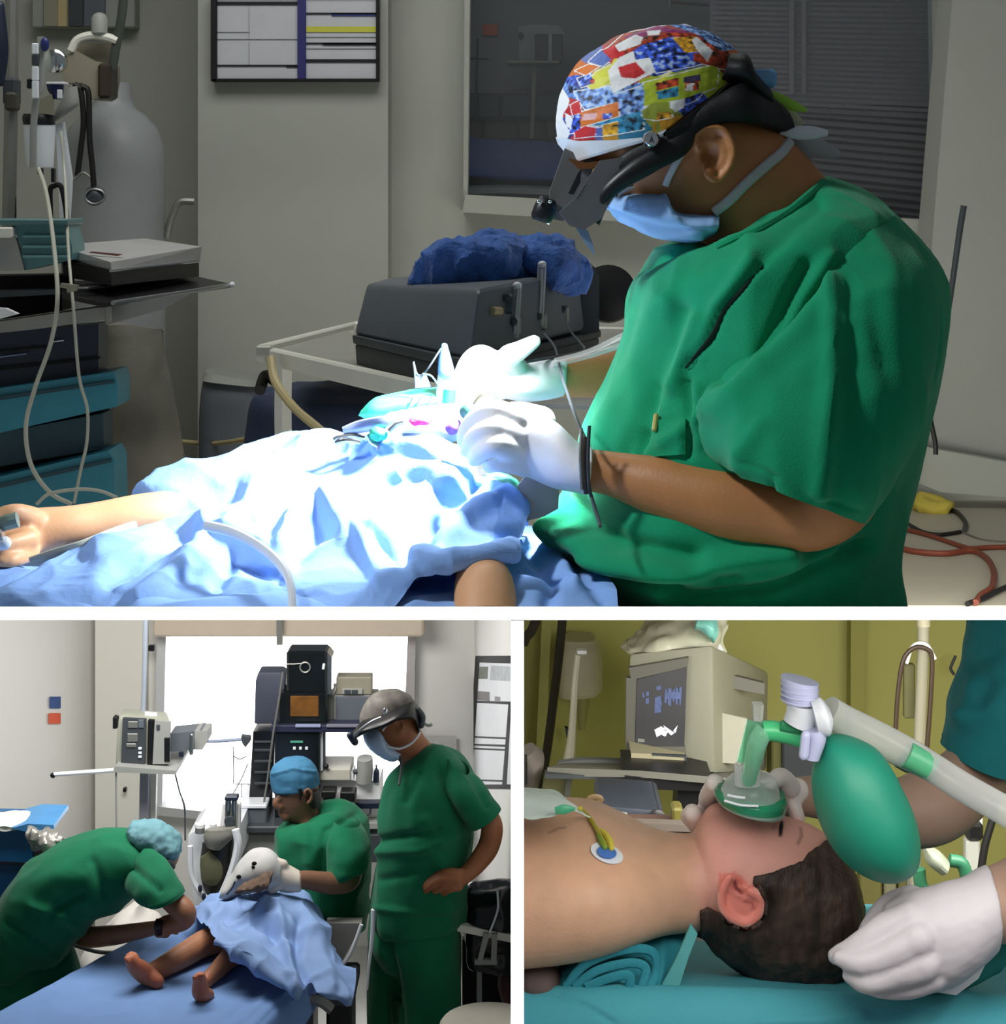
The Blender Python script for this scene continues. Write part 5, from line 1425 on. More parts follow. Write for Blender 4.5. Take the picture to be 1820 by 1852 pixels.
# equipment tower in front of the window
D = 8.6
M['speaker_grey'] = mat('slate_case', rgb(64, 68, 82), .5, var=.05)
M['gloss_black'] = mat('gloss_black_case', rgb(18, 22, 24), .15, var=.1)
t = thing('slate_speaker', W(487, 1310, D), 'slate coloured rounded cabinet at the top of the equipment tower', 'cabinet')
mk('cabinet', bevel(G().prism([(467, 1216), (508, 1216), (516, 1222), (512, 1310), (460, 1310), (462, 1232)], D, .12), .008, 2), M['speaker_grey'], t)
t = thing('video_monitor', W(558, 1255, D), 'black glossy box with a ring shaped mark on top of the tower', 'monitor')
mk('case', G().pbox(518, 1178, 592, 1256, D - .05, .14, .01), M['gloss_black'], t)
mk('side_panel', G().prism([(592, 1179), (600, 1190), (599, 1256), (591, 1256)], D - .04, .12), M['steel'], t)
aa = np.linspace(0, 2 * math.pi, 22)
mk('ring_mark', G().tube([(552 + 9 * math.cos(x), 1207 + 9 * math.sin(x), D - .055) for x in aa], .004, None, 8), M['steel_dull'], t)
mk('ring_tail', G().tube([(519, 1201, D - .055), (532, 1201, D - .055), (545, 1200, D - .055)], .003), M['steel_dull'], t)
mk('indicator', G().tube([(586, 1202, D - .055), (585, 1209, D - .055)], .006, 4, 10, True), M['white_plastic'], t)
t = thing('amber_monitor', W(550, 1312, D), 'black monitor with a dim amber screen in the equipment tower', 'monitor')
mk('case', G().pbox(503, 1254, 592, 1312, D - .07, .16, .008), M['gloss_black'], t)
mk('amber_screen', G().pbox(525, 1259, 576, 1296, D - .076, .01, .002), mat('amber_screen', rgb(96, 62, 26), .25, var=.5, scale=18, emit=(.35, .16, .03), es=.12), t)
mk('side_panel', G().pbox(592, 1256, 604, 1310, D, .2, .006), M['steel_dull'], t)
t = thing('beige_recorder', W(640, 1257, D), 'beige box with two small dark displays on the tower shelf', 'recorder')
mk('case', G().pbox(608, 1225, 672, 1257, D, .09, .004), M['beige_metal'], t)
mk('front_plate', G().pbox(619, 1246, 656, 1256, D - .01, .02, .002), M['grey_plastic'], t)
for x in (623, 636): mk('display', G().pbox(x, 1248, x + 11, 1255, D - .014, .01, .001), M['charcoal'], t)
t = thing('grey_printer', W(638, 1311, D), 'dark grey box below the beige recorder on the tower shelf', 'printer')
mk('case', G().pbox(604, 1258, 682, 1312, D, .12, .004), M['grey_plastic'], t)
mk('front_panel', G().pbox(607, 1260, 680, 1308, D - .008, .02, .003), M['dgrey_plastic'], t)
tow = thing('equipment_tower', W(560, 1660, D), 'tall equipment rack with dark shelves standing before the bright window', 'rack')
mk('shelf', G().pbox(490, 1312, 690, 1325, D - .1, .4, .004), mat('blue_black_shelf', rgb(40, 42, 66), .4), tow)
mk('shelf_edge', G().pbox(534, 1311, 580, 1316, D - .11, .02, .002), mat('pale_blue_edge', rgb(140, 150, 180), .4), tow)
mk('shelf_edge', G().pbox(590, 1311, 690, 1316, D - .11, .02, .002), mat('lilac_edge', rgb(120, 118, 134), .4), tow)
mk('side_rack', G().prism([(458, 1323), (498, 1322), (492, 1460), (450, 1457)], D - .05, .3), M['gloss_black'], tow)
for y in (1340, 1355, 1375, 1395, 1415): mk('rack_slot', G().pbox(460, y, 492, y + 4, D - .056, .01, .001), M['charcoal'], tow)
mk('rack_foot', G().prism([(450, 1456), (474, 1457), (472, 1476), (449, 1474)], D - .06, .2), M['dgrey_plastic'], tow)
mk('black_panel', G().pbox(497, 1324, 579, 1500, D - .08, .3, .004), M['gloss_black'], tow)
mk('led_text', G().pbox(525, 1340, 548, 1344, D - .086, .006, .001), mat('dim_green_led', rgb(60, 120, 100), .4, emit=(.1, .4, .3), es=.3), tow)
for x in (530, 541, 552): mk('led', G().pbox(x, 1351, x + 5, 1356, D - .086, .006, .001), M['white_plastic'], tow)
mk('post', G().pbox(578, 1326, 584, 1395, D - .06, .04, .003), M['white_plastic'], tow)
mk('post', G().pbox(584, 1326, 588, 1395, D - .05, .04, .003), M['charcoal'], tow)
mk('knob', G().ball(W(590, 1386, D - .06), (.012, .01, .012)), M['black'], tow)
mk('base_case', G().pbox(500, 1490, 660, 1660, D, .3, .01), M['charcoal'], tow)
mk('hanging_cord', G().tube([(512, 1215, D - .12), (504, 1270, D - .12), (494, 1330, D - .12), (484, 1410, D - .12), (476, 1460, D - .12)], .0045, 30), M['steel_dull'], tow)
t = thing('cream_module', W(610, 1412, D), 'long cream module lying on the white drawer unit', 'module')
mk('case', G().pbox(578, 1391, 634, 1412, D - .05, .2, .004), mat('cream_case', rgb(186, 184, 172), .5), t)
mk('knob', G().lathe([(.01, 0), (.01, .02), (.006, .024)], W(638, 1396, D - .03), 12, Matrix.Rotation(R(90), 3, 'Y')), M['charcoal'], t)
mk('end_cap', G().pbox(634, 1396, 640, 1412, D - .04, .1, .003), M['white_plastic'], t)
t = thing('steel_canister', W(660, 1412, D), 'grey ribbed canister standing beside the cream module', 'canister')
mk('can', G().loft([(646, 1371, 674, 1371, D, .06), (645, 1390, 675, 1390, D, .062), (644, 1412, 673, 1412, D, .06)], 8, 24), M['grey_plastic'], t)
t = thing('dark_bottle', W(681, 1412, D), 'slim dark blue bottle beside the grey canister', 'bottle')
mk('bottle', G().loft([(679, 1383, 682, 1383, D, .006), (679, 1390, 683, 1390, D, .008), (676, 1396, 686, 1396, D, .014), (675, 1414, 686, 1414, D, .016)], 14, 16), M['navy_plastic'], t)
t = thing('drawer_unit', W(632, 1500, D), 'bright white drawer unit with dark trays in front of the window', 'cabinet')
M['white_gloss'] = mat('gloss_white_panel', rgb(244, 244, 246), .3, var=.02)
mk('upper_panel', G().pbox(578, 1413, 688, 1450, D, .2, .004), M['white_gloss'], t)
mk('lower_panel', G().pbox(578, 1450, 688, 1540, D + .02, .2, .004), M['white_gloss'], t)
mk('dark_tray', G().pbox(640, 1452, 687, 1463, D - .05, .1, .003), M['navy_plastic'], t)
mk('wire_handle', G().tube([(642, 1474, D - .04), (666, 1474, D - .04), (670, 1466, D - .04), (671, 1460, D - .04)], .004), M['charcoal'], t)
mk('grey_shelf', G().pbox(640, 1488, 686, 1500, D - .06, .1, .003), M['grey_plastic'], t)
mk('dark_shelf', G().pbox(645, 1510, 690, 1560, D - .06, .2, .003), M['charcoal'], t)
for q, lb, m in (((581, 1431, 607, 1444), 'black small box with a brass mark on the white drawer unit', 'black'), ((615, 1433, 643, 1452), 'black topped grey cup on the white drawer unit', 'black')):
    t = thing('specimen_pot', W((q[0] + q[2]) / 2, q[3] + 20, D - .12), lb, 'pot')
    mk('lid', G().pbox(q[0], q[1], q[2], q[3], D - .12, .08, .004), M[m], t)
    mk('cup', G().pbox(q[0] + 3, q[3], q[2] - 3, q[3] + 20, D - .11, .06, .004), M['grey_plastic'] if q[0] > 600 else M['charcoal'], t)

# anaesthesia machine
D = 8.15
am = thing('anaesthesia_machine', W(385, 1660, D), 'white anaesthesia machine with a dark bellows window and glass flow tubes', 'machine')
mk('body', G().prism([(340, 1512), (352, 1503), (430, 1503), (432, 1560), (400, 1640), (380, 1660), (356, 1660), (344, 1580)], D, .3), M['white_plastic'], am)
g = G().loft([(366, 1524, 426, 1500, D - .06, .03), (362, 1560, 426, 1550, D - .06, .05), (366, 1600, 424, 1590, D - .06, .05), (380, 1626, 400, 1630, D - .06, .04)], 20, 20)
mk('bellows_window', g, mat('dark_bellows', rgb(44, 44, 42), .3, var=.4, scale=10), am)
mk('olive_bag', G().loft([(362, 1552, 380, 1538, D - .1, .02), (362, 1570, 402, 1560, D - .1, .03), (366, 1590, 404, 1584, D - .1, .03), (376, 1600, 396, 1598, D - .1, .02)], 14, 16), mat('olive_bag', rgb(96, 96, 72), .5), am)
mk('grey_bag', G().loft([(372, 1500, 426, 1496, D - .12, .03), (368, 1515, 424, 1512, D - .12, .04), (374, 1530, 400, 1536, D - .12, .03)], 14, 20), mat('grey_bag', rgb(120, 120, 112), .5, var=.2), am)
for x, w_ in ((362, 9), (386, 6)):
    mk('white_knob', G().lathe([(w_ / F * D, 0), (w_ / F * D, .03), (w_ / F * D * .9, .034)], W(x, 1506, D - .05), 16), M['steel_dull'], am)
    mk('knob_cap', G().lathe([(w_ * 1.05 / F * D, 0), (w_ * 1.05 / F * D, .014)], W(x, 1496, D - .05), 16), M['white_gloss'], am)
mk('flow_tube', G().tube([(413, 1446, D - .05), (411, 1500, D - .05)], .012, 8, 12, True), M['steel'], am)
mk('flow_tube', G().tube([(424, 1446, D - .05), (424, 1500, D - .05)], .012, 8, 12, True), M['steel'], am)
mk('flow_head', G().pbox(406, 1441, 430, 1449, D - .07, .05, .004), M['navy_plastic'], am)
mk('gauge', G().lathe([(.02, 0), (.022, .01), (.02, .02)], W(416, 1484, D - .09), 18, Matrix.Rotation(R(90), 3, 'X')), M['charcoal'], am)
mk('flow_back', G().prism([(403, 1455), (434, 1455), (434, 1500), (396, 1506)], D - .02, .04), M['white_gloss'], am)
mk('side_hose', G().tube([(344, 1530, D - .1), (346, 1580, D - .1), (360, 1612, D - .1), (378, 1628, D - .1)], .012), M['white_plastic'], am)
for x, y in ((362, 1607), (369, 1622)): mk('blue_clip', G().ball(W(x, y, D - .12), (.009, .008, .016)), M['navy_plastic'], am)
mk('tall_arm', G().tube([(426, 1500, D - .14), (430, 1530, D - .14), (418, 1580, D - .14), (392, 1640, D - .14)], .016), M['white_plastic'], am)
t = simple('grey_cabinet', 'low grey cabinet with a dark worktop behind the seated surgeon', 'cabinet', W(470, 1640, 8.5),
           [('upper_case', (430, 1462, 482, 1495), 8.45, .3, 'dgrey_plastic'), ('worktop', (425, 1495, 510, 1508), 8.4, .4, 'charcoal'), ('body', (428, 1508, 500, 1640), 8.45, .3, 'grey_plastic'), ('case_top', (430, 1456, 482, 1463), 8.44, .3, 'white_plastic')])

# blue bin and foil on the left
t = thing('blue_bin', W(50, 1640, 7.7), 'dark blue bin with a light blue lid by the bending assistant', 'bin')
mk('bin_body', G().prism([(-40, 1498), (46, 1500), (58, 1520), (58, 1552), (50, 1560), (-40, 1556)], 7.7, .25), mat('bin_blue', rgb(24, 96, 150), .35), t)
mk('bin_lower', G().prism([(-40, 1562), (50, 1566), (44, 1700), (-40, 1700)], 7.72, .25), mat('bin_blue2', rgb(18, 70, 118), .35), t)
mk('lid', G().prism([(20, 1498), (50, 1490), (97, 1492), (98, 1499), (46, 1504)], 7.66, .25), mat('bin_lid', rgb(70, 140, 196), .35), t)
me = wrinkle(mesh_of(G().loft([(44, 1520, 54, 1502, 7.6, .03), (70, 1532, 80, 1500, 7.6, .06), (100, 1530, 100, 1510, 7.6, .05), (118, 1522, 116, 1514, 7.6, .02)], 40, 40)), amp=.03, scale=18, front=False)
tag(mk('crumpled_wrap', me, mat('foil_wrap', rgb(150, 148, 142), .35, .3, var=.4, scale=30)), 'crumpled silvery wrap lying beside the blue bin', 'wrap')
me = wrinkle(mesh_of(G().loft([(-30, 1494, -20, 1474, 7.75, .1), (30, 1494, 30, 1478, 7.75, .1), (72, 1494, 70, 1484, 7.75, .06)], 30, 30)), amp=.02, scale=7, front=False)
tag(mk('clear_sheet', me, mat('pale_film', rgb(220, 220, 214), .4, var=.05)), 'pale plastic film heaped behind the blue bin', 'film')
tag(mk('grey_ledge', G().prism([(58, 1526), (104, 1530), (104, 1560), (50, 1566)], 7.72, .1), mat('brown_ledge2', rgb(84, 80, 76), .5)), 'brownish ledge under the crumpled silvery wrap', 'ledge')

# white floor cloth and stool behind the assistant
t = thing('white_stool', W(225, 1790, 7.9), 'white draped stool standing behind the bending assistant arm', 'stool')
me = wrinkle(mesh_of(G().loft([(230, 1640, 256, 1632, 7.9, .05), (200, 1660, 262, 1650, 7.9, .1), (176, 1690, 290, 1670, 7.9, .15), (150, 1730, 290, 1720, 7.9, .2), (140, 1790, 290, 1790, 7.9, .2)], 40, 40)), amp=.02, scale=5)
mk('cover', me, mat('white_cover', rgb(210, 206, 198), .8, var=.05), t)
mk('dark_rail', G().tube([(130, 1708, 7.6), (180, 1722, 7.6), (230, 1722, 7.6)], .008), M['charcoal'], t)

# ------------------------------------------------------------------ lower room: bed, child, drape
BZ = -1.97
def bedp(px, py, dz=0.0):
    D = F * (CZ - BZ - dz) / (py - CY)
    return (px, py, D)
b2 = thing('treatment_bed', W(300, 1800, 7.0), 'long bed under a smooth blue sheet with the child on it', 'bed')
pts = [bedp(-160, 1925), bedp(352, 1646), bedp(600, 1690), bedp(532, 1788), bedp(430, 1900)]
T = [np.array(W(*p)) for p in pts]
Bt = [p - np.array((0, 0, .16)) for p in T]
g = G().add(T + Bt, [(0, 1, 2, 3, 4), (9, 8, 7, 6, 5)] + [(i, i + 5, (i + 1) % 5 + 5, (i + 1) % 5) for i in range(5)])
mk('mattress', bevel(g, .02, 2), M['dgrey_plastic'], b2)
M['sheet2'] = mat('blue_bed_sheet', rgb(114, 150, 204), .8, var=.05, scale=8, bump=.15, bscale=140)
g = G()
rows = []
for k in np.linspace(0, 1, 12):
    L = np.array(T[0]) * (1 - k) + np.array(T[1]) * k
    if k < .72:
        q = k / .72
        Rr = np.array(T[4]) * (1 - q) + np.array(T[3]) * q
    else:
        q = (k - .72) / .28
        Rr = np.array(T[3]) * (1 - q) + np.array(T[2]) * q
    row = [L + np.array((-.02, 0, -.10)), L + np.array((-.01, 0, .006))] + [L + (Rr - L) * u + np.array((0, 0, .008)) for u in np.linspace(.06, .94, 9)] + [Rr + np.array((.01, 0, .004)), Rr + np.array((.03, -.03, -.13))]
    rows.append([(CX + p[0] / p[1] * F, CY + (CZ - p[2]) / p[1] * F, p[1]) for p in row])
g.patch(rows, 110, 110)
me = wrinkle(mesh_of(g), [([(440, 1850), (520, 1770)], .012, 9), ([(470, 1850), (530, 1790)], -.010, 8), ([(420, 1840), (500, 1760)], -.006, 8), ([(240, 1735), (330, 1690)], .008, 8), ([(250, 1722), (340, 1672)], -.008, 6)], amp=.003, scale=3, ridged=.004, front=False)
mk('sheet', me, M['sheet2'], b2, sharp=180)
mk('base_column', G().prism([(300, 1800), (480, 1860), (480, 1990), (300, 1990)], 7.1, .3), M['charcoal'], b2)

ch = thing('person', W(340, 1740, 7.1), 'child lying on the blue bed with bare legs and feet showing', 'person')
cg = G()
def lp_(px, py, r, dz): 
    D = F * (CZ - BZ - dz) / (py - CY)
    return (px, py, D, r * 1.22)
cg.limb([lp_(262, 1762, 11, .03), lp_(285, 1754, 15, .04), lp_(330, 1729, 18, .05), lp_(375, 1704, 20, .06), lp_(430, 1690, 26, .07), lp_(500, 1680, 30, .09)], 40, 18)
cg.limb([lp_(236, 1736, 9, .12), lp_(246, 1748, 13, .09), lp_(264, 1762, 15, .05), lp_(284, 1775, 11, .03)], 20, 16)
for i, (x, y) in enumerate(((228, 1734), (231, 1729), (235, 1726), (239, 1725), (244, 1727))):
    cg.limb([lp_(x + 4, y + 6, 4, .12), lp_(x, y, 4.2 - .3 * abs(4 - i) * .3, .13)], 5, 10)
cg.limb([lp_(372, 1775, 11, .03), lp_(392, 1756, 13, .04), lp_(420, 1728, 16, .05), lp_(450, 1705, 21, .06), lp_(520, 1690, 28, .09)], 40, 18)
cg.limb([lp_(362, 1768, 9, .10), lp_(362, 1782, 12, .07), lp_(364, 1796, 13, .04), lp_(376, 1800, 10, .02)], 20, 16)
for x, y in ((352, 1768), (356, 1764), (361, 1762), (366, 1764)):
    cg.limb([lp_(x + 2, y + 8, 4, .10), lp_(x, y, 4, .12)], 5, 10)
cg.limb([lp_(500, 1690, 26, .05), lp_(530, 1670, 28, .05), lp_(530, 1640, 28, .05), lp_(490, 1622, 24, .05), lp_(460, 1606, 26, .08)], 30, 20)
def ch_col(P, v, n):
    c = np.tile(np.array((176, 122, 90)) / 255, (len(P), 1))
    k = (np.exp(-(seg_dist(P, [(236, 1736), (284, 1778)]) / 18) ** 2) + np.exp(-(seg_dist(P, [(358, 1768), (364, 1800)]) / 18) ** 2)).clip(0, 1)[:, None]
    return c * (1 - k) + np.array((186, 104, 74)) / 255 * k
mk('body', paint(remesh(cg, .0045, 3), ch_col), M['skin_v'], ch, sharp=180)
hg = G().loft([(424, 1613, 434, 1602, 7.3, .02), (444, 1614, 460, 1590, 7.3, .04), (466, 1612, 482, 1580, 7.3, .045), (484, 1606, 492, 1580, 7.3, .04)], 24, 24)
mk('hair', wrinkle(mesh_of(hg), amp=.012, scale=24, front=False), mat('brown_child_hair', rgb(92, 70, 54), .7, var=.3, scale=60), ch)

wp = G().loft([(398, 1622, 404, 1600, 7.45, .04), (410, 1624, 430, 1560, 7.45, .07), (440, 1616, 452, 1540, 7.45, .08), (480, 1606, 484, 1538, 7.45, .08), (510, 1600, 508, 1556, 7.45, .06)], 40, 36)
t = thing('head_wrap', W(450, 1622, 7.45), 'white padded head sheet with small dark holes beside the gloved hands', 'sheet')
mw = wrinkle(mesh_of(wp), amp=.012, scale=7, front=False)
o_ = mk('pad', mw, mat('greyish_pad', rgb(182, 182, 180), .8, var=.06), t, sharp=180)
m2 = mw.copy(); setv(m2, mv(mw) + np.array(WL[o_.name])); tr_ = bvh(m2)
for x, y, r in ((432, 1586, .010), (460, 1562, .010), (458, 1568, .007)):
    q = onto(tr_, [(x, y)], .002)[0]
    mk('dark_hole', G().ball(W(*q), (r, .004, r * .8)), M['blackm'], t)
mk('dark_cord', G().tube(onto(tr_, [(425, 1594), (420, 1606), (410, 1618)], .004), .003, 12, 6), M['charcoal'], t)

g = G()
g.patch([[(352, 1640, 7.75), (420, 1610, 7.75), (500, 1600, 7.8), (550, 1600, 7.8), (580, 1620, 7.8)],
         [(345, 1656, 7.5), (400, 1622, 7.6), (470, 1606, 7.65), (535, 1602, 7.7), (572, 1640, 7.6)],
         [(360, 1668, 7.35), (420, 1640, 7.42), (490, 1626, 7.45), (550, 1626, 7.5), (586, 1668, 7.45)],
         [(376, 1678, 7.22), (430, 1664, 7.28), (500, 1654, 7.3), (556, 1662, 7.32), (596, 1704, 7.3)],
         [(380, 1692, 7.12), (440, 1690, 7.14), (505, 1690, 7.15), (566, 1704, 7.15), (614, 1740, 7.15)],
         [(384, 1700, 7.06), (446, 1716, 7.02), (500, 1736, 7.0), (570, 1752, 6.98), (640, 1776, 6.98)],
         [(388, 1702, 7.05), (450, 1732, 6.98), (510, 1776, 6.88), (560, 1788, 6.84), (638, 1806, 6.85)],
         [(392, 1702, 7.06), (452, 1736, 6.98), (520, 1786, 6.88), (566, 1794, 6.84), (636, 1812, 6.85)]], 150, 110)
me = wrinkle(mesh_of(g), [([(386, 1660), (440, 1640), (500, 1656), (560, 1690)], .03, 10), ([(392, 1680), (460, 1668), (520, 1700)], -.025, 8), ([(500, 1660), (520, 1720), (540, 1790)], .03, 10), ([(540, 1670), (535, 1740), (560, 1790)], -.03, 10), ([(570, 1700), (600, 1790)], .02, 10),
                          ([(400, 1690), (480, 1730), (520, 1770)], .015, 8), ([(350, 1650), (430, 1624), (500, 1618)], -.014, 6), ([(480, 1680), (500, 1700)], -.02, 7), ([(585, 1650), (625, 1740)], -.02, 8)], amp=.012, scale=4, ridged=.03, front=False, seed=4)
tag(mk('child_drape', me, mat('blue_drape2', rgb(128, 158, 206), .75, var=.06, bump=.15, bscale=140), sharp=180), 'rumpled blue drape over the child body on the bed', 'drape')
t = thing('steel_table', W(610, 1780, 7.5), 'silver padded table top behind the rumpled blue drape', 'table')
mk('pad', G().prism([(590, 1670), (654, 1670), (640, 1700), (616, 1745), (576, 1740), (580, 1700)], 7.45, .06), mat('silver_pad', rgb(150, 146, 142), .45, 0, var=.15), t)
mk('white_edge', G().tube([(654, 1672, 7.42), (644, 1700, 7.42), (632, 1728, 7.42), (618, 1748, 7.42)], .007), M['white_plastic'], t)
mk('frame', G().pbox(536, 1796, 640, 1822, 7.2, .3, .01), M['charcoal'], t)
mk('column', G().pbox(590, 1812, 636, 1900, 7.25, .2, .01), M['black'], t)
mk('foot', G().pbox(520, 1826, 566, 1900, 7.3, .2, .01), M['dgrey_plastic'], t)
mk('pipe', G().tube([(534, 1798, 7.15), (580, 1812, 7.15), (600, 1826, 7.15)], .02), M['steel_dull'], t)

# ------------------------------------------------------------------ lower room: people
def dskin(c):
    return lambda P, v, n: np.tile(np.array(c) / 255.0, (len(P), 1))
M['scrub2'] = mat('green_scrub_cloth_lower', rgb(12, 102, 69), .85, var=.08, scale=18, bump=.2, bscale=300, sheen=.1, spec=.2)
# standing surgeon
D = 7.5
pc = thing('person', W(755, 1990, D), 'standing surgeon with headlight and mask, one hand on the hip', 'person')
g = G()
g.loft([(684, 1266, 738, 1266, D, .05), (668, 1290, 752, 1280, D, .072), (670, 1318, 756, 1296, D, .076), (686, 1345, 758, 1312, D, .074), (700, 1364, 764, 1326, D, .068), (722, 1376, 776, 1342, D, .066), (728, 1400, 800, 1372, D, .08), (726, 1450, 830, 1440, D, .13), (720, 1560, 820, 1560, D, .14), (710, 1660, 810, 1660, D, .14)], 60, 32)
EA = [(714, 1306), (716, 1300), (724, 1299), (730, 1306), (729, 1316), (724, 1324), (720, 1320)]
ear(g, EA, 7.43, None, 3.0)
g.limb([(836, 1425, 7.46, 14), (866, 1462, 7.40, 18), (889, 1490, 7.36, 20), (884, 1530, 7.36, 20), (862, 1562, 7.34, 18), (842, 1582, 7.31, 15), (826, 1590, 7.29, 17)], 50, 18)
fingers(g, [[(830, 1584, 7.28, 13), (806, 1580, 7.27, 9), (782, 1590, 7.28, 7), (764, 1602, 7.29, 6)], [(828, 1592, 7.27, 12), (800, 1590, 7.26, 8), (778, 1602, 7.27, 7), (770, 1612, 7.29, 6)],
            [(826, 1598, 7.27, 11), (806, 1600, 7.26, 8), (788, 1612, 7.27, 6)], [(828, 1602, 7.27, 11), (814, 1608, 7.26, 7), (802, 1617, 7.28, 5)], [(832, 1580, 7.28, 10), (812, 1576, 7.28, 7), (794, 1578, 7.29, 6)]])
mk('body', paint(remesh(g, .006, 2), dskin((150, 94, 58))), M['skin_v'], pc, sharp=180)
g = G().loft([(730, 1376, 776, 1344, D, .075), (712, 1394, 812, 1356, D, .13), (698, 1420, 846, 1388, D, .19), (689, 1465, 862, 1440, D, .215), (685, 1515, 858, 1500, D, .215), (680, 1560, 848, 1560, D, .21), (674, 1610, 840, 1610, D, .21), (668, 1650, 838, 1648, D, .21), (672, 1668, 836, 1660, D, .205)], 100, 90)
me = wrinkle(mesh_of(g), [([(690, 1520), (740, 1510), (790, 1500)], -.02, 7), ([(690, 1540), (760, 1535), (820, 1510)], .015, 8), ([(760, 1400), (740, 1450)], -.014, 6), ([(800, 1400), (830, 1470), (850, 1500)], -.014, 8), ([(680, 1640), (760, 1650), (830, 1640)], .01, 6), ([(700, 1590), (780, 1570)], -.01, 7), ([(770, 1480), (800, 1530)], .01, 7)], amp=.02, scale=3, ridged=.012, stretch=(1.3, 1.3, .6))
mk('scrub_top', me, M['scrub2'], pc, sharp=180)
g = G().loft([(812, 1372, 850, 1395, 7.44, .08), (800, 1420, 872, 1420, 7.40, .10), (830, 1470, 894, 1450, 7.38, .085), (850, 1500, 903, 1466, 7.37, .075)], 40, 44, cap=False)
mk('sleeve', wrinkle(mesh_of(g), [([(850, 1400), (880, 1460)], -.012, 6)], amp=.012, scale=6), M['scrub2'], pc, sharp=180)
g = G()
g.loft([(668, 1640, 838, 1640, D, .19), (666, 1700, 836, 1700, D, .19), (690, 1740, 836, 1740, D, .17), (716, 1800, 834, 1800, D - .02, .12), (720, 1990, 832, 1990, D - .02, .11)], 40, 44)
g.loft([(668, 1650, 760, 1650, D + .1, .12), (666, 1720, 760, 1720, D + .1, .12), (664, 1800, 730, 1800, D + .12, .11), (664, 1990, 730, 1990, D + .12, .1)], 40, 40)
mk('trousers', wrinkle(remesh(g, .012, 3), [([(694, 1680), (712, 1760), (722, 1850)], -.03, 8)], amp=.015, scale=4, stretch=(1, 1, .4)), M['scrub2'], pc, sharp=180)
g = G().loft([(686, 1250, 722, 1248, D, .02), (668, 1262, 742, 1260, D, .065), (653, 1290, 754, 1280, D, .082), (652, 1318, 756, 1296, D, .084)], 60, 60)
mcap = mesh_of(g)
mk('surgical_cap', mesh_of(shell(mcap, [(640, 1236), (770, 1236), (752, 1280), (720, 1286), (690, 1306), (665, 1330), (640, 1330)], .002, inner=0, snap=2)), mat('grey_print_cap', rgb(100, 96, 90), .6, var=.6, scale=20), pc, sharp=180)
g = G()
g.loft([(638, 1324, 646, 1334, 7.42, .03), (656, 1306, 664, 1322, 7.42, .08), (690, 1292, 696, 1312, 7.43, .088), (720, 1280, 722, 1298, 7.43, .088), (748, 1272, 752, 1300, 7.46, .08), (762, 1290, 760, 1330, 7.5, .05)], 40, 30)
hb3 = mk('headlight_band', g, M['black'], pc)
mk('visor_edge', G().tube([(636, 1336, 7.36), (650, 1322, 7.34), (672, 1306, 7.33), (690, 1298, 7.33)], .006), M['steel'], hb3)
mk('lamp', G().tube([(634, 1330, 7.36), (642, 1342, 7.36)], .014, 6, 12, True), M['navy_plastic'], hb3)
mk('knob', G().ball(W(697, 1286, 7.33), (.009, .006, .012)), M['chrome'], hb3)
mk('rear_clip', G().tube([(756, 1284, 7.45), (764, 1296, 7.45), (762, 1312, 7.45)], .012, 10, 10, True), M['charcoal'], hb3)
mk('mask_tie', G().tube([(758, 1304, 7.45), (774, 1312, 7.45), (782, 1310, 7.45)], .006, 12, 8, flat=.5), mat('grey_tie', rgb(170, 176, 164), .8), pc)
g = G().loft([(656, 1322, 660, 1342, D - .01, .03), (668, 1316, 674, 1356, D - .01, .074), (688, 1312, 694, 1370, D - .01, .088), (702, 1334, 712, 1374, D - .01, .089), (726, 1352, 728, 1366, D, .08)], 40, 40)
mk('surgical_mask', wrinkle(mesh_of(g), amp=.004, scale=20), mat('blue_mask2', rgb(176, 200, 228), .8), pc, sharp=180)
mk('mask_strap', G().tube([(700, 1350, 7.415), (722, 1354, 7.41), (742, 1346, 7.415), (754, 1334, 7.42), (760, 1324, 7.43)], .0045, 24), M['white_plastic'], pc)
mk('mask_strap', G().tube([(692, 1322, 7.41), (698, 1314, 7.41), (708, 1306, 7.41)], .003, 12), M['white_plastic'], pc)
mk('neck_cord', G().tube([(724, 1368, 7.4), (726, 1390, 7.36), (722, 1420, 7.31)], .005), M['charcoal'], pc)
mk('bright_edge_strip', G().tube([(677, 1645, 7.36), (674, 1690, 7.36), (668, 1740, 7.36), (664, 1790, 7.36)], [.012, .008, .006, .004], 20, 8), M['white_plastic'], pc)  # white strip added for the bright edge along the trousers

# seated surgeon with the blue cap
D = 7.75
pbp = thing('person', W(580, 1740, D), 'seated surgeon in a plain blue cap holding the child head', 'person')
g = G()
g.loft([(508, 1380, 556, 1380, D, .05), (494, 1405, 574, 1400, D, .072), (496, 1430, 576, 1425, D, .076), (500, 1450, 576, 1442, D, .072), (508, 1470, 574, 1460, D, .062), (524, 1484, 580, 1472, D, .055), (540, 1490, 590, 1484, D, .07), (530, 1540, 640, 1530, D, .13), (530, 1640, 640, 1640, D, .13)], 60, 32)
g.limb([(512, 1436, 7.70, 7), (499, 1452, 7.69, 7), (506, 1460, 7.69, 7)], 12, 12)
g.limb([(510, 1470, 7.7, 8), (516, 1478, 7.7, 8)], 6, 10)
ear(g, [(552, 1438), (552, 1430), (559, 1428), (564, 1436), (562, 1447), (557, 1452)], 7.675, None, 3.0)
g.limb([(630, 1520, 7.70, 12), (638, 1555, 7.64, 16), (632, 1590, 7.55, 20), (600, 1597, 7.5, 20), (560, 1592, 7.46, 17), (540, 1590, 7.44, 15)], 40, 18)
me = remesh(g, .006, 2)
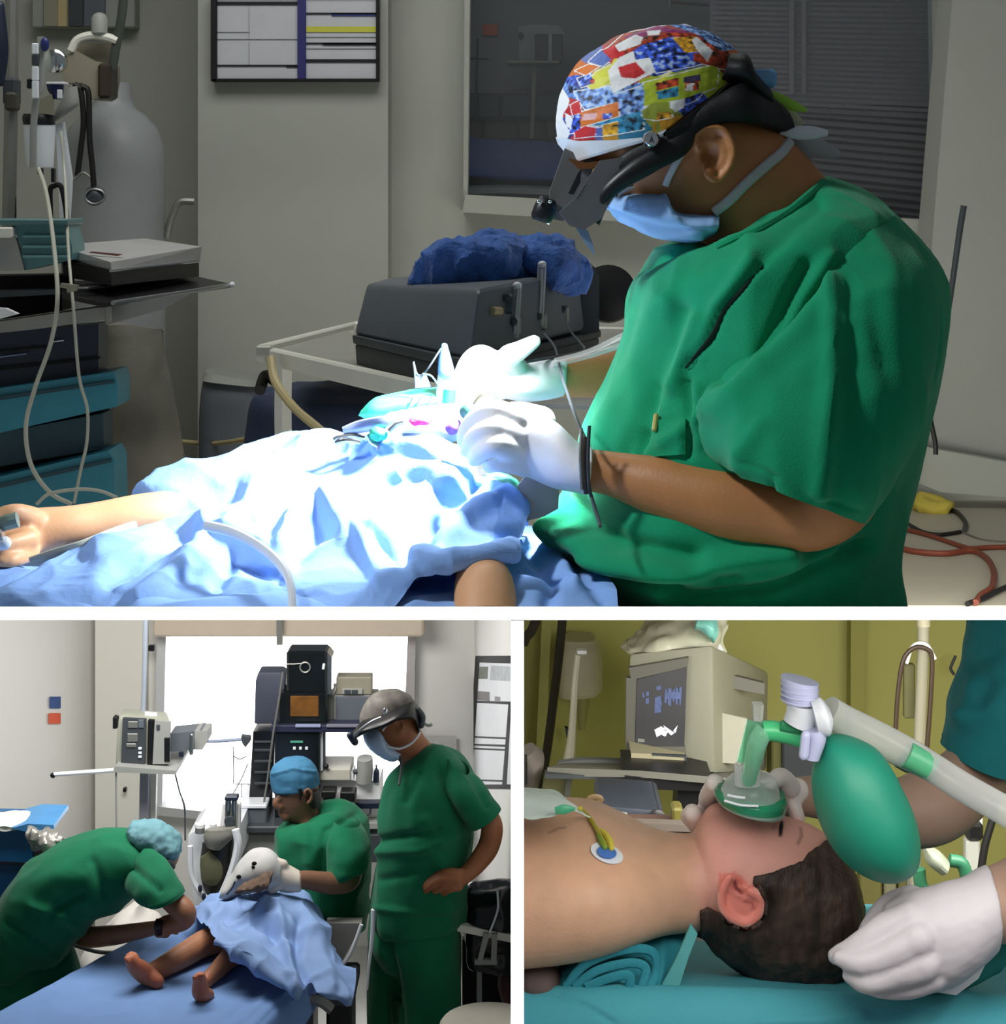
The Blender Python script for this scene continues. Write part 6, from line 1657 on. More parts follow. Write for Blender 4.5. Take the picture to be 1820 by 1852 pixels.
def bcol(P, v, n):
    c = np.tile(np.array((120, 84, 64)) / 255.0, (len(P), 1))
    k = np.exp(-(seg_dist(P, [(498, 1441), (522, 1436)]) / 3) ** 2)[:, None]
    k2 = np.exp(-(seg_dist(P, [(508, 1470), (522, 1470)]) / 2) ** 2)[:, None] * .6
    k = np.maximum(k, k2)
    return c * (1 - k) + np.array((52, 34, 28)) / 255 * k
mk('body', paint(me, bcol), M['skin_v'], pbp, sharp=180)
g = G().loft([(560, 1428, 576, 1424, D, .074), (556, 1440, 578, 1434, D, .075), (566, 1456, 580, 1450, D, .068)], 12, 24)
mk('hair', g, M['hair'], pbp)
mk('sideburn', G().tube([(542, 1426, 7.672), (544, 1436, 7.672), (542, 1448, 7.675)], [.010, .006, .002], 10, 8), M['hair'], pbp)
g = G().loft([(512, 1372, 552, 1370, D, .03), (496, 1384, 566, 1380, D, .066), (489, 1400, 575, 1396, D, .082), (490, 1424, 577, 1416, D, .084), (493, 1430, 577, 1418, D, .082)], 60, 60)
mk('surgical_cap', wrinkle(mesh_of(g), [([(494, 1400), (530, 1390), (570, 1396)], .005, 3), ([(520, 1392), (522, 1424)], -.004, 3), ([(546, 1390), (548, 1420)], -.004, 3)], amp=.004, scale=14), mat('blue_paper_cap', rgb(52, 108, 142), .8, var=.06), pbp, sharp=180)
g = G().loft([(548, 1484, 590, 1466, D, .08), (522, 1486, 620, 1462, D, .12), (504, 1502, 648, 1482, D, .17), (497, 1540, 664, 1520, D, .19), (496, 1585, 668, 1570, D, .19), (500, 1640, 664, 1640, D, .19), (520, 1680, 660, 1680, D, .18)], 90, 80)
me = wrinkle(mesh_of(g), [([(590, 1500), (578, 1580)], -.014, 5), ([(552, 1490), (556, 1560)], .010, 6), ([(505, 1500), (512, 1580)], .015, 6), ([(600, 1500), (650, 1470)], -.008, 6)], amp=.016, scale=4, ridged=.012)
mk('scrub_top', me, M['scrub2'], pbp, sharp=180)
g = G().loft([(604, 1480, 652, 1490, 7.66, .08), (592, 1520, 668, 1530, 7.6, .10), (590, 1560, 664, 1572, 7.56, .09), (588, 1580, 640, 1586, 7.55, .08)], 40, 44, cap=False)
mk('sleeve', wrinkle(mesh_of(g), amp=.012, scale=6), M['scrub2'], pbp, sharp=180)
g = G()
g.loft([(546, 1578, 546, 1612, 7.44, .04), (520, 1564, 520, 1614, 7.44, .045), (500, 1560, 496, 1608, 7.44, .04), (486, 1562, 480, 1600, 7.44, .03)], 20, 20)
fingers(g, [[(500, 1570, 7.42, 10), (482, 1572, 7.42, 8), (466, 1584, 7.42, 7), (458, 1596, 7.42, 6)], [(500, 1580, 7.41, 10), (480, 1584, 7.41, 8), (466, 1598, 7.41, 7)], [(500, 1592, 7.41, 10), (484, 1598, 7.41, 8), (474, 1608, 7.41, 6)], [(504, 1602, 7.41, 9), (492, 1610, 7.41, 7)], [(512, 1564, 7.43, 10), (494, 1558, 7.43, 8), (480, 1564, 7.43, 6)]])
mk('glove', remesh(g, .006, 2), mat('cream_glove', rgb(200, 190, 178), .6, var=.06), pbp, sharp=180)

# bending assistant
D = 7.4
pa = thing('person', W(60, 1990, D), 'assistant in green scrubs and a pale bouffant cap bending over the bed', 'person')
g = G()
g.loft([(235, 1500, 262, 1490, D, .04), (250, 1530, 300, 1494, D, .07), (270, 1552, 322, 1522, D, .075), (288, 1568, 324, 1548, D, .06), (300, 1578, 318, 1566, D, .04)], 30, 28)
g.limb([(262, 1540, D, 26), (220, 1560, D, 40), (120, 1620, D, 60), (60, 1680, D, 60)], 20, 18)
g.limb([(276, 1594, 7.25, 12), (304, 1622, 7.17, 20), (334, 1650, 7.12, 21), (330, 1668, 7.12, 16), (304, 1676, 7.13, 13), (290, 1680, 7.14, 13)], 40, 18)
g.limb([(150, 1640, 7.5, 26), (150, 1690, 7.45, 20), (200, 1692, 7.35, 18), (250, 1684, 7.28, 15), (290, 1676, 7.2, 12)], 40, 16)
fingers(g, [[(290, 1676, 7.18, 9), (308, 1668, 7.16, 6), (320, 1666, 7.15, 5)], [(292, 1680, 7.18, 9), (312, 1676, 7.15, 6), (324, 1676, 7.14, 5)], [(290, 1684, 7.18, 8), (310, 1684, 7.15, 5.5), (320, 1686, 7.14, 5)], [(286, 1688, 7.18, 8), (302, 1692, 7.15, 5)], [(284, 1672, 7.18, 8), (296, 1662, 7.16, 5.5), (306, 1658, 7.16, 5)]])
def acol(P, v, n):
    c = np.tile(np.array((150, 102, 76)) / 255.0, (len(P), 1))
    k = inside(P, [(270, 1640), (330, 1690), (280, 1700), (270, 1670)])[:, None] * .0
    return c * (1 - k)
mk('body', paint(remesh(g, .006, 2), acol), M['skin_v'], pa, sharp=180)
g = G().loft([(-70, 1720, 60, 1760, D, .18), (-20, 1655, 116, 1722, D, .2), (34, 1586, 138, 1694, D, .21), (92, 1534, 172, 1656, D, .21), (152, 1512, 216, 1640, D, .2), (214, 1508, 256, 1606, D, .17), (256, 1520, 282, 1576, D, .11), (270, 1536, 284, 1562, D, .07)], 100, 90)
me = wrinkle(mesh_of(g), [([(150, 1620), (100, 1650), (90, 1660)], -.02, 7), ([(170, 1560), (190, 1620)], -.012, 8), ([(60, 1640), (120, 1660), (140, 1680)], .016, 8), ([(20, 1670), (80, 1712)], -.012, 6)], amp=.016, scale=3.5, ridged=.010)
mk('scrub_top', me, M['scrub2'], pa, sharp=180)
g = G().loft([(222, 1580, 264, 1530, 7.33, .06), (234, 1614, 300, 1558, 7.21, .088), (256, 1636, 326, 1600, 7.15, .085), (266, 1640, 334, 1614, 7.14, .08)], 36, 44, cap=False)
mk('sleeve', wrinkle(mesh_of(g), [([(240, 1570), (290, 1610)], -.014, 6)], amp=.012, scale=6), M['scrub2'], pa, sharp=180)
g = G()
g.loft([(-90, 1700, 128, 1706, D + .02, .17), (-60, 1760, 146, 1760, D + .02, .17), (-40, 1850, 148, 1840, D + .02, .15), (-30, 1990, 130, 1990, D + .02, .14)], 40, 44)
mk('trousers', wrinkle(mesh_of(g), [([(10, 1720), (20, 1850)], -.03, 7), ([(60, 1740), (70, 1840)], .015, 8)], amp=.016, scale=4, stretch=(1, 1, .4)), M['scrub2'], pa, sharp=180)
g = G().loft([(228, 1504, 240, 1486, D, .03), (236, 1524, 262, 1484, D, .075), (262, 1540, 296, 1490, D, .092), (290, 1552, 324, 1516, D, .09), (314, 1556, 329, 1540, D, .05)], 60, 60)
mcap = wrinkle(mesh_of(g), amp=.007, scale=26, front=False)
mk('bouffant_cap', mcap, mat('pale_teal_cap', rgb(98, 142, 152), .8, var=.16, scale=20), pa, sharp=180)
mk('mask_edge', G().tube([(287, 1548, 7.33), (306, 1560, 7.32), (312, 1570, 7.33)], .012, 12, 10), M['charcoal'], pa)
mk('wrist_watch', G().tube([(289, 1664, 7.12), (285, 1676, 7.10), (288, 1690, 7.12)], .014, 12, 10, flat=.5), M['black'], pa)

# right edge: black case, trolley, stool
t = thing('black_case', W(885, 1690, 7.3), 'black wrapped case with a pale strap on the white trolley frame', 'case')
mk('case', wrinkle(remesh(G().loft([(850, 1606, 930, 1594, 7.55, .06), (842, 1630, 935, 1620, 7.55, .12), (842, 1680, 935, 1690, 7.55, .12), (846, 1740, 935, 1746, 7.55, .12)], 30, 40, e=4), .012, 2), amp=.012, scale=9), M['gloss_black'], t)
mk('strap', G().tube([(900, 1612, 7.41), (901, 1640, 7.41), (896, 1660, 7.41), (884, 1690, 7.41)], .004, 20), M['white_plastic'], t)
t = thing('white_trolley', W(880, 1840, 7.4), 'white tube trolley frame below the black wrapped case', 'trolley')
mk('rail', G().prism([(826, 1672), (930, 1692), (930, 1706), (826, 1684)], 7.42, .04), M['white_paint'], t)
mk('leg', G().pbox(862, 1700, 872, 1880, 7.5, .04, .004), M['grey_plastic'], t)
mk('leg', G().prism([(876, 1688), (886, 1690), (872, 1740), (864, 1736)], 7.4, .03), M['grey_plastic'], t)
mk('leg', G().prism([(890, 1690), (900, 1690), (898, 1742), (888, 1742)], 7.4, .03), M['grey_plastic'], t)
mk('cross_bar', G().pbox(858, 1736, 900, 1746, 7.41, .03, .003), M['grey_plastic'], t)
mk('dark_back', G().pbox(836, 1700, 930, 1850, 7.7, .05, .004), M['blackm'], t)
mk('red_bag', G().loft([(904, 1745, 930, 1742, 7.6, .04), (900, 1780, 930, 1780, 7.6, .06), (908, 1812, 930, 1812, 7.6, .05)], 14, 18), mat('maroon_bag', rgb(84, 52, 52), .6, var=.3), t)
mk('pale_tube', G().tube([(834, 1654, 7.45), (836, 1690, 7.45), (830, 1660, 7.45)], .006, 14), M['white_plastic'], t)
t = thing('round_stool', W(880, 1880, 7.1), 'off white round stool seat at the foot of the standing surgeon', 'stool')
zs = F * (CZ - W(880, 1815, 7.1).z) / F
mk('seat', G().lathe([(.005, -.03), (.16, -.03), (.175, -.02), (.175, 0), (.165, .012), (.005, .018)], W(884, 1852, 7.1), 36), mat('off_white_seat', rgb(186, 182, 170), .5), t)
mk('stool_post', G().lathe([(.03, -.4), (.03, -.03)], W(884, 1852, 7.1), 16), M['steel_dull'], t)

# ------------------------------------------------------------------ recovery room: shell
M['wall3'] = mat('olive_wall', rgb(176, 174, 104), .8, var=.03, scale=2)
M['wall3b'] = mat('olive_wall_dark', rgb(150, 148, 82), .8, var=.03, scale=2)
struct('wall_back_recovery', G().box((.95, 5.25, -.9), (1.88, .1, 1.74)), M['wall3'])
struct('wall_right_recovery', G().box((1.75, 3.9, -.9), (.1, 2.6, 1.74)), M['wall3'])
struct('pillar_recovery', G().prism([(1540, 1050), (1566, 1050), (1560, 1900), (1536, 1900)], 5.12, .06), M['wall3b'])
struct('pillar_recovery_edge', G().prism([(984, 1050), (1000, 1050), (984, 1440), (966, 1440)], 5.1, .08), mat('pale_olive', rgb(176, 178, 110), .8))
struct('floor_recovery', G().box((.9, 3.8, -1.78), (1.78, 2.9, .04)), M['floor2'])
UND_N = Vector((0, -(1121.5 - CY) / F, -1)).normalized()
def cut3(me, left=True):
    """trim what runs past the divider shelf above or the partition beside it"""
    cut(me, (0, 0, CZ), UND_N)
    if left:
        cut(me, (hw * .5, 0, 0), (1, 0, 0))
    return me

# black leads, dispenser, drip rod
for p, r, lb in (([(1018, 1115, 4.9), (1012, 1180, 4.9), (1002, 1260, 4.9), (992, 1340, 4.9), (982, 1400, 4.9), (976, 1432, 4.9)], .011, 'long black cable running down the olive wall beside the dispenser'), ([(972, 1115, 4.9), (962, 1140, 4.9), (952, 1152, 4.9), (946, 1166, 4.9)], .012, 'short black cable at the upper corner of the olive wall')):
    tag(mk('wall_cable', cut3(mesh_of(G().tube(p, r, 30)), False), mat('dark_brown_cable', rgb(34, 28, 18), .6)), lb, 'cable')
t = thing('soap_dispenser', W(1048, 1258, 5.1), 'white wall dispenser with a rounded body on the olive wall', 'dispenser')
mk('body', G().loft([(1020, 1152, 1076, 1152, 5.08, .06), (1012, 1175, 1088, 1175, 5.08, .08), (1010, 1235, 1090, 1235, 5.08, .08), (1012, 1256, 1080, 1252, 5.08, .06)], 24, 30, e=3.5), mat('pale_dispenser', rgb(186, 182, 160), .5, var=.03), t)
mk('spout', G().loft([(1042, 1256, 1068, 1256, 5.05, .03), (1045, 1300, 1062, 1300, 5.05, .02), (1048, 1318, 1058, 1318, 5.05, .015)], 10, 16), mat('olive_spout', rgb(150, 150, 96), .6), t)
mk('dark_tab', G().prism([(1022, 1316), (1028, 1318), (1030, 1334), (1025, 1336)], 5.05, .02), M['charcoal'], t)
t = thing('drip_rod', W(1034, 1385, 4.7), 'slim white drip rod with a hooked top before the dispenser', 'rod')
mk('rod', G().tube([(1046, 1184, 4.7), (1041, 1230, 4.7), (1036, 1310, 4.7), (1032, 1355, 4.7), (1028, 1385, 4.7)], [.007, .008, .009, .012, .016], 24), mat('pale_rod', rgb(196, 194, 176), .4), t)
mk('hook', G().pbox(1044, 1177, 1062, 1184, 4.69, .03, .004), M['white_plastic'], t)

# old monitor
D = 4.4
cm = thing('crt_monitor', W(1260, 1395, D), 'bulky beige tube monitor with a dim bluish image on its screen', 'monitor')
cd = lambda x, off=0.0: 4.4 - .12 * (x - 1135) / 155 - off
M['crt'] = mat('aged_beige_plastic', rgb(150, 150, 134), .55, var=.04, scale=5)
M['crt_d'] = mat('aged_beige_dark', rgb(112, 112, 104), .55, var=.04)
mk('front_case', bevel(G().add([W(1138, 1182, D), W(1290, 1166, D - .12), W(1292, 1400, D - .12), W(1132, 1365, D), W(1220, 1170, D + .35), W(1392, 1216, D + .28), W(1388, 1395, D + .28), W(1220, 1360, D + .35)],
                         [(0, 1, 2, 3), (7, 6, 5, 4), (0, 4, 5, 1), (1, 5, 6, 2), (2, 6, 7, 3), (3, 7, 4, 0)]), .012, 2), M['crt'], cm)
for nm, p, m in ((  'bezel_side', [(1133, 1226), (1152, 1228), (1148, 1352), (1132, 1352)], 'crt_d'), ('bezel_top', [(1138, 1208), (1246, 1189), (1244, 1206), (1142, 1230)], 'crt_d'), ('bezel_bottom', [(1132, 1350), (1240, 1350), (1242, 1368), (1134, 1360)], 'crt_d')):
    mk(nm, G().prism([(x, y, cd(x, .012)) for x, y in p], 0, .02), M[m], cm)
scr = mk('screen', G().prism([(x, y, cd(x, .014)) for x, y in ((1153, 1229), (1243, 1206), (1238, 1350), (1149, 1350))], 0, .012), mat('tube_screen', rgb(66, 66, 68), .25, var=.06, emit=(.1, .1, .11), es=.25), cm)
emb = mat('lit_blue_image', rgb(90, 104, 150), .4, var=.5, scale=30, emit=(.25, .3, .5), es=.14)
emw = mat('lit_white_image', rgb(230, 235, 250), .4, emit=(.85, .88, 1), es=.5)
for p in ([(1185, 1262), (1196, 1258), (1196, 1288), (1184, 1290)], [(1203, 1248), (1207, 1246), (1206, 1272), (1202, 1270)], [(1209, 1244), (1215, 1246), (1214, 1278), (1208, 1274)], [(1217, 1250), (1221, 1244), (1220, 1268), (1217, 1270)], [(1223, 1242), (1227, 1246), (1226, 1276), (1222, 1272)], [(1229, 1244), (1234, 1242), (1232, 1274), (1229, 1276)], [(1203, 1252), (1232, 1252), (1231, 1264), (1203, 1264)], [(1186, 1272), (1198, 1270), (1194, 1286), (1185, 1288)], [(1162, 1254), (1166, 1253), (1166, 1262), (1163, 1262)], [(1169, 1252), (1174, 1250), (1174, 1258), (1169, 1259)], [(1168, 1263), (1174, 1262), (1174, 1272), (1168, 1273)], [(1187, 1242), (1196, 1240), (1196, 1247), (1188, 1248)]):
    mk('screen_image', G().prism([(x, y, cd(x, .016)) for x, y in p], 0, .003), emb, scr)
for p in ([(1184, 1320), (1196, 1314), (1203, 1318), (1198, 1328), (1188, 1333)], [(1201, 1320), (1208, 1324), (1204, 1332), (1198, 1330)], [(1200, 1312), (1212, 1320), (1220, 1326), (1214, 1330), (1204, 1320)], [(1218, 1322), (1226, 1312), (1222, 1326)], [(1154, 1336), (1166, 1337), (1166, 1342), (1154, 1342)]):
    mk('screen_image', G().prism([(x, y, cd(x, .016)) for x, y in p], 0, .003), emw if p[0][0] > 1160 else M['grey_plastic'], scr)
mk('pedestal', G().prism([(1142, 1362), (1240, 1366), (1241, 1388), (1142, 1384)], D - .11, .2), mat('pale_pedestal', rgb(166, 160, 132), .55), cm)
mk('knob', G().ball(W(1176, 1359, cd(1176, .012)), (.006, .004, .006)), M['charcoal'], cm)
mk('slot', G().prism([(1180, 1364), (1242, 1367), (1242, 1386), (1239, 1386), (1239, 1370), (1180, 1366)], D - .114, .01), M['charcoal'], cm)
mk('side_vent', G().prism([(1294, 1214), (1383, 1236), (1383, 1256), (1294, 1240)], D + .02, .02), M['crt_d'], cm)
mk('side_paper', G().prism([(1305, 1289), (1352, 1300), (1340, 1382), (1300, 1379)], D - .06, .01), mat('cream_note', rgb(176, 174, 160), .7), cm)
me = wrinkle(mesh_of(G().loft([(1128, 1172, 1140, 1158, 4.5, .06), (1150, 1186, 1190, 1126, 4.5, .12), (1200, 1180, 1240, 1112, 4.5, .14), (1262, 1176, 1290, 1110, 4.5, .12), (1290, 1176, 1296, 1112, 4.5, .06)], 50, 44)), amp=.015, scale=8, ridged=.012, front=False)
tag(mk('plastic_bag', cut3(me, False), mat('milky_bag', rgb(196, 196, 176), .35, var=.05)), 'milky plastic bag heaped on top of the tube monitor', 'bag')
me = wrinkle(mesh_of(G().loft([(1256, 1136, 1262, 1110, 4.35, .03), (1280, 1150, 1282, 1110, 4.35, .04), (1290, 1162, 1296, 1110, 4.35, .03)], 24, 24)), amp=.01, scale=20, front=False)
tag(mk('green_wrapper', cut3(me, False), mat('minty_wrapper', rgb(120, 190, 180), .3, var=.3, scale=20)), 'minty see through wrapper on top of the milky bag', 'wrapper')
tag(mk('white_scrap', G().prism([(1292, 1176), (1302, 1164), (1310, 1176), (1298, 1180)], 4.4, .01), M['white_plastic']), 'tiny white scrap at the corner of the tube monitor', 'scrap')
dk = thing('monitor_bench', W(1180, 1520, 4.3), 'grey bench top carrying the tube monitor with a black rail under it', 'bench')
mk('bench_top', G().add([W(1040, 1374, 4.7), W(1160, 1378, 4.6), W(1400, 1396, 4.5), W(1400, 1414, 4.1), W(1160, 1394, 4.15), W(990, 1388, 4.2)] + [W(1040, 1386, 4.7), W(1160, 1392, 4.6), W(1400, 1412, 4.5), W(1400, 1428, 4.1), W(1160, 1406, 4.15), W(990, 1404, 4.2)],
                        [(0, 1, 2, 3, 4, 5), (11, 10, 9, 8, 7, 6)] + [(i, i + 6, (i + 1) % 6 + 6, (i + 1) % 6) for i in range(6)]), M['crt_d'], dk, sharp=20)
mk('back_edge', G().tube([(1010, 1384, 4.5), (1060, 1379, 4.5), (1140, 1381, 4.5)], .012), mat('slate_edge', rgb(98, 102, 104), .5), dk)
mk('black_rail', G().prism([(1131, 1404), (1290, 1412), (1290, 1432), (1131, 1426)], 4.15, .2), M['black'], dk)
mk('post', G().prism([(1226, 1426), (1284, 1430), (1284, 1500), (1222, 1500)], 4.2, .1), M['black'], dk)
mk('leg', G().prism([(1026, 1402), (1036, 1402), (1030, 1450), (1020, 1450)], 4.3, .05), M['crt_d'], dk)
mk('side_panel', G().prism([(984, 1402), (1026, 1404), (1022, 1450), (980, 1436)], 4.35, .02), mat('olive_panel', rgb(130, 130, 88), .6), dk)
mk('under_rail', G().prism([(986, 1400), (1132, 1404), (1132, 1410), (986, 1408)], 4.18, .03), M['charcoal'], dk)
g = G().loft([(940, 1362, 968, 1350, 4.4, .05), (945, 1400, 985, 1370, 4.4, .08), (945, 1425, 975, 1420, 4.4, .05)], 20, 20)
tag(mk('grey_hose_bag', cut3(mesh_of(g)), mat('mauve_bag', rgb(116, 108, 104), .5)), 'mauve grey bag at the partition beside the black cable', 'bag')
tag(mk('black_clip', cut3(mesh_of(G().pbox(946, 1378, 954, 1420, 4.2, .06, .004))), M['black']), 'black clip at the partition below the mauve bag', 'clip')
t = thing('dark_printer', W(1140, 1492, 3.9), 'dark slate device with a pale label lying behind the child shoulder', 'device')
mk('case', bevel(G().prism([(1084, 1456), (1192, 1465), (1200, 1470), (1199, 1486), (1190, 1490), (1080, 1486)], 3.9, .2), .01, 2), mat('slate_device', rgb(52, 58, 70), .4), t)
mk('label_strip', G().prism([(1112, 1470), (1135, 1472), (1135, 1476), (1112, 1475)], 3.89, .01), M['grey_plastic'], t)
mk('end_knob', G().lathe([(.016, 0), (.018, .01), (.012, .014)], W(1188, 1478, 3.89), 16, Matrix.Rotation(R(90), 3, 'X')), M['black'], t)
tag(mk('brown_strap', G().tube([(1062, 1456, 3.8), (1068, 1444, 3.8), (1080, 1442, 3.8), (1087, 1446, 3.8), (1080, 1454, 3.8), (1070, 1462, 3.8), (1072, 1475, 3.8)], .006, 30, 8, flat=.4), mat('brown_strap', rgb(90, 70, 44), .6)), 'brown strap loop beside the dark slate device', 'strap')
t = thing('side_table', W(1200, 1530, 3.7), 'mauve grey table edge behind the child neck', 'table')
mk('table_top', G().prism([(1120, 1488), (1300, 1494), (1300, 1506), (1140, 1502)], 3.7, .03), mat('mauve_top', rgb(92, 84, 78), .5), t)
mk('apron', G().prism([(1140, 1502), (1300, 1506), (1300, 1530), (1180, 1530)], 3.72, .1), mat('brown_apron', rgb(84, 62, 56), .6), t)
mk('bottle', G().pbox(1216, 1462, 1236, 1492, 3.75, .05, .006), mat('olive_bottle', rgb(96, 90, 40), .4), t)
# things behind the bag: dark door, drip pole, wall slots
t = thing('dark_cupboard', W(1440, 1440, 4.6), 'dark grey cupboard door behind the green bag', 'cupboard')
mk('door', G().pbox(1416, 1340, 1482, 1470, 4.6, .1, .004), M['charcoal'], t)
mk('side_post', G().pbox(1396, 1342, 1416, 1470, 4.62, .1, .004), mat('olive_post', rgb(96, 96, 50), .6), t)
dp = thing('drip_pole', W(1664, 1400, 4.2), 'white drip pole with black looped leads behind the green bag', 'pole')
mk('pole', cut3(mesh_of(G().tube([(1671, 1100, 4.2), (1669, 1200, 4.2), (1665, 1300, 4.2), (1660, 1450, 4.2), (1655, 1600, 4.2)], .0125, 20, 14)), False), mat('putty_pole', rgb(150, 146, 128), .4), dp)
mk('collar', cut3(mesh_of(G().tube([(1671, 1116, 4.2), (1671, 1132, 4.2)], .0145, 4, 14)), False), mat('putty_pole2', rgb(170, 164, 140), .4), dp)
mk('looped_lead', G().tube([(1620, 1330, 4.15), (1624, 1260, 4.15), (1634, 1195, 4.15), (1654, 1172, 4.15), (1676, 1174, 4.15), (1686, 1190, 4.15), (1684, 1260, 4.15), (1676, 1370, 4.15)], .005, 50), mat('dark_lead', rgb(56, 42, 30), .5), dp)
mk('clear_loop', G().tube([(1640, 1200, 4.18), (1652, 1168, 4.18), (1676, 1166, 4.18), (1692, 1192, 4.18)], .004, 30), M['white_plastic'], dp)
mk('pole_shade', G().pbox(1636, 1202, 1656, 1300, 4.24, .02, .003), mat('olive_shade', rgb(104, 102, 66), .6), dp)  # dark olive piece standing in for the shade beside the pole
tag(mk('wall_wire', G().tube([(1729, 1186, 5.1), (1722, 1202, 5.1), (1720, 1210, 5.1), (1726, 1220, 5.1)], .004, 16), M['charcoal']), 'thin bent wire on the olive wall by the teal sleeve', 'wire')
t = thing('wall_rail_posts', W(1600, 1660, 4.8), 'row of pale upright posts low on the wall behind the green bag', 'rail')
for x, w_, c in ((1556, 40, (128, 122, 70)), (1600, 22, (150, 148, 120)), (1626, 16, (120, 116, 70)), (1642, 22, (160, 172, 170))):
    mk('post', G().pbox(x, 1570, x + w_, 1662, 4.8, .05, .004), mat('post_paint', rgb(*c), .6), t)
rp = thing('right_pole', W(1770, 1600, 4.0), 'pale pole with black cables at the far right of the olive room', 'pole')
mk('pole', G().pbox(1748, 1520, 1774, 1640, 4.0, .03, .004), mat('pale_pole3', rgb(172, 174, 168), .4), rp)
mk('cap', G().pbox(1750, 1490, 1780, 1522, 3.99, .05, .006), M['black'], rp)
mk('thin_post', G().tube([(1774, 1440, 4.05), (1772, 1500, 4.05)], .006), M['white_plastic'], rp)
mk('black_cable', G().tube([(1822, 1385, 3.9), (1806, 1430, 3.9), (1796, 1480, 3.9), (1782, 1530, 3.9), (1774, 1580, 3.9)], .008, 30), M['cable_black'], rp)
mk('green_ring', G().tube([(1662, 1572, 3.6), (1668, 1604, 3.6), (1690, 1620, 3.6), (1730, 1610, 3.6), (1748, 1590, 3.6), (1740, 1562, 3.6), (1718, 1556, 3.6)], .012, 40, 12), mat('dark_green_ring', rgb(40, 96, 70), .4), rp)
mk('clear_cup', G().loft([(1668, 1530, 1676, 1528, 3.6, .02), (1676, 1560, 1700, 1540, 3.6, .03), (1700, 1580, 1716, 1556, 3.6, .03)], 14, 18), mat('dull_cup', rgb(120, 126, 112), .4), rp)

# ------------------------------------------------------------------ recovery room: bed, roll, child
t3 = thing('recovery_bed', W(1380, 1852, 2.5), 'bed under a smooth teal sheet carrying the child head', 'bed')
M['teal'] = mat('teal_sheet', rgb(70, 158, 172), .8, var=.05, scale=8, bump=.18, bscale=160)
M['teal_d'] = mat('teal_roll_cloth', rgb(46, 140, 156), .85, var=.12, scale=14, bump=.25, bscale=160)
g = G()
g.patch([[(900, 1600, 3.3), (1200, 1600, 3.3), (1500, 1634, 3.2), (2150, 1650, 3.1)],
         [(900, 1700, 2.85), (1200, 1700, 2.85), (1500, 1700, 2.85), (2150, 1700, 2.85)],
         [(900, 1776, 2.56), (1100, 1772, 2.56), (1300, 1778, 2.56), (1500, 1782, 2.56), (1700, 1786, 2.56), (2150, 1780, 2.56)],
         [(900, 1800, 2.49), (1060, 1786, 2.49), (1300, 1790, 2.49), (1500, 1796, 2.49), (1700, 1808, 2.49), (2150, 1800, 2.49)],
         [(900, 1850, 2.46), (1100, 1846, 2.45), (1300, 1848, 2.45), (1500, 1850, 2.45), (1700, 1855, 2.45), (2150, 1850, 2.45)],
         [(900, 1930, 2.44), (1100, 1930, 2.44), (1300, 1930, 2.44), (1500, 1930, 2.44), (1700, 1930, 2.44), (2150, 1930, 2.44)]], 130, 90)
me = wrinkle(mesh_of(g), [([(1010, 1795), (1060, 1820), (1110, 1850)], -.004, 5), ([(1380, 1850), (1480, 1846), (1560, 1835)], .004, 10), ([(1740, 1800), (1700, 1850)], .006, 12)], amp=.004, scale=6, front=False)
mk('sheet', cut3(me), M['teal'], t3, sharp=180)
g = G().box((.78, 2.72, -.28), (1.52, .46, .1), .02)
mk('mattress', cut3(mesh_of(g)), M['dteal_plastic'], t3)
nr = thing('neck_roll', W(1120, 1790, 2.55), 'rolled teal cloth wedged under the child neck', 'cloth roll')
me = mesh_of(G().loft([(1006, 1792, 1012, 1750, 2.56, .05), (1030, 1792, 1050, 1716, 2.58, .08), (1090, 1792, 1120, 1688, 2.6, .10), (1160, 1792, 1180, 1672, 2.62, .10), (1205, 1770, 1238, 1676, 2.64, .08), (1226, 1730, 1246, 1690, 2.66, .04)], 60, 50))
mk('roll', wrinkle(me, [([(1030, 1770), (1090, 1728), (1170, 1714), (1188, 1740), (1176, 1788)], -.008, 5), ([(1046, 1780), (1100, 1744), (1160, 1736)], .006, 6), ([(1060, 1782), (1110, 1760), (1150, 1760)], -.010, 6), ([(1110, 1790), (1130, 1762)], .005, 4), ([(1200, 1700), (1190, 1780)], .004, 8)], amp=.006, scale=14), M['teal_d'], nr, sharp=180)
for k, p in enumerate(([(1024, 1786, 2.5), (1060, 1744, 2.5), (1130, 1718, 2.51), (1180, 1722, 2.52), (1186, 1760, 2.52), (1172, 1788, 2.5)], [(1040, 1786, 2.495), (1080, 1756, 2.495), (1140, 1742, 2.5), (1168, 1752, 2.5), (1160, 1786, 2.495)], [(1060, 1786, 2.49), (1100, 1770, 2.49), (1136, 1764, 2.49), (1140, 1786, 2.49)])):
    mk('rolled_layer', G().tube(p, .006, 40, 8, flat=.5), M['teal_d'], nr)
mk('tie_strip', G().prism([(1250, 1672), (1262, 1690), (1246, 1730), (1228, 1788), (1196, 1784), (1222, 1736), (1238, 1700)], 2.52, .006), mat('pale_teal_strip', rgb(96, 176, 176), .8), nr)
tag(mk('dark_object', cut3(wrinkle(mesh_of(G().loft([(930, 1740, 936, 1728, 2.54, .02), (950, 1792, 960, 1728, 2.54, .05), (990, 1796, 992, 1734, 2.54, .05), (1010, 1794, 1008, 1748, 2.54, .02)], 24, 24)), amp=.008, scale=14)), mat('brown_bundle_cloth', rgb(92, 78, 74), .8, var=.2)), 'brownish bundle at the edge of the teal sheet beside the roll', 'bundle')

cp = thing('person', W(1240, 1790, 2.6), 'child lying on the back with head tilted, chest bare, eyes closed', 'person')
g = G()
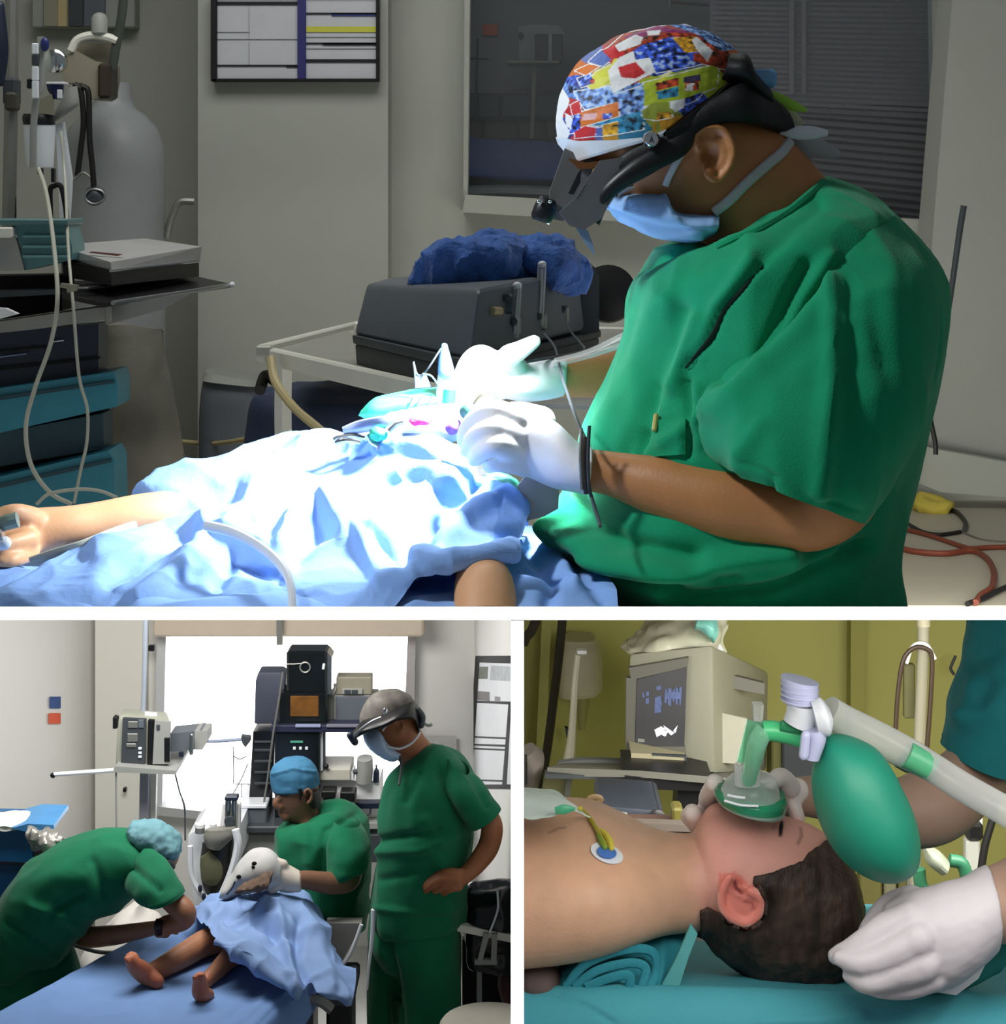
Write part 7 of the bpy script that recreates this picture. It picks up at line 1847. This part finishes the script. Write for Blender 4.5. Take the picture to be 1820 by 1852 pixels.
# chest, shoulder and neck
g.loft([(900, 1478, 900, 1722, 2.62, .17), (960, 1466, 960, 1716, 2.62, .17), (1030, 1466, 1020, 1708, 2.62, .17), (1080, 1472, 1080, 1696, 2.62, .165), (1130, 1490, 1140, 1682, 2.62, .14), (1186, 1512, 1190, 1674, 2.62, .105), (1240, 1516, 1236, 1676, 2.62, .075), (1290, 1508, 1290, 1672, 2.62, .066)], 80, 60, e=2.3)
# head: sections from under the chin round to the crown
g.loft([(1252, 1520, 1262, 1665, 2.62, .055), (1268, 1482, 1280, 1690, 2.62, .068), (1296, 1464, 1312, 1726, 2.62, .076), (1340, 1462, 1360, 1756, 2.62, .081), (1390, 1470, 1412, 1776, 2.62, .083), (1430, 1482, 1460, 1780, 2.62, .084), (1470, 1496, 1505, 1770, 2.62, .082), (1505, 1520, 1535, 1740, 2.62, .074), (1530, 1560, 1550, 1700, 2.62, .055), (1545, 1600, 1552, 1660, 2.62, .02)], 90, 70)
# brow ridge, nose bridge, chin, lips under the mask, cheek
g.limb([(1376, 1474, 2.62, 14), (1388, 1462, 2.62, 11), (1402, 1476, 2.62, 16)], 14, 14)
g.limb([(1340, 1466, 2.62, 12), (1330, 1458, 2.62, 9)], 8, 12)
g.limb([(1290, 1476, 2.62, 18), (1298, 1470, 2.62, 18)], 6, 14)
# ear
EX3 = [(1320, 1586), (1308, 1604), (1304, 1628), (1310, 1648), (1326, 1662), (1348, 1670), (1368, 1660), (1378, 1640), (1372, 1620), (1358, 1612)]
ear(g, EX3, 2.527, [(1322, 1604), (1332, 1618), (1350, 1626), (1362, 1640)], 8.0)
g.loft([(1312, 1594, 1330, 1592, 2.535, .006), (1306, 1628, 1350, 1610, 2.533, .008), (1318, 1652, 1372, 1626, 2.531, .008), (1344, 1668, 1374, 1646, 2.53, .006)], 14, 14)
me3 = remesh(g, .003, 3)
v = mv(me3); P = to_px(v)
v[:, 1] += .008 * np.exp(-(((P[:, 0] - 1332) / 9) ** 2 + ((P[:, 1] - 1606) / 14) ** 2)) * (v[:, 1] < 2.56)
setv(me3, v)
cut3(me3)
def ccol(P, v, n):
    body = np.array((212, 168, 138)) / 255.0
    c = np.tile(body, (len(P), 1))
    def mixin(k, col):
        nonlocal c
        k = np.clip(k, 0, 1)[:, None]
        c = c * (1 - k) + np.array(col) / 255.0 * k
    mixin(1 / (1 + np.exp(-(P[:, 0] - 1262) / 10)) * .9, (220, 160, 148))
    mixin(np.exp(-(((P[:, 0] - 1330) / 50) ** 2 + ((P[:, 1] - 1540) / 44) ** 2)) * .5, (220, 146, 140))
    mixin(np.exp(-(((P[:, 0] - 1510) / 36) ** 2 + ((P[:, 1] - 1540) / 24) ** 2)) * .7, (196, 150, 116))
    e = inside(P, [(1300, 1580), (1330, 1576), (1362, 1604), (1384, 1630), (1372, 1668), (1342, 1676), (1314, 1662), (1300, 1636)]) & (v[:, 1] < 2.56)
    mixin(e * .85, (222, 126, 112))
    for ln, w_, s_ in (([(1329, 1594), (1332, 1606), (1342, 1614)], 4, .85), ([(1348, 1630), (1360, 1632), (1364, 1642)], 3, .5), ([(1328, 1616), (1338, 1624)], 3, .3)):  # shade of the ear hollows painted into the skin
        mixin(np.exp(-(seg_dist(P, ln) / w_) ** 2) * s_, (96, 34, 36))
    mixin(np.exp(-(seg_dist(P, [(1414, 1488), (1412, 1510)]) / 3.0) ** 2), (24, 16, 18))
    mixin(np.exp(-(seg_dist(P, [(1406, 1484), (1400, 1496)]) / 6) ** 2) * .4, (140, 90, 80))
    mixin(np.exp(-(seg_dist(P, [(1448, 1498), (1450, 1512), (1444, 1526)]) / 2.6) ** 2) * .6, (110, 84, 70))
    mixin(np.exp(-(seg_dist(P, [(994, 1506), (1010, 1498), (1022, 1497)]) / 2) ** 2) * .5, (130, 96, 74))
    return c
paint(me3, ccol)
cbody = mk('body', me3, M['skin_v'], cp, sharp=180)
mb3 = me3.copy(); setv(mb3, mv(me3) + np.array(WL[cbody.name])); tree3 = bvh(mb3)
HAIR = [(1500, 1522), (1484, 1530), (1462, 1545), (1450, 1560), (1430, 1566), (1416, 1572), (1396, 1580), (1364, 1584), (1362, 1596), (1372, 1612), (1384, 1632), (1380, 1660), (1350, 1680), (1318, 1668), (1304, 1650), (1280, 1640), (1266, 1646), (1268, 1700), (1290, 1750), (1340, 1790), (1400, 1800), (1500, 1800), (1560, 1720), (1566, 1640), (1556, 1560), (1530, 1520)]
gh = shell(mb3, HAIR, .006, wob=.004, inner=.0, snap=3)
mh = mesh_of(gh)
wrinkle(mh, amp=.003, scale=20, seed=2, stretch=(3, 1, .4), front=False)
def hcol(P, v, n):
    k = np.clip(1 - (P[:, 1] - 1540) / 200, 0, 1)[:, None] * .0
    c = np.tile(np.array((60, 44, 36)) / 255.0, (len(P), 1))
    q = fbm(v, 60, 1.0, 2, (1, 1, .15))[:, None]
    return np.clip(c * (1 + .5 * q), 0, 1)
M['hair3'] = mat('dark_brown_hair', (1, 1, 1), .55, var=.25, scale=70, bump=.5, bscale=300, vcol=True, stretch=(1, 1, .15))
paint(mh, hcol)
mk('hair', mh, M['hair3'], cp, sharp=180)
lash = onto(tree3, [(1415, 1486), (1413, 1496), (1412, 1508)], .002)
mk('eyelash', G().tube(lash, [.001, .0026, .001], 12, 8), M['hair'], cp)

# ECG electrode and lead
t = thing('ecg_electrode', W(*onto(tree3, [(1098, 1543)], .0)[0]), 'white oval electrode with a blue centre stuck on the child chest', 'electrode')
def decal(poly_c, rx, ry, ang, lift, th=.002, n=28):
    a_ = np.linspace(0, 2 * math.pi, n, endpoint=False)
    pts = [(poly_c[0] + rx * math.cos(q) * math.cos(ang) - ry * math.sin(q) * math.sin(ang), poly_c[1] + rx * math.cos(q) * math.sin(ang) + ry * math.sin(q) * math.cos(ang)) for q in a_]
    q = onto(tree3, pts, lift)
    ctr = onto(tree3, [poly_c], lift + th * .6)[0]
    g = G()
    V = [W(*p) for p in q] + [W(*ctr)] + [W(p[0], p[1], p[2] + lift) for p in q]
    f = [(i, (i + 1) % n, n) for i in range(n)] + [(i, n + 1 + i, n + 1 + (i + 1) % n, (i + 1) % n) for i in range(n)]
    return g.add(V, f)
mk('pad', decal((1098, 1543), 31, 17, R(22), .003), M['white_plastic'], t)
mk('gel_centre', decal((1098, 1541), 18, 11, R(14), .007), mat('blue_gel', rgb(74, 120, 196), .3, var=.15), t)
q = onto(tree3, [(1070, 1484), (1082, 1504), (1090, 1520), (1096, 1532)], .012)
mk('lead', G().tube([(1050, 1462, 2.45), (1062, 1474, q[0][2])] + q, .003, 40, 8), mat('olive_lead', rgb(170, 160, 50), .5), t)
q = onto(tree3, [(1082, 1500), (1092, 1506), (1102, 1520), (1106, 1534)], .010)
mk('lead_clip', G().tube(q, [.002, .004, .005, .004], 24, 8, True), mat('yellow_clip', rgb(206, 190, 70), .5), t)
q = onto(tree3, [(1080, 1498), (1086, 1516), (1094, 1532)], .010)
mk('lead_clip', G().tube(q, [.002, .004, .004], 20, 8, True), mat('green_clip', rgb(120, 150, 50), .5), t)
g = G()
g.patch([[(930, 1420, 2.62), (960, 1424, 2.6), (1000, 1432, 2.58), (1030, 1446, 2.55), (1052, 1462, 2.5)], [(930, 1440, 2.5), (960, 1444, 2.5), (1000, 1448, 2.48), (1030, 1454, 2.47), (1060, 1468, 2.46)], [(930, 1468, 2.45), (960, 1478, 2.44), (1000, 1474, 2.43), (1030, 1464, 2.44), (1068, 1478, 2.44)], [(930, 1474, 2.46), (960, 1482, 2.45), (1000, 1477, 2.44), (1030, 1466, 2.45), (1070, 1482, 2.45)]], 40, 24)
me = wrinkle(mesh_of(g), amp=.006, scale=16, front=False)
tag(mk('film_sheet', cut3(me), mat('pale_film3', rgb(190, 204, 196), .35, var=.08)), 'pale see through film lying on the child chest', 'film')
tag(mk('green_tag', G().tube([(1004, 1466, 2.425), (1020, 1464, 2.425), (1040, 1463, 2.43)], [.004, .006, .002], 12, 10, flat=.6), mat('green_tag', rgb(70, 160, 120), .4)), 'small green tag on the pale film', 'tag')

# ------------------------------------------------------------------ recovery room: bag valve mask and the carer's hands
bv = thing('resuscitator', W(1560, 1590, 2.45), 'green squeeze bag resuscitator with a clear face mask', 'resuscitator')
g = G().loft([(1488, 1336, 1500, 1330, 2.42, .012), (1480, 1360, 1540, 1334, 2.42, .035), (1470, 1400, 1588, 1356, 2.42, .056), (1474, 1452, 1622, 1400, 2.42, .07), (1492, 1510, 1650, 1460, 2.42, .074), (1522, 1552, 1664, 1514, 2.42, .066), (1560, 1580, 1660, 1560, 2.42, .045), (1596, 1591, 1640, 1582, 2.42, .02)], 60, 50)
M['bag'] = mat('green_silicone_bag', rgb(22, 126, 102), .5, var=.05, scale=8, bump=.05)
mk('squeeze_bag', wrinkle(remesh(g, .004, 4), amp=.003, scale=8), M['bag'], bv, sharp=180)
lil = mat('lilac_clear_plastic', rgb(168, 172, 200), .25, var=.08)
milk = mat('milky_valve', rgb(196, 200, 206), .3, var=.05)
vb = mk('valve_body', G().loft([(1418, 1302, 1470, 1322, 2.42, .022), (1424, 1280, 1478, 1298, 2.42, .024), (1420, 1270, 1480, 1276, 2.42, .024)], 20, 28), milk, bv)
mk('valve_port', G().loft([(1420, 1272, 1480, 1270, 2.42, .023), (1416, 1250, 1480, 1250, 2.42, .025), (1413, 1222, 1480, 1236, 2.42, .026)], 20, 28), lil, vb)
for y in (1232, 1242, 1252, 1262): mk('port_ridge', G().loft([(1412, y, 1482, y + 4, 2.42, .0265), (1413, y + 4, 1481, y + 8, 2.42, .0265)], 4, 28), lil, vb)
mk('valve_side', G().loft([(1466, 1268, 1480, 1330, 2.4, .02), (1484, 1262, 1500, 1330, 2.4, .024), (1500, 1280, 1506, 1310, 2.4, .016)], 16, 22), milk, bv)
mk('neck_clamp', G().loft([(1452, 1320, 1492, 1316, 2.4, .018), (1456, 1340, 1494, 1338, 2.4, .018), (1450, 1368, 1482, 1374, 2.4, .014)], 16, 22), lil, bv)
mk('clamp_tab', G().tube([(1458, 1330, 2.385), (1456, 1350, 2.385), (1454, 1366, 2.385)], .006, 10, 10, True), lil, bv)
el = mat('bright_green_elbow', rgb(70, 180, 120), .3, alpha=.95)
mk('elbow', G().tube([(1460, 1338, 2.43), (1430, 1328, 2.43), (1400, 1322, 2.43), (1380, 1322, 2.43)], .0125, 24, 16), el, bv)
mk('elbow_ridge', G().tube([(1412, 1312, 2.42), (1430, 1316, 2.42), (1446, 1318, 2.42)], .007, 16, 10), mat('dark_green_ridge', rgb(40, 120, 80), .3), bv)
gcl = glass('green_clear', (.45, .86, .66), .05, .25)
mk('down_tube', G().tube([(1384, 1318, 2.43), (1372, 1340, 2.43), (1362, 1378, 2.46), (1355, 1408, 2.51)], [.012, .012, .011, .010], 24, 16), gcl, bv)
mk('wing_plate', G().prism([(1352, 1304), (1382, 1308), (1364, 1384), (1334, 1378)], 2.46, .008), gcl, bv)
mk('clear_stub', G().prism([(1363, 1276), (1382, 1276), (1380, 1306), (1364, 1304)], 2.46, .02), M['clear'], bv)
mk('mask_dome', G().loft([(1300, 1436, 1412, 1440, 2.56, .046), (1312, 1416, 1408, 1422, 2.56, .042), (1326, 1402, 1400, 1406, 2.56, .034), (1340, 1396, 1382, 1398, 2.56, .02)], 24, 36), M['clear'], bv)
mk('mask_rim', G().loft([(1298, 1424, 1420, 1436, 2.57, .050), (1292, 1434, 1424, 1448, 2.57, .056), (1298, 1446, 1420, 1462, 2.57, .054)], 14, 40), mat('green_clear_rim', rgb(44, 150, 108), .12, var=.15, alpha=.85), bv)
mk('mask_cushion', G().loft([(1294, 1440, 1422, 1456, 2.575, .056), (1300, 1450, 1420, 1468, 2.575, .055), (1318, 1456, 1416, 1474, 2.575, .046)], 10, 40), mat('pale_cushion', rgb(150, 190, 172), .25, alpha=.8), bv)
for p in ([(1310, 1448, 2.512), (1340, 1456, 2.508), (1372, 1458, 2.508)], [(1316, 1438, 2.512), (1336, 1442, 2.508), (1348, 1443, 2.508)]): mk('rim_gleam', G().tube(p, .0016, 16, 8), M['white_plastic'], bv)
mk('mask_collar', G().lathe([(.016, -.012), (.016, .014), (.014, .016), (.012, -.012)], W(1352, 1402, 2.53), 24), M['clear'], bv)
tubem = glass('milky_tube', (.74, .76, .75), .25, .3)
mk('oxygen_tube', G().tube([(1498, 1284, 2.44), (1530, 1306, 2.45), (1580, 1332, 2.46), (1640, 1362, 2.46), (1690, 1390, 2.45), (1740, 1422, 2.43), (1800, 1456, 2.4), (1860, 1490, 2.38), (1990, 1560, 2.36), (2120, 1600, 2.36)], [.018, .020, .021, .020, .018, .018, .018, .018, .018, .018], 60, 18), tubem, bv)
mk('green_joint', G().tube([(1640, 1364, 2.45), (1666, 1378, 2.45), (1688, 1390, 2.45)], .0165, 12, 18), mat('green_joint', rgb(84, 176, 130), .35, alpha=.8), bv)
mk('green_valve', G().loft([(1618, 1386, 1624, 1372, 2.5, .01), (1640, 1396, 1644, 1368, 2.5, .02), (1664, 1392, 1666, 1374, 2.5, .014)], 16, 18), mat('dark_green_valve', rgb(66, 120, 84), .5), bv)

pr3 = thing('person', W(1700, 1640, 2.7), 'carer in a teal gown whose gloved hands hold the child head and mask', 'person')
g = G()
g.limb([(1860, 1180, 2.95, 70), (1830, 1310, 2.9, 66), (1760, 1400, 2.86, 62), (1690, 1455, 2.8, 70), (1620, 1470, 2.78, 60), (1540, 1450, 2.76, 46), (1460, 1440, 2.72, 36), (1420, 1445, 2.7, 32)], 60, 26)
g.limb([(2250, 1380, 2.8, 110), (2060, 1500, 2.66, 96), (1920, 1570, 2.56, 84), (1870, 1610, 2.5, 72), (1810, 1636, 2.46, 68), (1780, 1644, 2.44, 60)], 24, 24)
me = remesh(g, .005, 3)
mk('body', cut3(me, False), paint and mat('carer_skin', rgb(178, 146, 128), .55, var=.06, bump=.06, sss=.1), pr3, sharp=180)
g = G().loft([(1752, 1080, 1980, 1080, 2.95, .13), (1742, 1180, 1980, 1180, 2.93, .13), (1722, 1270, 1960, 1300, 2.9, .125), (1706, 1320, 1930, 1380, 2.89, .12), (1701, 1348, 1850, 1388, 2.88, .115)], 60, 60, cap=True)
me = wrinkle(mesh_of(g), [([(1760, 1200), (1800, 1180)], -.012, 16), ([(1730, 1300), (1790, 1290), (1820, 1250)], .012, 16), ([(1760, 1240), (1740, 1300)], .01, 12)], amp=.012, scale=8)
mk('gown_sleeve', cut3(me, False), mat('teal_gown', rgb(18, 112, 118), .85, var=.15, scale=14, bump=.2), pr3, sharp=180)
g = G()
g.loft([(1412, 1416, 1434, 1490, 2.66, .03), (1424, 1414, 1448, 1488, 2.66, .032), (1436, 1418, 1456, 1480, 2.67, .03)], 10, 20)
fingers(g, [[(1440, 1430, 2.66, 24), (1400, 1450, 2.70, 26), (1330, 1470, 2.72, 26), (1270, 1480, 2.70, 22), (1248, 1476, 2.66, 18)],
            [(1430, 1424, 2.62, 20), (1412, 1406, 2.6, 18), (1396, 1416, 2.58, 14)],
            [(1330, 1440, 2.7, 18), (1304, 1428, 2.66, 18), (1292, 1416, 2.6, 17)],
            [(1310, 1480, 2.72, 22), (1268, 1500, 2.68, 16), (1252, 1470, 2.64, 17)],
            [(1320, 1470, 2.72, 20), (1280, 1450, 2.68, 16), (1290, 1420, 2.62, 16)]])
mk('glove', remesh(g, .0035, 2), mat('thin_glove', rgb(242, 230, 226), .5, var=.05, bump=.12, bscale=70), pr3, sharp=180)
g = G()
g.loft([(1790, 1566, 1800, 1716, 2.45, .053), (1740, 1592, 1764, 1750, 2.44, .055), (1690, 1604, 1724, 1780, 2.44, .056), (1640, 1616, 1680, 1794, 2.44, .05), (1600, 1640, 1630, 1792, 2.44, .04)], 40, 30)
fingers(g, [[(1650, 1626, 2.46, 26), (1612, 1636, 2.48, 22), (1580, 1670, 2.48, 19), (1556, 1712, 2.48, 16)],
            [(1650, 1660, 2.42, 32), (1600, 1680, 2.42, 27), (1552, 1712, 2.42, 23), (1514, 1730, 2.43, 17)],
            [(1660, 1700, 2.40, 34), (1610, 1726, 2.40, 28), (1560, 1742, 2.40, 23), (1520, 1734, 2.41, 16)],
            [(1670, 1740, 2.40, 34), (1610, 1764, 2.40, 28), (1570, 1776, 2.40, 23), (1538, 1764, 2.41, 16)],
            [(1690, 1764, 2.41, 28), (1640, 1784, 2.41, 22), (1596, 1790, 2.41, 17), (1566, 1782, 2.42, 13)]])
mk('glove', wrinkle(remesh(g, .0032, 3), amp=.0015, scale=24), mat('white_glove3', rgb(200, 194, 200), .5, var=.05, bump=.1, bscale=60), pr3, sharp=180)
g = G().prism([(1690, 1794), (1780, 1728), (1790, 1730), (1770, 1770), (1730, 1800)], 2.46, .01)
tag(mk('white_wipe', g, M['paper']), 'white wipe showing under the carer glove on the teal sheet', 'wipe')
tag(mk('green_pad', wrinkle(mesh_of(G().loft([(1600, 1796, 1640, 1740, 2.52, .02), (1720, 1796, 1780, 1700, 2.54, .02), (1800, 1760, 1840, 1680, 2.56, .02)], 20, 24)), amp=.004, scale=10), mat('green_cloth_pad', rgb(60, 150, 140), .8, var=.08)), 'green cloth pad under the carer gloved hand', 'pad')
for o in list(bpy.data.objects):
    if o.type == 'MESH' and len(o.data.polygons) == 0:
        bpy.data.objects.remove(o)
